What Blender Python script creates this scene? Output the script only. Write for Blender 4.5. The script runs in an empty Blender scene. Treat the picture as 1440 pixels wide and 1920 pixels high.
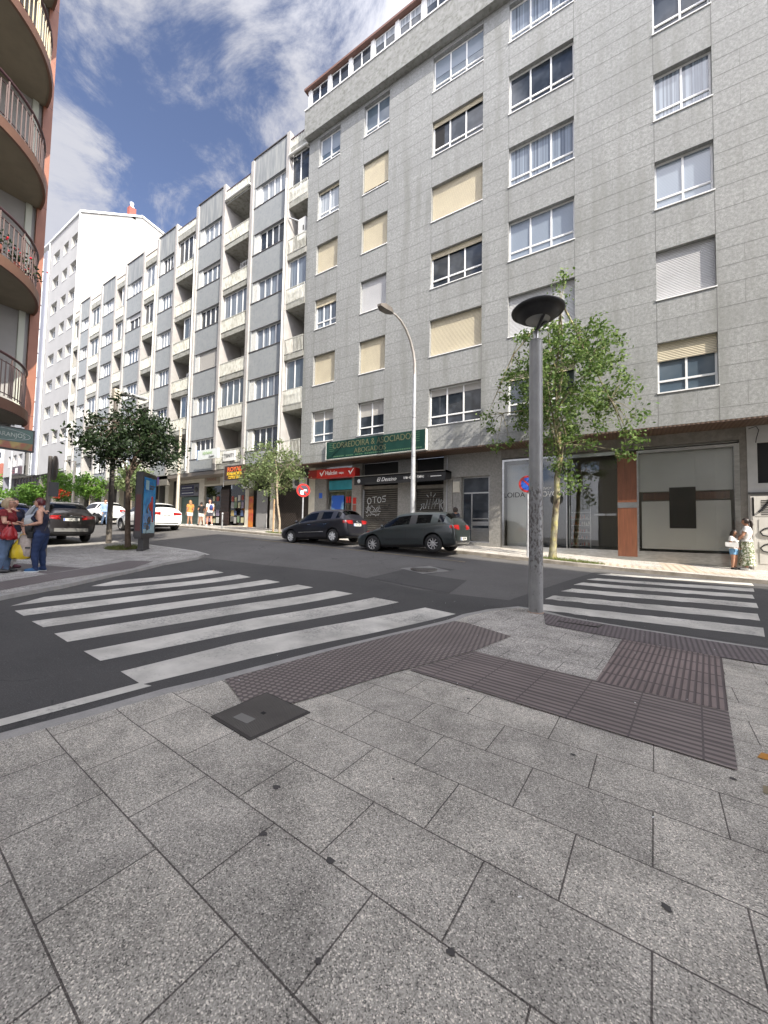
import bpy, bmesh, math, random
from mathutils import Vector, Matrix
R_ = math.radians
random.seed(7)
sc = bpy.context.scene
col = sc.collection

# ------------------------------------------------------------------ camera
def cam_axes(yaw, pitch, roll):
    cy, sy, cp, sp, cr, sr = math.cos(yaw), math.sin(yaw), math.cos(pitch), math.sin(pitch), math.cos(roll), math.sin(roll)
    fwd = Vector((-sy*cp, cy*cp, sp)); right = Vector((cy, sy, 0)); up = right.cross(fwd)
    return right*cr + up*sr, -right*sr + up*cr, fwd
cd = bpy.data.cameras.new('camera'); cam = bpy.data.objects.new('camera', cd); col.objects.link(cam)
r_, u_, f_ = cam_axes(R_(32.279), R_(2.699), R_(1.086))
cam.matrix_world = Matrix(((r_.x, u_.x, -f_.x, 0), (r_.y, u_.y, -f_.y, 0), (r_.z, u_.z, -f_.z, 1.44), (0, 0, 0, 1)))
cd.sensor_fit = 'VERTICAL'; cd.sensor_height = 36; cd.lens = 713.54/1920*36
cd.clip_start = 0.05; cd.clip_end = 2000
sc.camera = cam

# ------------------------------------------------------------------ light
SUN = Vector((2.5, -1.0, 2.2)).normalized()
sc.view_settings.view_transform = 'Standard'; sc.view_settings.look = 'None'
sc.view_settings.gamma = 1; sc.view_settings.exposure = 1.15
w = bpy.data.worlds.new('World'); sc.world = w; w.use_nodes = True
nt = w.node_tree; nt.nodes.clear(); N = nt.nodes.new; L = nt.links.new
def wmath(op, a, b=None, c=None):
    n = N('ShaderNodeMath'); n.operation = op
    for i, v in enumerate((a, b, c)):
        if v is None: continue
        if isinstance(v, (int, float)): n.inputs[i].default_value = v
        else: L(v, n.inputs[i])
    return n.outputs[0]
sky = N('ShaderNodeTexSky'); sky.sky_type = 'NISHITA'; sky.sun_disc = False
sky.sun_elevation = math.asin(SUN.z); sky.sun_rotation = math.atan2(SUN.x, SUN.y)
sky.air_density = 0.75; sky.dust_density = 0.6; sky.ozone_density = 2.2
tc = N('ShaderNodeTexCoord')
sep = N('ShaderNodeSeparateXYZ'); L(tc.outputs['Generated'], sep.inputs[0])
zc_ = wmath('ADD', wmath('MAXIMUM', sep.outputs[2], 0.0), 0.34)     # project on a cloud deck
px = wmath('DIVIDE', sep.outputs[0], zc_); py = wmath('DIVIDE', sep.outputs[1], zc_)
cmb = N('ShaderNodeCombineXYZ'); L(px, cmb.inputs[0]); L(py, cmb.inputs[1])
def wnoise(scale, detail, rough, off, dist=0.0):
    mp = N('ShaderNodeMapping'); mp.inputs['Location'].default_value = off; L(cmb.outputs[0], mp.inputs[0])
    n = N('ShaderNodeTexNoise'); n.inputs['Scale'].default_value = scale; n.inputs['Detail'].default_value = detail
    n.inputs['Roughness'].default_value = rough; n.inputs['Distortion'].default_value = dist; L(mp.outputs[0], n.inputs[0]); return n.outputs[0]
n1 = wnoise(1.7, 9, 0.6, (3.1, 1.7, 0), 0.3); n2 = wnoise(4.6, 10, 0.68, (0.4, 5.2, 0), 0.5)
dens = wmath('ADD', wmath('MULTIPLY', n1, 0.55), wmath('MULTIPLY', n2, 0.45))
low = wmath('MULTIPLY', wmath('SUBTRACT', 1.0, wmath('MINIMUM', wmath('MULTIPLY', sep.outputs[2], 1.15), 1.0)), 0.09)
dens = wmath('ADD', dens, low)
mr = N('ShaderNodeMapRange'); mr.interpolation_type = 'SMOOTHSTEP'; L(dens, mr.inputs[0])
mr.inputs[1].default_value = 0.462; mr.inputs[2].default_value = 0.575
mixc = N('ShaderNodeMix'); mixc.data_type = 'RGBA'; L(wmath('MULTIPLY', mr.outputs[0], 0.88), mixc.inputs[0]); tn = N('ShaderNodeMix'); tn.data_type = 'RGBA'; tn.blend_type = 'MULTIPLY'; tn.inputs[0].default_value = 1; L(sky.outputs[0], tn.inputs[6]); tn.inputs[7].default_value = (.88, .74, .72, 1); L(tn.outputs[2], mixc.inputs[6])
cl = N('ShaderNodeMix'); cl.data_type = 'RGBA'; L(n2, cl.inputs[0])
cl.inputs[6].default_value = (1.75, 1.82, 2.15, 1); cl.inputs[7].default_value = (2.9, 2.85, 2.9, 1)
dt = N('ShaderNodeVectorMath'); dt.operation = 'DOT_PRODUCT'; L(tc.outputs['Generated'], dt.inputs[0]); dt.inputs[1].default_value = tuple(SUN)   # clouds glow towards the sun
glow = wmath('ADD', 1.0, wmath('MULTIPLY', wmath('POWER', wmath('MAXIMUM', dt.outputs['Value'], 0.0), 1.5), 9.0))
cs = N('ShaderNodeVectorMath'); cs.operation = 'SCALE'; L(cl.outputs[2], cs.inputs[0]); L(glow, cs.inputs['Scale']); L(cs.outputs[0], mixc.inputs[7])
bg = N('ShaderNodeBackground'); bg.inputs[1].default_value = 0.14; L(mixc.outputs[2], bg.inputs[0])
wo = N('ShaderNodeOutputWorld'); L(bg.outputs[0], wo.inputs[0])
sd = bpy.data.lights.new('sun', 'SUN'); sd.energy = 3.7; sd.angle = R_(0.53); sd.color = (1.0, 0.93, 0.82)
so = bpy.data.objects.new('sun', sd); col.objects.link(so); so.rotation_euler = SUN.to_track_quat('Z', 'Y').to_euler(); so.location = (20, -8, 40)

# ------------------------------------------------------------------ materials
def sRGB(*c):
    return tuple(((x/255)/12.92 if x/255 <= 0.04045 else ((x/255+0.055)/1.055)**2.4) for x in c)
def mat(name, c1, rough=.6, metal=0., c2=None, scale=4., detail=5, contrast=(.35, .65), bump=0., bscale=40., spec=.5, c3=None, s3=60., f3=.5, coord='Object', stretch=(1, 1, 1), emit=0, alpha=None):
    m = bpy.data.materials.new(name); m.use_nodes = True; t = m.node_tree; b = t.nodes['Principled BSDF']
    b.inputs['Base Color'].default_value = (*c1, 1); b.inputs['Roughness'].default_value = rough; b.inputs['Metallic'].default_value = metal
    b.inputs['Specular IOR Level'].default_value = spec
    if emit: b.inputs['Emission Color'].default_value = (*c1, 1); b.inputs['Emission Strength'].default_value = emit
    co = t.nodes.new('ShaderNodeTexCoord'); mp = t.nodes.new('ShaderNodeMapping'); t.links.new(co.outputs[coord], mp.inputs[0]); mp.inputs['Scale'].default_value = stretch
    m['map'] = mp.name
    out = None
    def noise(s, d=detail):
        n = t.nodes.new('ShaderNodeTexNoise'); n.inputs['Scale'].default_value = s; n.inputs['Detail'].default_value = d; n.inputs['Roughness'].default_value = .6
        t.links.new(mp.outputs[0], n.inputs[0]); return n.outputs[0]
    def mix(fac, a, bb):
        x = t.nodes.new('ShaderNodeMix'); x.data_type = 'RGBA'; t.links.new(fac, x.inputs[0])
        for i, v in ((6, a), (7, bb)):
            if isinstance(v, tuple): x.inputs[i].default_value = (*v, 1)
            else: t.links.new(v, x.inputs[i])
        return x.outputs[2]
    def ramp(s, lo, hi):
        x = t.nodes.new('ShaderNodeMapRange'); t.links.new(s, x.inputs[0]); x.inputs[1].default_value = lo; x.inputs[2].default_value = hi; return x.outputs[0]
    src = c1
    if c2: src = mix(ramp(noise(scale), *contrast), c1, c2)
    if c3:
        x = t.nodes.new('ShaderNodeMath'); x.operation = 'MULTIPLY'; t.links.new(ramp(noise(s3, 2), .52, .66), x.inputs[0]); x.inputs[1].default_value = f3
        src = mix(x.outputs[0], src, c3)
    if not isinstance(src, tuple): t.links.new(src, b.inputs['Base Color'])
    if bump:
        bp = t.nodes.new('ShaderNodeBump'); bp.inputs['Strength'].default_value = min(1, bump); bp.inputs['Distance'].default_value = .01*max(1, bump)
        t.links.new(noise(bscale, 3), bp.inputs['Height']); t.links.new(bp.outputs[0], b.inputs['Normal'])
    return m
def nodes(m): return m.node_tree, m.node_tree.nodes['Principled BSDF'], m.node_tree.nodes[m['map']].outputs[0]
def smath(t, op, a, b=None, c=None):
    n = t.nodes.new('ShaderNodeMath'); n.operation = op
    for i, v in enumerate((a, b, c)):
        if v is None: continue
        if isinstance(v, (int, float)): n.inputs[i].default_value = v
        else: t.links.new(v, n.inputs[i])
    return n.outputs[0]
def multiply_in(m, fac, dark):
    """base colour -> mix towards `dark` by fac (0..1 socket)"""
    t, b, _ = nodes(m); x = t.nodes.new('ShaderNodeMix'); x.data_type = 'RGBA'; t.links.new(fac, x.inputs[0])
    inp = b.inputs['Base Color']
    if inp.links: t.links.new(inp.links[0].from_socket, x.inputs[6])
    else: x.inputs[6].default_value = inp.default_value
    x.inputs[7].default_value = (*dark, 1); t.links.new(x.outputs[2], inp)
def slats(m, axis, period, depth=.6, dark=None, duty=.5):
    """ridged pattern along an axis: bump and thin dark lines"""
    t, b, mp = nodes(m); s = t.nodes.new('ShaderNodeSeparateXYZ'); t.links.new(mp, s.inputs[0])
    v = smath(t, 'PINGPONG', s.outputs[axis], period/2)
    v = smath(t, 'DIVIDE', v, period/2)
    bp = t.nodes.new('ShaderNodeBump'); bp.inputs['Strength'].default_value = depth; bp.inputs['Distance'].default_value = period*.3; t.links.new(v, bp.inputs['Height']); t.links.new(bp.outputs[0], b.inputs['Normal'])
    if dark: multiply_in(m, smath(t, 'LESS_THAN', v, duty), dark)
    return m

MT = {}
MT['granite'] = mat('facade_granite', (.228, .233, .226), .62, 0, (.35, .355, .345), 10, 5, (.36, .64), .15, 60, c3=(.15, .153, .148), s3=30, f3=.6)
t, b, mp = nodes(MT['granite'])     # long soft weather stains running down
sn = t.nodes.new('ShaderNodeVectorMath'); sn.operation = 'SNAP'; t.links.new(mp, sn.inputs[0]); sn.inputs[1].default_value = (1.45, 3, .62); wn_ = t.nodes.new('ShaderNodeTexWhiteNoise'); t.links.new(sn.outputs[0], wn_.inputs[0]); multiply_in(MT['granite'], smath(t, 'MULTIPLY', wn_.outputs[0], .28), (.19, .194, .188))
st = t.nodes.new('ShaderNodeMapping'); t.links.new(mp, st.inputs[0]); st.inputs['Scale'].default_value = (1.4, 1.4, .16)
nn = t.nodes.new('ShaderNodeTexNoise'); nn.inputs['Scale'].default_value = 1.3; nn.inputs['Detail'].default_value = 6; t.links.new(st.outputs[0], nn.inputs[0])
mrr = t.nodes.new('ShaderNodeMapRange'); t.links.new(nn.outputs[0], mrr.inputs[0]); mrr.inputs[1].default_value = .5; mrr.inputs[2].default_value = .75; mrr.inputs[4].default_value = .75
multiply_in(MT['granite'], mrr.outputs[0], (.18, .183, .165))
MT['granite_low'] = mat('base_granite', (.20, .195, .18), .5, 0, (.27, .262, .245), 12, 4, (.38, .62), .1, 60, c3=(.15, .148, .14), s3=40, f3=.5)
MT['joint'] = mat('stone_joint', (.155, .155, .15), .9)
MT['cornice'] = mat('cornice_stone', (.21, .213, .20), .7, 0, (.285, .288, .275), 5, 5, (.35, .65), .2, 30, c3=(.12, .125, .10), s3=7, f3=.55)
MT['white'] = mat('white_aluminium', (.78, .78, .77), .35)
MT['white_dirty'] = mat('weathered_white_paint', (.66, .66, .62), .6, 0, (.5, .5, .45), 6, 6, (.5, .75))
MT['rail'] = mat('stained_railing_paint', (.58, .58, .53), .6, 0, (.30, .29, .23), 3.5, 8, (.46, .70), stretch=(3, 3, .9))
MT['glass_dark'] = mat('dark_window_glass', (.022, .028, .036), .04, 0, (.055, .065, .08), 1.3, 2, (.45, .65), spec=.6)
MT['glass_blue'] = mat('sky_lit_window_glass', (.07, .10, .13), .05, 0, (.12, .15, .18), 1.1, 2, (.4, .7), spec=1.0)
for k, c, dk in (('glass_curtain', (.24, .28, .33), (.10, .12, .15)), ('glass_lace', (.42, .45, .48), (.22, .25, .28))):
    m = MT[k] = mat(k.replace('_', '_behind_'), c, .12, 0, spec=.9)
    t, b, mp = nodes(m); s = t.nodes.new('ShaderNodeSeparateXYZ'); t.links.new(mp, s.inputs[0])
    nz = t.nodes.new('ShaderNodeTexNoise'); nz.noise_dimensions = '1D'; nz.inputs['Scale'].default_value = 11; nz.inputs['Detail'].default_value = 2; t.links.new(s.outputs[0], nz.inputs['W'])
    mm = t.nodes.new('ShaderNodeMapRange'); t.links.new(nz.outputs[0], mm.inputs[0]); mm.inputs[1].default_value = .42; mm.inputs[2].default_value = .6
    multiply_in(m, mm.outputs[0], dk)
MT['glass_blind'] = slats(mat('blind_behind_glass', (.24, .28, .33), .15, spec=.9), 2, .05, .1, (.18, .22, .27), .3)
MT['shutter'] = slats(mat('cream_roller_shutter', (.66, .59, .42), .5, 0, (.60, .53, .38), 1.5, 3), 2, .055, .8, (.30, .26, .2), .3)
MT['shutter_w'] = slats(mat('white_roller_shutter', (.58, .58, .58), .5, 0, (.52, .52, .52), 1.5, 3), 2, .055, .8, (.3, .3, .31), .3)
MT['shutter_pale'] = slats(mat('pale_grey_roller_shutter', (.48, .46, .42), .6), 2, .055, .7, (.33, .31, .29), .2)
MT['roof_brown'] = mat('brown_eave', (.17, .09, .07), .6)
MT['blue_grey'] = mat('blue_grey_render', (.27, .288, .295), .85, 0, (.31, .325, .33), 2.0, 6, (.35, .7), .1, 90, c3=(.18, .2, .22), s3=5, f3=.3)
MT['panel_top'] = mat('weathered_parapet_render', (.22, .235, .245), .85, 0, (.34, .35, .34), 1.2, 7, (.4, .65), .1, 60, stretch=(3, 3, .35))
MT['fin'] = mat('pillar_render', (.35, .335, .32), .8, 0, (.42, .40, .38), 2, 5)
MT['balc_wall'] = mat('balcony_render', (.45, .445, .43), .85, 0, (.52, .515, .50), 2, 5, (.35, .65), .1, 60)
MT['slab'] = mat('balcony_slab_concrete', (.36, .355, .32), .8, 0, (.19, .19, .15), 3, 8, (.45, .7), stretch=(1.5, 1.5, 1))
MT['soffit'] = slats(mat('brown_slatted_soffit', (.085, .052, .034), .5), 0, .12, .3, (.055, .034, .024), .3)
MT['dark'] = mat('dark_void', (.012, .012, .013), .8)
MT['black'] = mat('black_plastic', (.02, .02, .022), .45)
MT['rubber'] = mat('tyre_rubber', (.02, .02, .02), .8, bump=.3, bscale=80)
MT['steel'] = mat('brushed_steel', (.50, .50, .49), .28, 1.0, (.38, .38, .37), 6, 4, stretch=(1, 1, 4))
MT['galv'] = mat('galvanised_pole', (.36, .37, .385), .42, .55, (.27, .275, .28), 5, 8, (.35, .7), .15, 40, stretch=(1, 1, .35))
MT['galv_light'] = mat('light_galvanised_pole', (.52, .53, .54), .4, .4, (.36, .37, .38), 4, 6, (.4, .65), stretch=(1, 1, .8))
MT['pole_beige'] = mat('beige_painted_pole', (.50, .45, .37), .5)
MT['pole_dark'] = mat('dark_grey_pole', (.10, .09, .08), .6, 0, (.14, .12, .1), 4, 4)
MT['rust'] = mat('weathered_beige_arm', (.40, .31, .25), .6, 0, (.30, .20, .14), 9, 5)
MT['wh_render'] = mat('white_render', (.37, .36, .335), .9, 0, (.33, .32, .295), .35, 8, (.4, .7), .1, 20, c3=(.32, .31, .26), s3=1.1, f3=.3)
MT['lav_render'] = mat('pale_lavender_render', (.37, .365, .36), .9, 0, (.33, .328, .322), .5, 6, (.4, .7))
MT['cream'] = mat('cream_stone', (.46, .43, .36), .7, 0, (.52, .49, .42), 5, 5, (.4, .6), .1, 50)
MT['cream_sun'] = mat('cream_painted_wall', (.60, .57, .49), .8, 0, (.52, .49, .42), 3, 5)  # paler cream paint for piers, rails and walls
MT['shop_shutter'] = slats(mat('brown_shop_shutter', (.055, .05, .045), .5, .3, (.085, .08, .07), 3, 6), 2, .11, .9, (.015, .014, .013), .25)
MT['shop_shutter_green'] = slats(mat('green_shop_shutter', (.10, .15, .13), .5, .2), 0, .12, .8, (.04, .07, .06), .25)
MT['mesh_grille'] = mat('rusty_mesh_grille', (.06, .045, .04), .7)
MT['sign_green'] = mat('faded_green_sign', (.006, .034, .026), .5, 0, (.009, .044, .034), 2, 4, spec=.3)
MT['gold'] = mat('faded_gold_lettering', (.11, .115, .06), .5)
MT['gold_dim'] = mat('dim_small_lettering', (.06, .13, .07), .5)
MT['red'] = mat('red_sign', (.45, .025, .02), .3)
MT['red_dark'] = mat('dark_red_sign', (.22, .015, .012), .35)
MT['sign_white'] = mat('sign_white', (.8, .8, .78), .4)
MT['letter_grey'] = mat('dark_grey_letters', (.05, .05, .055), .5)
MT['letter_brown'] = mat('red_brown_letters', (.22, .07, .05), .5)
MT['teal'] = mat('teal_poster', (.02, .22, .28), .4, 0, (.05, .35, .45), 1.2, 2)
MT['poster_blue'] = mat('blue_beach_poster', (.02, .09, .40), .35, 0, (.25, .45, .6), 1.4, 3, (.45, .6))
MT['wood'] = mat('reddish_wood_panel', (.12, .045, .024), .35, 0, (.19, .075, .038), 3, 6, (.35, .65), stretch=(6, 6, .5))
MT['graf_w'] = mat('white_spray_paint', (.52, .54, .55), .6)
MT['graf_k'] = mat('black_spray_paint', (.015, .015, .017), .6)
MT['no_blue'] = mat('sign_blue', (.02, .10, .5), .35)
MT['stone_panel'] = mat('shop_stone_cladding', (.15, .14, .12), .5, 0, (.20, .185, .165), 6, 4, (.4, .6), c3=(.13, .12, .1), s3=40, f3=.4)
MT['ac'] = mat('air_conditioner_white', (.6, .6, .58), .5)
MT['orange'] = mat('orange_brown_cladding', (.30, .12, .07), .5, 0, (.25, .095, .055), 2, 4)
MT['left_rim'] = mat('brown_rim_band', (.16, .085, .055), .5, 0, (.14, .07, .05), 2, 4)  # orange rim turned brown, its shade put into the colour
MT['left_wall'] = mat('grey_cream_render', (.33, .32, .31), .9, 0, (.29, .285, .275), 2, 6, (.35, .7), .2, 60)
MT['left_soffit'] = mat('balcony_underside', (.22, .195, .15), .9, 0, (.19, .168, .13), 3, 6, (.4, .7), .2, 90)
MT['left_strip'] = mat('pale_green_trim', (.50, .52, .45), .6)
MT['left_rail'] = mat('dark_brown_rail', (.07, .03, .035), .4)
MT['left_bar'] = mat('cream_railing_bar', (.55, .46, .30), .5)  # bars of the upper balconies, sunlight put into their colour
MT['left_bar_dark'] = mat('dark_railing_bar', (.10, .06, .05), .5)  # the same bars lower down, shade put into their colour
MT['geranium'] = mat('red_geranium', (.55, .01, .03), .6)
MT['bark'] = mat('birch_bark', (.30, .28, .18), .9, 0, (.10, .075, .05), 6, 6, (.42, .6), .8, 30, c3=(.42, .38, .12), s3=9, f3=.6, stretch=(1, 1, .5))
MT['bark_dark'] = mat('dark_bark', (.10, .07, .05), .9, 0, (.16, .12, .09), 8, 5, bump=.5, bscale=30)
MT['bark_pale'] = mat('pale_bark', (.40, .34, .25), .8, 0, (.26, .2, .14), 9, 5)
MT['stake'] = mat('wooden_stake', (.42, .28, .16), .8)
def leafmat(name, c1, c2, tr=.35):
    m = bpy.data.materials.new(name); m.use_nodes = True; t = m.node_tree; b = t.nodes['Principled BSDF']
    b.inputs['Roughness'].default_value = .55; b.inputs['Specular IOR Level'].default_value = .35
    g = t.nodes.new('ShaderNodeNewGeometry'); x = t.nodes.new('ShaderNodeMix'); x.data_type = 'RGBA'
    t.links.new(g.outputs['Random Per Island'], x.inputs[0]); x.inputs[6].default_value = (*c1, 1); x.inputs[7].default_value = (*c2, 1)
    t.links.new(x.outputs[2], b.inputs['Base Color'])
    tl = t.nodes.new('ShaderNodeBsdfTranslucent'); t.links.new(x.outputs[2], tl.inputs[0]); ms = t.nodes.new('ShaderNodeMixShader'); ms.inputs[0].default_value = tr
    t.links.new(b.outputs[0], ms.inputs[1]); t.links.new(tl.outputs[0], ms.inputs[2]); t.links.new(ms.outputs[0], t.nodes['Material Output'].inputs[0]); return m
MT['leaf'] = leafmat('birch_leaves', (.05, .11, .022), (.20, .28, .08), .42)
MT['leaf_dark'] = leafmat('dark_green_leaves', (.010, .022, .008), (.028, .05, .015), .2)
MT['leaf_pale'] = leafmat('olive_green_leaves', (.10, .15, .05), (.22, .27, .12))
MT['leaf_bright'] = leafmat('bright_green_leaves', (.06, .14, .02), (.15, .27, .04))
MT['grass'] = leafmat('grass_blades', (.08, .13, .03), (.22, .25, .08))
def glassmat(name, tint=(.96, .96, .94), refl=.03, rough=.02):
    m = bpy.data.materials.new(name); m.use_nodes = True; t = m.node_tree; t.nodes.remove(t.nodes['Principled BSDF'])
    tr = t.nodes.new('ShaderNodeBsdfTransparent'); tr.inputs[0].default_value = (*tint, 1); gl = t.nodes.new('ShaderNodeBsdfGlossy'); gl.inputs['Roughness'].default_value = rough
    fr = t.nodes.new('ShaderNodeFresnel'); fr.inputs[0].default_value = 1.5; ad = smath(t, 'ADD', fr.outputs[0], refl); ms = t.nodes.new('ShaderNodeMixShader'); t.links.new(ad, ms.inputs[0])
    t.links.new(tr.outputs[0], ms.inputs[1]); t.links.new(gl.outputs[0], ms.inputs[2]); t.links.new(ms.outputs[0], t.nodes['Material Output'].inputs[0]); return m
MT['shop_glass'] = glassmat('shop_window_glass')
MT['car_glass'] = glassmat('tinted_car_glass', (.22, .25, .25), .0)
MT['frost'] = mat('frosted_window_film', (.84, .85, .84), .35, 0, (.74, .75, .74), .6, 3)

# ------------------------------------------------------------------ mesh helper
class MB:
    def __init__(s): s.v = []; s.f = []; s.m = []; s.sm = []
    def add(s, vs, fs, mi=0, smooth=False):
        o = len(s.v); s.v += [tuple(p) for p in vs]; s.f += [tuple(i+o for i in f) for f in fs]; s.m += [mi]*len(fs); s.sm += [smooth]*len(fs); return s
    def box(s, x0, y0, z0, x1, y1, z1, mi=0):
        if x0 > x1: x0, x1 = x1, x0
        if y0 > y1: y0, y1 = y1, y0
        if z0 > z1: z0, z1 = z1, z0
        return s.add([(x0,y0,z0),(x1,y0,z0),(x1,y1,z0),(x0,y1,z0),(x0,y0,z1),(x1,y0,z1),(x1,y1,z1),(x0,y1,z1)],
                     [(0,3,2,1),(4,5,6,7),(0,1,5,4),(1,2,6,5),(2,3,7,6),(3,0,4,7)], mi)
    def quad(s, *p, mi=0): return s.add(p, [tuple(range(len(p)))], mi)
    def prism(s, poly, z0, z1, mi=0):
        n = len(poly); a = sum(poly[i][0]*poly[(i+1)%n][1]-poly[(i+1)%n][0]*poly[i][1] for i in range(n))
        if a < 0: poly = poly[::-1]
        return s.add([(x, y, z0) for x, y in poly]+[(x, y, z1) for x, y in poly],
                     [tuple(range(n))[::-1], tuple(range(n, 2*n))]+[(i, (i+1)%n, n+(i+1)%n, n+i) for i in range(n)], mi)
    def tube(s, pts, rad, n=10, mi=0, cap=True, smooth=True):
        pts = [Vector(p) for p in pts]
        if not isinstance(rad, (list, tuple)): rad = [rad]*len(pts)
        rings = []; up = Vector((0, 0, 1)); prev = None
        for i, p in enumerate(pts):
            d = (pts[min(i+1, len(pts)-1)]-pts[max(i-1, 0)])
            d = d.normalized() if d.length > 1e-9 else Vector((0, 0, 1))
            if prev is None: a = d.cross(up) if abs(d.z) < .95 else d.cross(Vector((1, 0, 0)))
            else: a = prev-d*prev.dot(d)
            a.normalize(); prev = a; bb = d.cross(a)
            rings.append([p+(a*math.cos(2*math.pi*k/n)+bb*math.sin(2*math.pi*k/n))*rad[i] for k in range(n)])
        vs = [q for rg in rings for q in rg]; fs = []
        for i in range(len(pts)-1):
            for k in range(n): fs.append((i*n+k, i*n+(k+1)%n, (i+1)*n+(k+1)%n, (i+1)*n+k))
        s.add(vs, fs, mi, smooth)
        if cap: s.add(rings[0], [tuple(range(n))[::-1]], mi); s.add(rings[-1], [tuple(range(n))], mi)
        return s
    def lathe(s, prof, c=(0, 0, 0), n=24, mi=0, axis='z', smooth=True):
        vs = []; fs = []
        for r, z in prof:
            for k in range(n):
                a = 2*math.pi*k/n; x, y = r*math.cos(a), r*math.sin(a)
                p = (x, y, z) if axis == 'z' else ((x, z, y) if axis == 'y' else (z, x, y))
                vs.append((p[0]+c[0], p[1]+c[1], p[2]+c[2]))
        for i in range(len(prof)-1):
            for k in range(n): fs.append((i*n+k, i*n+(k+1)%n, (i+1)*n+(k+1)%n, (i+1)*n+k))
        return s.add(vs, fs, mi, smooth)
    def build(s, name, mats, parent=None, loc=None):
        """vertices are in world coordinates for unrotated things (the parent's place is taken off), local ones if parent['local']"""
        me = bpy.data.meshes.new(name); off = Vector((0, 0, 0))
        if parent is not None and not is_local(parent): off = world_loc(parent)
        me.from_pydata([(x-off.x, y-off.y, z-off.z) for x, y, z in s.v], [], s.f)
        if not isinstance(mats, (list, tuple)): mats = [mats]
        for m in mats: me.materials.append(MT[m] if isinstance(m, str) else m)
        me.polygons.foreach_set('material_index', s.m); me.polygons.foreach_set('use_smooth', s.sm)
        me.update(); return link(name, me, parent)
def link(name, data, parent=None):
    o = bpy.data.objects.new(name, data); col.objects.link(o)
    if parent is not None: o.parent = parent
    return o
def is_local(o):
    while o is not None:
        if o.get('local'): return True
        o = o.parent
    return False
def pieces(mb, name, mats, parent):
    """one object for every separate box of the collector (8 vertices each)"""
    for k in range(0, len(mb.v), 8):
        b_ = MB(); b_.v = mb.v[k:k+8]; sel = [i for i, f in enumerate(mb.f) if k <= f[0] < k+8]
        b_.f = [tuple(j-k for j in mb.f[i]) for i in sel]; b_.m = [mb.m[i] for i in sel]; b_.sm = [False]*len(sel); b_.build(name, mats, parent)
def world_loc(o):
    v = Vector((0, 0, 0))
    while o is not None: v += Vector(o.location); o = o.parent
    return v
def tag(o, label, cat, group=None):
    o['label'] = label; o['category'] = cat
    if group: o['group'] = group
    return o
def struct(o, kind='structure'): o['kind'] = kind; return o
def thing(name, label, cat, loc=(0, 0, 0), rz=0, group=None, local=False):
    o = link(name, None); o.location = loc; o.rotation_euler = (0, 0, rz); o.empty_display_size = .2
    if local or rz: o['local'] = 1
    return tag(o, label, cat, group)
def kids(o): return [c for c in bpy.data.objects if c.parent == o]
def dup(o, loc=None, rz=None, parent=None, scale=None):
    ch = kids(o); c = o.copy(); col.objects.link(c)
    if parent is not None: c.parent = parent
    if loc is not None: c.location = loc
    if rz is not None: c.rotation_euler = (0, 0, rz)
    if scale is not None: c.scale = scale
    for k in ch: dup(k, parent=c)
    return c
def evaluated(o, name=None):
    dg = bpy.context.evaluated_depsgraph_get(); dg.update(); return bpy.data.meshes.new_from_object(o.evaluated_get(dg))
def text_mesh(s, size, ext=.004, sx=1.0, align='CENTER', bold=0, shear=0):
    cu = bpy.data.curves.new('txt', 'FONT'); cu.body = s; cu.size = size; cu.extrude = ext; cu.align_x = align; cu.align_y = 'CENTER'; cu.offset = bold; cu.shear = shear
    o = bpy.data.objects.new('txt', cu); col.objects.link(o); me = evaluated(o); bpy.data.objects.remove(o)
    for v in me.vertices: v.co.x *= sx
    return me
def text(name, s, size, m, loc, parent, rot=(math.pi/2, 0, 0), **k):
    me = text_mesh(s, size, **k); me.materials.clear(); me.materials.append(MT[m] if isinstance(m, str) else m)
    o = link(name, me, parent)
    o.location = Vector(loc)-(world_loc(parent) if parent is not None and not is_local(parent) else Vector((0, 0, 0))); o.rotation_euler = rot; return o
def icosph(mb, c, r, mi=0, sub=1, sq=(1, 1, 1), jit=0):
    bm = bmesh.new(); bmesh.ops.create_icosphere(bm, subdivisions=sub, radius=r)
    vs = [(v.co.x*sq[0]*(1+random.uniform(-jit, jit))+c[0], v.co.y*sq[1]*(1+random.uniform(-jit, jit))+c[1], v.co.z*sq[2]*(1+random.uniform(-jit, jit))+c[2]) for v in bm.verts]
    fs = [tuple(v.index for v in f.verts) for f in bm.faces]; bm.free(); mb.add(vs, fs, mi, True)

# ------------------------------------------------------------------ ground heights
FX = [(-200, 3.0), (-80, 2.3), (-45, 1.9), (-27, 1.6), (-21.5, 1.5), (-4.5, .80), (0, .54), (3, .44), (6, .38), (40, .2)]
NX = [(-200, 2.), (-60, 1.3), (-30, .85), (-20, .58), (-11, .28), (-3, 0), (6, 0), (40, -.1)]
def interp(x, T):
    if x <= T[0][0]: return T[0][1]
    for (a, p), (b_, q) in zip(T, T[1:]):
        if x <= b_: return p+(q-p)*(x-a)/(b_-a)
    return T[-1][1]
def G(x, y):
    n = interp(x, NX); k = interp(x, FX)-.19
    if y <= 4.5: return n
    if y <= 7.5: return n+(k-n)*(y-4.5)**2/36
    if y <= 12: return n+(k-n)*(y-6)/6
    return k+min(y-12, 4.6)/4.6*.07
XC = sorted(set([-300, -200, -140, -100, -80, -70, -60, -50, -45, -40, -35, -21.5, -4.5, 15, 20, 30, 40, 100, 200]+list(range(-32, 11))))
YC = sorted(set([-60, -30, -15, -8, -4, -2, 16.6, 20, 30, 60, 120]+list(range(0, 17))+[4.5, 5.5, 6.5, 7.5]))
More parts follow.
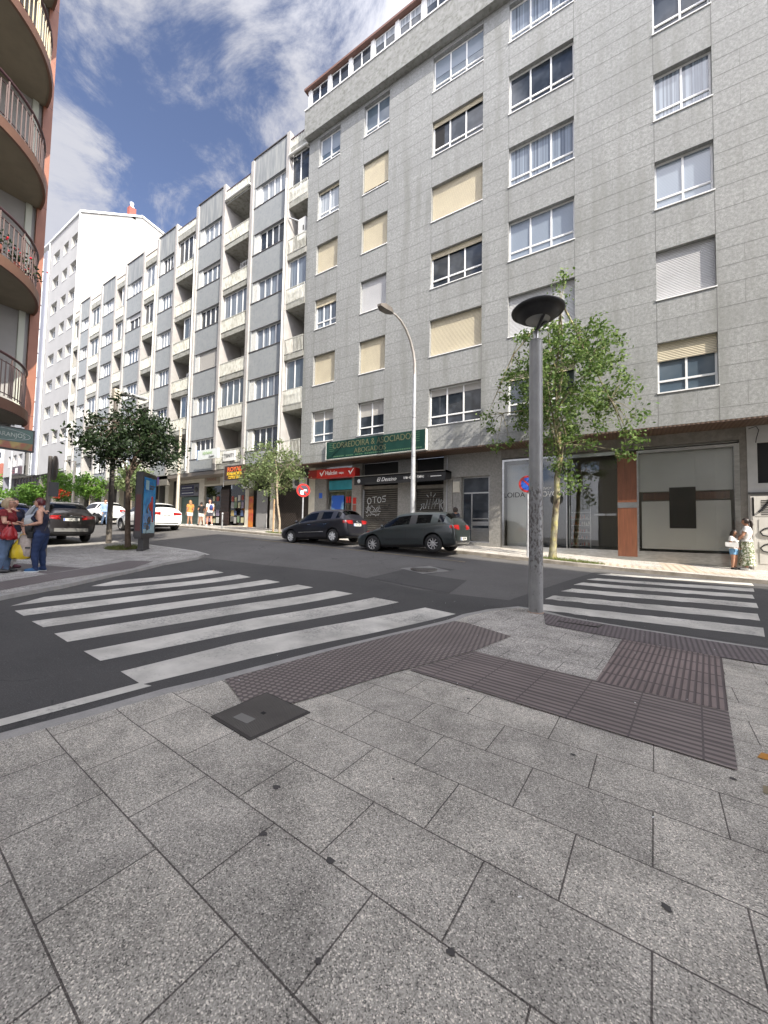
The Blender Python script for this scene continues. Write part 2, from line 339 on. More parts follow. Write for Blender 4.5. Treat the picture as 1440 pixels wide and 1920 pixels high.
def drape(name, poly, off, m, skirt=0, z=None):
    bm = bmesh.new()
    vs = [bm.verts.new((x, y, 0)) for x, y in poly]; f = bm.faces.new(vs)
    if f.normal.z < 0 or sum(poly[i][0]*poly[(i+1) % len(poly)][1]-poly[(i+1) % len(poly)][0]*poly[i][1] for i in range(len(poly))) < 0: bmesh.ops.reverse_faces(bm, faces=[f])
    x0, x1 = min(p[0] for p in poly), max(p[0] for p in poly); y0, y1 = min(p[1] for p in poly), max(p[1] for p in poly)
    for c in XC:
        if x0 < c < x1: bmesh.ops.bisect_plane(bm, geom=bm.verts[:]+bm.edges[:]+bm.faces[:], plane_co=(c, 0, 0), plane_no=(1, 0, 0))
    for c in YC:
        if y0 < c < y1: bmesh.ops.bisect_plane(bm, geom=bm.verts[:]+bm.edges[:]+bm.faces[:], plane_co=(0, c, 0), plane_no=(0, 1, 0))
    bmesh.ops.triangulate(bm, faces=[f for f in bm.faces if len(f.verts) > 4])
    for v in bm.verts: v.co.z = G(v.co.x, v.co.y)+off
    if skirt:
        be = [e for e in bm.edges if len(e.link_faces) == 1]
        r = bmesh.ops.extrude_edge_only(bm, edges=be)
        for v in r['geom']:
            if isinstance(v, bmesh.types.BMVert): v.co.z -= skirt
    bmesh.ops.recalc_face_normals(bm, faces=bm.faces[:])
    up = sum(f.normal.z*f.calc_area() for f in bm.faces)
    if up < 0: bmesh.ops.reverse_faces(bm, faces=bm.faces[:])
    me = bpy.data.meshes.new(name); bm.to_mesh(me); bm.free(); me.materials.append(MT[m] if isinstance(m, str) else m)
    return link(name, me)
# ================================================================== GROUND
TH = R_(-3.2)
def paving(name, c1, c2, cm, speck, bw, bh, u0, v0, rot=TH, mortar=.0035, rough=.75, bump=.35):
    m = mat(name, c1, rough); t, b, mp = nodes(m)
    mn = t.nodes[m['map']]
    # rotate into slab space: u = x cos + y sin ; v = -x sin + y cos
    mn.inputs['Rotation'].default_value = (0, 0, -rot); mn.inputs['Location'].default_value = (-u0, -v0, 0)
    br = t.nodes.new('ShaderNodeTexBrick'); t.links.new(mp, br.inputs[0]); br.inputs['Scale'].default_value = 1
    br.inputs['Brick Width'].default_value = bw; br.inputs['Row Height'].default_value = bh; br.inputs['Mortar Size'].default_value = mortar; br.inputs['Mortar Smooth'].default_value = .1
    br.offset = .5; br.inputs['Color1'].default_value = (*c1, 1); br.inputs['Color2'].default_value = (*c2, 1); br.inputs['Mortar'].default_value = (*cm, 1)
    def nz(s, d, lo, hi, a, bb, dis=0):
        n = t.nodes.new('ShaderNodeTexNoise'); n.inputs['Scale'].default_value = s; n.inputs['Detail'].default_value = d; n.inputs['Distortion'].default_value = dis; n.inputs['Roughness'].default_value = .65
        t.links.new(t.nodes[m['map']].outputs[0], n.inputs[0])
        x = t.nodes.new('ShaderNodeMapRange'); t.links.new(n.outputs[0], x.inputs[0]); x.inputs[1].default_value = lo; x.inputs[2].default_value = hi; x.inputs[3].default_value = a; x.inputs[4].default_value = bb; return x.outputs[0]
    def vor(s):
        v = t.nodes.new('ShaderNodeTexVoronoi'); v.inputs['Scale'].default_value = s; t.links.new(t.nodes[m['map']].outputs[0], v.inputs[0])
        sp = t.nodes.new('ShaderNodeSeparateColor'); t.links.new(v.outputs['Color'], sp.inputs[0]); return sp.outputs[0]
    # aggregate chips, dirt clouds, stains
    chips = vor(speck); chip = t.nodes.new('ShaderNodeMapRange'); t.links.new(chips, chip.inputs[0]); chip.inputs[3].default_value = .52; chip.inputs[4].default_value = 1.42
    dirt = smath(t, 'MULTIPLY', nz(1.7, 5, .38, .68, 1.12, .68, .3), nz(5.5, 4, .45, .75, 1.05, .80)); fine = nz(speck*.5, 3, .3, .7, .88, 1.12)
    mul = smath(t, 'MULTIPLY', smath(t, 'MULTIPLY', chip.outputs[0], dirt), fine)
    mul = smath(t, 'ADD', mul, smath(t, 'MULTIPLY', smath(t, 'GREATER_THAN', chips, .90), .55)); mul = smath(t, 'SUBTRACT', mul, smath(t, 'MULTIPLY', smath(t, 'LESS_THAN', chips, .10), .22))
    x = t.nodes.new('ShaderNodeVectorMath'); x.operation = 'SCALE'; t.links.new(br.outputs[0], x.inputs[0]); t.links.new(mul, x.inputs['Scale'])
    t.links.new(x.outputs[0], b.inputs['Base Color'])
    h = smath(t, 'SUBTRACT', smath(t, 'MULTIPLY', chips, .12), br.outputs['Fac'])
    bp = t.nodes.new('ShaderNodeBump'); bp.inputs['Strength'].default_value = bump; bp.inputs['Distance'].default_value = .006; t.links.new(h, bp.inputs['Height']); t.links.new(bp.outputs[0], b.inputs['Normal'])
    return m
MT['pave'] = paving('granite_slab_paving', (.435, .405, .352), (.36, .336, .295), (.095, .082, .072), 230, .585, .398, -.3175, .445)
MT['pave_small'] = paving('small_concrete_slabs', (.39, .365, .33), (.345, .325, .295), (.07, .065, .06), 120, .6, .4, -.3, .1, rot=R_(-8))
MT['pave_left'] = paving('left_corner_slabs', (.34, .325, .305), (.30, .29, .275), (.16, .14, .13), 90, .6, .6, 0, 0, rot=R_(12), bump=.2)
MT['pave_far'] = paving('far_pavement_slabs', (.50, .47, .42), (.46, .43, .385), (.25, .23, .2), 220, .4, .4, 0, 0, rot=0, bump=.2)
def asphalt(name, c1, c2, c3):
    m = mat(name, c1, .88, 0, c2, .8, 9, (.35, .65), .6, 110, c3=c3, s3=120, f3=.65); t, b, mp = nodes(m)
    wn = t.nodes.new('ShaderNodeTexNoise'); wn.inputs['Scale'].default_value = 2.2; wn.inputs['Detail'].default_value = 4; t.links.new(mp, wn.inputs[0])
    ad = t.nodes.new('ShaderNodeMix'); ad.data_type = 'RGBA'; ad.blend_type = 'ADD'; ad.inputs[0].default_value = .35; t.links.new(mp, ad.inputs[6]); t.links.new(wn.outputs['Color'], ad.inputs[7])
    v = t.nodes.new('ShaderNodeTexVoronoi'); v.feature = 'DISTANCE_TO_EDGE'; v.inputs['Scale'].default_value = .42; t.links.new(ad.outputs[2], v.inputs[0])
    n3 = t.nodes.new('ShaderNodeTexNoise'); n3.inputs['Scale'].default_value = .5; t.links.new(mp, n3.inputs[0])
    cr = smath(t, 'MULTIPLY', smath(t, 'LESS_THAN', v.outputs[0], .0035), smath(t, 'GREATER_THAN', n3.outputs[0], .5)); multiply_in(m, smath(t, 'MULTIPLY', cr, .6), (.035, .035, .035))
    n4 = t.nodes.new('ShaderNodeTexNoise'); n4.inputs['Scale'].default_value = 3.2; n4.inputs['Detail'].default_value = 7; n4.inputs['Roughness'].default_value = .7; t.links.new(mp, n4.inputs[0])
    x4 = t.nodes.new('ShaderNodeMapRange'); t.links.new(n4.outputs[0], x4.inputs[0]); x4.inputs[1].default_value = .58; x4.inputs[2].default_value = .72; x4.inputs[4].default_value = .45; multiply_in(m, x4.outputs[0], (.04, .039, .038)); return m
MT['asph_old'] = asphalt('worn_asphalt', (.085, .081, .078), (.112, .108, .104), (.21, .20, .19))
MT['asph_new'] = asphalt('dark_asphalt', (.050, .048, .047), (.068, .065, .063), (.12, .12, .12))
MT['kerb'] = mat('granite_kerb', (.36, .345, .325), .8, 0, (.28, .275, .26), 5, 6, (.35, .65), .3, 60, c3=(.2, .2, .19), s3=80, f3=.4)
MT['kerb_far'] = mat('far_kerb_stone', (.30, .27, .23), .85, 0, (.16, .14, .11), 3, 6)
def paint(name, c, worn=.45):
    m = mat(name, c, .7, 0, tuple(v*.62 for v in c), 1.6, 8, (.36, .66), .2, 120); t, b, mp = nodes(m)
    n = t.nodes.new('ShaderNodeTexNoise'); n.inputs['Scale'].default_value = 28; n.inputs['Detail'].default_value = 10; n.inputs['Roughness'].default_value = .75; t.links.new(mp, n.inputs[0])
    n2 = t.nodes.new('ShaderNodeTexNoise'); n2.inputs['Scale'].default_value = 1.5; n2.inputs['Detail'].default_value = 4; t.links.new(mp, n2.inputs[0])
    s = smath(t, 'ADD', smath(t, 'MULTIPLY', n.outputs[0], .6), smath(t, 'MULTIPLY', n2.outputs[0], .4))
    x = t.nodes.new('ShaderNodeMapRange'); t.links.new(s, x.inputs[0]); x.inputs[1].default_value = .52; x.inputs[2].default_value = .64; x.inputs[4].default_value = worn
    multiply_in(m, x.outputs[0], (.10, .10, .10)); return m
MT['paint'] = paint('worn_white_road_paint', (.62, .595, .54), .7)
MT['paint_old'] = paint('faded_white_road_paint', (.50,.49,.46), .6)
MT['paint_yellow'] = paint('faded_yellow_road_paint', (.26, .21, .13), .95)
def tactile(name, kind, c, rot, px, py, tile=.0, u0=0, v0=0, dark=(.05, .04, .042)):
    m = mat(name, c, .75, 0, tuple(v*.75 for v in c), 1.6, 6, (.35, .7)); t, b, mp = nodes(m); mn = t.nodes[m['map']]
    mn.inputs['Rotation'].default_value = (0, 0, -rot); mn.inputs['Location'].default_value = (-u0, -v0, 0)
    s = t.nodes.new('ShaderNodeSeparateXYZ'); t.links.new(mp, s.inputs[0])
    def tri(o, p): return smath(t, 'DIVIDE', smath(t, 'PINGPONG', o, p/2), p/2)     # 0 at cell edge, 1 at centre
    a, bb = tri(s.outputs[0], px), tri(s.outputs[1], py)
    def smooth(v, lo, hi):
        x = t.nodes.new('ShaderNodeMapRange'); x.interpolation_type = 'SMOOTHSTEP'; t.links.new(v, x.inputs[0]); x.inputs[1].default_value = lo; x.inputs[2].default_value = hi; return x.outputs[0]
    if kind == 'dots':
        ia, ib = smath(t, 'SUBTRACT', 1, a), smath(t, 'SUBTRACT', 1, bb)
        d = smath(t, 'SQRT', smath(t, 'ADD', smath(t, 'MULTIPLY', ia, ia), smath(t, 'MULTIPLY', ib, ib))); h = smath(t, 'SUBTRACT', 1, smooth(d, .55, .85))
    elif kind == 'ribs': h = smooth(bb, .3, .6)
    else: h = smath(t, 'MULTIPLY', smooth(a, .25, .5), smooth(bb, .06, .12))
    if tile:
        g = smath(t, 'MINIMUM', smath(t, 'PINGPONG', s.outputs[0], tile/2), smath(t, 'PINGPONG', s.outputs[1], tile/2)); h = smath(t, 'MULTIPLY', h, smath(t, 'GREATER_THAN', g, .006))
    multiply_in(m, smath(t, 'MULTIPLY', smath(t, 'SUBTRACT', 1, h), .72), dark)
    n = t.nodes.new('ShaderNodeTexNoise'); n.inputs['Scale'].default_value = 150; t.links.new(mp, n.inputs[0])
    hh = smath(t, 'ADD', h, smath(t, 'MULTIPLY', n.outputs[0], .15))
    bp = t.nodes.new('ShaderNodeBump'); bp.inputs['Strength'].default_value = .9; bp.inputs['Distance'].default_value = .006; t.links.new(hh, bp.inputs['Height']); t.links.new(bp.outputs[0], b.inputs['Normal'])
    return m
MT['dots'] = tactile('blister_tactile_slabs', 'dots', (.26, .22, .20), R_(12), .058, .058)
MT['ribs'] = tactile('ribbed_tactile_slabs', 'ribs', (.24, .20, .185), R_(-7), .6, .070, tile=.4, u0=.02, v0=3.07)
MT['bars'] = tactile('barred_tactile_slabs', 'bars', (.23, .18, .168), R_(-8), .050, .34, v0=.02)
MT['dots_r'] = tactile('right_blister_slabs', 'dots', (.20, .17, .17), R_(-3), .055, .055)
MT['dots_l'] = tactile('left_corner_tactile', 'dots', (.19, .165, .16), R_(60), .06, .06, dark=(.07, .06, .06))
MT['ribs_far'] = tactile('far_ribbed_slabs', 'bars', (.56, .48, .38), 0, .19, 4, dark=(.34, .27, .2))
MT['iron'] = mat('cast_iron_cover', (.11, .10, .092), .6, .2, (.15, .138, .125), 3, 6, (.35, .7))
t, b, mp = nodes(MT['iron']); t.nodes[MT['iron']['map']].inputs['Rotation'].default_value = (0, 0, R_(5))
s = t.nodes.new('ShaderNodeSeparateXYZ'); t.links.new(mp, s.inputs[0])
hh = smath(t, 'MULTIPLY', smath(t, 'SINE', smath(t, 'MULTIPLY', s.outputs[0], 420)), smath(t, 'SINE', smath(t, 'MULTIPLY', s.outputs[1], 420)))
bp = t.nodes.new('ShaderNodeBump'); bp.inputs['Distance'].default_value = .004; t.links.new(hh, bp.inputs['Height']); t.links.new(bp.outputs[0], b.inputs['Normal'])
multiply_in(MT['iron'], smath(t, 'MULTIPLY', smath(t, 'GREATER_THAN', hh, .25), .5), (.03, .028, .026))

struct(drape('road', [(-300, -60), (200, -60), (200, 120), (-300, 120)], 0, 'asph_old'))
struct(drape('side_road', [(-3.0, -30), (-3.0, 1.5), (-2.9, 4), (-2.2, 6.2), (-1.5, 7.2), (-.2, 6.9), (4.5, 6.5), (4.5, 12.2), (2.9, 12.6), (-.6, 12.3), (-1.9, 7.6), (-3.85, 7.46), (-5.35, 7.71), (-6.4, 7.9), (-8.8, 7.56), (-11.4, 7.36), (-11, 5.5), (-9.8, 3.8), (-8.2, 1.6), (-8, -30)], .004, 'asph_new'))
struct(drape('asphalt_patch', [(-5.35, 7.73), (-5.1, 9.1), (-4.84, 9.95), (-3.9, 9.9), (-4.3, 8.9), (-3.2, 8.85), (-3.1, 7.5)], .008, 'asph_new'))
# near corner pavement
K = [(-3.55, -6), (-3.50, .84), (-3.42, 1.27), (-3.35, 1.82), (-3.24, 2.23), (-2.98, 3.46), (-2.70, 4.52), (-2.35, 5.67), (-2.28, 6.1), (-2.02, 6.66), (-1.62, 7.12), (-1.25, 7.1), (-.81, 6.87), (-.26, 6.77), (1.48, 6.56), (6, 6.1), (60, 5.5)]
def inset(path, d):
    out = []
    for i, p in enumerate(path):
        a = Vector(path[max(i-1, 0)]); b_ = Vector(path[min(i+1, len(path)-1)]); t_ = (b_-a).normalized(); n = Vector((t_.y, -t_.x)); q = Vector(p)+n*d; out.append((q.x, q.y))
    return out
struct(drape('pavement_kerb', K+[(60, -6)], .035, 'kerb', skirt=.12))
K2 = inset(K, .13)
struct(drape('pavement', K2[:-1]+[(60, 5.3), (60, -6)], .040, 'pave'))
struct(drape('pavement_strip', [(-2.12, 5.85), (-1.9, 6.5), (-1.55, 6.95), (-1.24, 6.92), (-1.0, 6.55), (-1.0, 6.16), (-.04, 5.96), (-.22, 4.23), (-.98, 4.32), (-1.5, 4.42), (-1.29, 5.28), (-2.0, 5.62)], .044, 'pave_small'))
struct(drape('tactile_blister_strip', [(-3.10, 2.24), (-2.86, 3.46), (-2.58, 4.52), (-2.22, 5.6), (-2.0, 5.6), (-1.29, 5.28), (-1.50, 4.42), (-1.84, 3.47), (-1.89, 3.38), (-2.0, 3.04), (-2.12, 2.63), (-2.24, 2.26), (-2.57, 2.03)], .048, 'dots'))
struct(drape('tactile_ribbed_strip', [(-1.49, 4.40), (-1.83, 3.43), (.56, 3.12), (.69, 4.10), (-.24, 4.20)], .0485, 'ribs'))
struct(drape('tactile_barred_square', [(-.24, 4.205), (.69, 4.105), (.93, 5.80), (-.04, 5.95)], .0495, 'bars'))
struct(drape('tactile_crossing_strip', [(-1.01, 6.18), (-.04, 5.955), (.93, 5.805), (1.3, 5.76), (6, 5.3), (6, 5.95), (1.48, 6.43), (-.26, 6.64), (-.81, 6.74), (-1.15, 6.85)], .050, 'dots_r'))
# left corner pavement
KL = [(-8.1, -12), (-8.2, 0.8), (-8.45, 1.9), (-9.0, 2.91), (-9.86, 4.05), (-10.5, 5.0), (-11.12, 5.94), (-11.3, 7.0), (-11.7, 7.5), (-12.6, 7.68), (-13.7, 7.7), (-15.04, 7.65), (-18.3, 7.6), (-18.5, 4.7), (-60, 4.7), (-100, 4.7)]
KLr = KL[::-1]
struct(drape('left_pavement_kerb', KLr+[(-100, -12)][::-1], .075, 'kerb', skirt=.14))
KL2 = inset(KL, -.14)
struct(drape('left_pavement', KL2+[(-100, -12)], .080, 'pave_left'))
struct(drape('left_tactile_strip', [(-9.95, 2.25), (-10.51, 3.05), (-11.16, 4.04), (-12.15, 5.42), (-11.51, 5.80), (-10.53, 4.80), (-9.70, 3.09), (-8.95, 2.04), (-9.3, 1.2), (-9.9, 1.3)], .084, 'dots_l'))
struct(drape('left_tactile_branch', [(-13.23, 3.12), (-11.2, 4.00), (-10.60, 3.15), (-12.37, 2.75)], .0845, 'dots_l'))
# far pavement
struct(drape('far_pavement_kerb', [(-120, 13.0), (-3.2, 13.0), (-1.2, 13.0), (-.6, 13.15), (4.5, 13.15), (5, 13.0), (60, 13.0), (60, 22), (-120, 22)], .095, 'kerb_far', skirt=.12))
struct(drape('far_pavement', [(-120, 13.16), (60, 13.16), (60, 22), (-120, 22)], .10, 'pave_far'))
struct(drape('far_tactile_strip', [(-.75, 13.5), (2.9, 13.7), (2.9, 14.35), (-.75, 14.15)], .104, 'ribs_far'))
struct(drape('far_tactile_branch', [(1.0, 14.26), (1.9, 14.3), (1.9, 16.3), (1.0, 16.3)], .1045, 'ribs_far'))
# markings
def stripe(name, pts, m): struct(drape(name, pts, .009, m))
for pts in ([(-3.63, 1.78), (-4.07, 1.80), (-3.98, 3.0), (-3.72, 4.2), (-3.40, 5.3), (-3.05, 6.28), (-2.42, 6.16), (-2.80, 5.0), (-3.18, 3.75), (-3.43, 2.8)],
            [(-4.50, 1.80), (-4.93, 1.81), (-4.75, 3.9), (-4.52, 5.0), (-4.20, 6.34), (-3.62, 6.32), (-4.0, 4.8), (-4.24, 3.7)],
            [(-5.40, 1.82), (-5.86, 1.84), (-5.61, 4.6), (-5.21, 6.33), (-4.72, 6.34), (-5.10, 4.3)],
            [(-6.26, 1.85), (-6.68, 1.85), (-6.46, 5.0), (-6.23, 6.29), (-5.77, 6.29), (-5.98, 4.9)],
            [(-7.08, 1.87), (-7.50, 1.88), (-7.48, 4.0), (-7.24, 6.25), (-6.76, 6.25), (-7.02, 4.3)],
            [(-7.88, 1.92), (-8.34, 2.45), (-8.38, 4.0), (-8.27, 6.27), (-7.76, 6.22), (-7.93, 4.0)],
            [(-8.80, 3.55), (-8.95, 3.35), (-9.36, 3.95), (-9.30, 6.24), (-8.80, 6.20)]): stripe('crosswalk_stripe', pts, 'paint')
stripe('edge_line', [(-3.54, 1.82), (-3.68, 1.78), (-3.79, .9), (-3.9, -6), (-3.78, -6), (-3.67, .88)], 'paint')
for (a, b_, c, d) in [((-.42, 12.0), (2.70, 13.0), (2.60, 12.45), (-.62, 11.62)), ((-.70, 11.0), (2.45, 11.85), (2.38, 11.35), (-.80, 10.65)), ((-.95, 10.18), (2.26, 10.9), (2.18, 10.42), (-1.0, 9.80)),
                    ((-1.11, 9.30), (2.10, 9.93), (2.02, 9.42), (-1.15, 8.92)), ((-1.34, 8.42), (1.90, 8.88), (1.80, 8.34), (-1.32, 8.05)), ((-1.57, 7.58), (1.74, 7.86), (1.62, 7.30), (-1.25, 7.18))]:
    n = 26; top = []; bot = []
    for i in range(n+1):
        k = i/n; top.append((a[0]+(b_[0]-a[0])*k+random.uniform(-.02, .02), a[1]+(b_[1]-a[1])*k+random.uniform(-.02, .02))); bot.append((d[0]+(c[0]-d[0])*k, d[1]+(c[1]-d[1])*k+random.uniform(-.025, .025)))
    top[0] = (top[0][0]+.1, top[0][1]-.02)
    stripe('crosswalk_stripe', top+bot[::-1], 'paint')
stripe('parking_line', [(-14.5, 11.15), (-4.1, 11.1), (-4.1, 11.2), (-14.5, 11.25)], 'paint_yellow')
stripe('parking_line', [(-40, 12.62), (-13.2, 12.62), (-13.2, 12.74), (-40, 12.74)], 'paint')
stripe('parking_line', [(-4.1, 12.7), (-2.9, 12.75), (-2.9, 12.85), (-4.1, 12.8)], 'paint_yellow')
stripe('kerb_line', [(-18.2, 7.86), (-13, 7.92), (-11.9, 7.72), (-11.85, 7.80), (-13, 8.02), (-18.2, 7.96)], 'paint_old')
# stop marks and orange paint
o = drape('pavement_paint_mark', [(.70, 3.38), (.86, 3.36), (.88, 3.46), (.74, 3.47)], .045, mat('orange_paint_mark', (.45, .20, .03), .7)); struct(o)
o = drape('pavement_paint_mark', [(.63, 2.94), (.72, 2.92), (.73, 3.01), (.65, 3.03)], .045, MT['paint_yellow']); struct(o)
# gum spots and stains: one flat irregular sheet each, on the slabs
MT['gum'] = mat('trodden_gum', (.07, .065, .062), .85)
mb = MB()
for (x, y, r) in [(-1.60, 1.50, .022), (-1.06, 1.31, .018), (-.85, 1.0, .013), (-.50, 1.26, .016), (.12, 1.85, .02), (-.29, 2.75, .016), (-1.12, 3.15, .015), (.52, 3.01, .018), (-1.41, 1.25, .02)]+[(random.uniform(-3, 2.5), random.uniform(.6, 5), random.uniform(.004, .011)) for _ in range(46)]:
    if x > y*.3+.9: continue
    n = 11; z = G(x, y)+.0435; mb.add([(x+math.cos(k*6.283/n)*r*random.uniform(.6, 1.35), y+math.sin(k*6.283/n)*r*random.uniform(.5, 1.1), z) for k in range(n)], [tuple(range(n))])
struct(mb.build('gum_spots', 'gum'), 'stuff')
mb = MB()
for _ in range(60):
    x, y = random.uniform(-3.2, 1), random.uniform(1.5, 7); s_ = random.uniform(.004, .010); a = random.uniform(0, 3)
    z = G(x, y)+.052; dx, dy = math.cos(a)*s_, math.sin(a)*s_
    mb.add([(x, y, z), (x+dx*1.8, y+dy*1.8, z+.002), (x+dx*1.6-dy*.8, y+dy*1.6+dx*.8, z+.001), (x-dy*.8, y+dx*.8, z)], [(0, 1, 2, 3)])
struct(mb.build('litter_bits', 'sign_white'), 'stuff')
# utility covers
z = .0
t1 = thing('utility_cover', 'square cast iron utility cover set in the pavement beside the blister strip', 'manhole cover', (-2.3, 2.0, 0))
P = [(-2.585, 1.76), (-2.575, 2.27), (-2.03, 2.22), (-2.09, 1.715)]
def shrink(P, k):
    cx = sum(p[0] for p in P)/len(P); cy = sum(p[1] for p in P)/len(P); return [(cx+(p[0]-cx)*k, cy+(p[1]-cy)*k) for p in P]
MB().prism(P, .02, .0485).build('frame', mat('cover_frame', (.06, .055, .05), .7, .2), t1)
MB().prism(shrink(P, .93), .04, .0525).build('lid', 'iron', t1)
MB().prism([(-2.43, 1.83), (-2.27, 1.83), (-2.27, 1.91), (-2.43, 1.91)], .045, .0545).build('plate', mat('worn_plate', (.2, .195, .185), .5, .3), t1)
MB().prism([(-2.32, 1.99), (-2.28, 1.985), (-2.28, 2.015), (-2.32, 2.02)], .045, .0535).build('keyhole', 'dark', t1)
t1 = thing('utility_cover', 'rectangular paved utility cover in the strip by the right crossing', 'manhole cover', (-.57, 6.56, G(-.57, 6.5)))
P = [(-.88, 6.42), (-.33, 6.38), (-.27, 6.62), (-.80, 6.70)]; z = G(-.57, 6.5)
MB().prism(P, z, z+.056).build('frame', mat('steel_edge', (.07, .065, .06), .6, .3), t1)
MB().prism(shrink(P, .9), z, z+.059).build('lid', 'dots_r', t1)
gx, gy = -4.62, 9.4; z = G(gx, gy)
t1 = thing('manhole_cover', 'round iron manhole cover in a pale square patch of the road', 'manhole cover', (gx, gy, z))
struct(drape('manhole_surround', [(-5.25, 9.2), (-4.72, 9.95), (-3.95, 9.62), (-4.4, 8.9)], .013, mat('pale_concrete', (.22, .215, .2), .8, 0, (.17, .165, .16), 4, 6)))
MB().lathe([(.36, -.03), (.36, .036), (.33, .040)], (gx, gy, z), 32).lathe([(.33, .033), (.001, .035)], (gx, gy, z), 32).build('lid', 'iron', t1)
# ================================================================== WALL WITH OPENINGS
def holed(mb, x0, x1, z0, z1, holes, y, d, mi=0, rmi=0, axis='y', thick=None):
    """front sheet at depth y with reveals going d deeper; holes = (x0,x1,z0,z1)"""
    xs = sorted(set([x0, x1]+[v for h in holes for v in h[:2] if x0 <= v <= x1])); zs = sorted(set([z0, z1]+[v for h in holes for v in h[2:4] if z0 <= v <= z1]))
    def P(x, yy, z): return (x, yy, z) if axis == 'y' else (yy, x, z)
    for a, b_ in zip(xs, xs[1:]):
        for c, e in zip(zs, zs[1:]):
            mx, mz = (a+b_)/2, (c+e)/2
            if any(h[0] < mx < h[1] and h[2] < mz < h[3] for h in holes): continue
            mb.quad(P(a, y, c), P(b_, y, c), P(b_, y, e), P(a, y, e), mi=mi)
    for h in holes:
        a, b_, c, e = h[:4]; yd = y+d
        mb.quad(P(a, y, c), P(a, yd, c), P(a, yd, e), P(a, y, e), mi=rmi); mb.quad(P(b_, yd, c), P(b_, y, c), P(b_, y, e), P(b_, yd, e), mi=rmi)
        mb.quad(P(a, y, e), P(a, yd, e), P(b_, yd, e), P(b_, y, e), mi=rmi); mb.quad(P(a, yd, c), P(a, y, c), P(b_, y, c), P(b_, yd, c), mi=rmi)
        if len(h) > 4: continue
        mb.quad(P(a, yd, c), P(b_, yd, c), P(b_, yd, e), P(a, yd, e), mi=rmi)

def window(parent, x0, x1, z0, z1, y, glass='glass_dark', lights=2, low=.0, shut=0., shut_mat='shutter', shut_y=None, fw=.055, sill=True, frame='white', open_l=None, rec=.15, mull=.06, inner=0, inner_mat='sign_white', label=None):
    """frame + panes + roller shutter set in a reveal whose front face is at y"""
    yf = y+rec-.05; mb = MB()
    mb.box(x0, yf, z0, x0+fw, yf+.05, z1).box(x1-fw, yf, z0, x1, yf+.05, z1).box(x0+fw, yf, z0, x1-fw, yf+.05, z0+fw).box(x0+fw, yf, z1-fw, x1-fw, yf+.05, z1)
    zb = z0+fw
    if shut >= 1: low = 0; lights = 1
    if low: mb.box(x0+fw, yf-.01, z0+low, x1-fw, yf+.05, z0+low+.06); zb = z0+low+.06
    W = (x1-x0-2*fw)/lights
    for i in range(1, lights):
        mb.box(x0+fw+W*i-mull/2, yf-.004, z0+fw, x0+fw+W*i+mull/2, yf+.045, z1-fw)
    if sill: mb.box(x0-.02, y-.035, z0-.035, x1+.02, y+rec-.06, z0+.004)
    wn = mb.build('window', frame, parent)
    if label: wn['label'] = label
    gl = MB(); gl.box(x0+fw*.6, yf+.03, z0+fw*.6, x1-fw*.6, yf+.042, z1-fw*.6); gl.build('pane', glass, wn)
    if inner: MB().box(x0+fw, yf+.02, z1-(z1-z0)*inner, x1-fw, yf+.03, z1-fw).build('blind', inner_mat, wn)
    if shut > 0:
        ys = y+(shut_y if shut_y is not None else rec*.45)
        MB().box(x0+.012, ys, z1-(z1-z0-.02)*shut, x1-.012, ys+.015, z1-.004).build('roller_shutter', shut_mat, wn)
    if open_l: # dark open gap
        MB().box(open_l[0], yf+.015, zb, open_l[1], yf+.029, z1-fw).build('opening', 'dark', wn)
    return wn

# ================================================================== BUILDING A : grey granite block
XA0, XA1 = -15.45, 22.0; YA = 15.5; ZB = 5.07
A = thing('apartment_building', 'grey granite apartment block on the right with shopfronts below and cream roller shutters', 'building', (-2, YA, .6))
cols = [(-14.66, -13.12), (-11.49, -9.92), (-7.49, -5.06), (-3.95, -1.49), (1.0, 2.56), (6.6, 9.0)]
top = lambda r: 27.11-3.2*r; WH = 1.713
holes = [(a, b_, top(r)-WH, top(r)) for (a, b_) in cols for r in range(1, 7)]
mb = MB(); holed(mb, XA0, XA1, ZB, 24.2, holes, YA, .22)
mb.quad((XA0, YA+14, ZB), (XA0, YA, ZB), (XA0, YA, 25.7), (XA0, YA+14, 25.7)); mb.quad((XA1, YA, 0), (XA1, YA+14, 0), (XA1, YA+14, 25.7), (XA1, YA, 25.7))
mb.quad((XA0, YA, ZB), (XA0, YA+.25, ZB), (XA1, YA+.25, ZB), (XA1, YA, ZB))
JP = lambda a, b_, z: mb.box(a, YA-.0025, z-.006, b_, YA+.003, z+.006, 1)
edges = sorted([XA0]+[v for c in cols for v in c]+[XA1]); spans = list(zip(edges, edges[1:]))
for r in range(0, 8):
    zt = top(r)
    for i, (a, b_) in enumerate(spans):
        wincol = i % 2 == 1
        for o_ in ((0, -WH, -WH-.74) if wincol else (0, -.57, -1.14, -WH, -WH-.74)):
            z = zt+o_
            if wincol and o_ in (0, -WH) and 1 <= r <= 6: z = z+.0
            if ZB < z < 24.1: JP(a, b_, z)
for i, e_ in enumerate(edges[1:-1]): # vertical joints at the window edges, broken at the openings
    for r in range(0, 7):
        z1_, z0_ = top(r)-WH, max(top(r+1), ZB)
        if z1_ > z0_: mb.box(e_-.008, YA-.003, z0_, e_+.008, YA+.003, min(z1_, 24.1), 1)
random.seed(3)
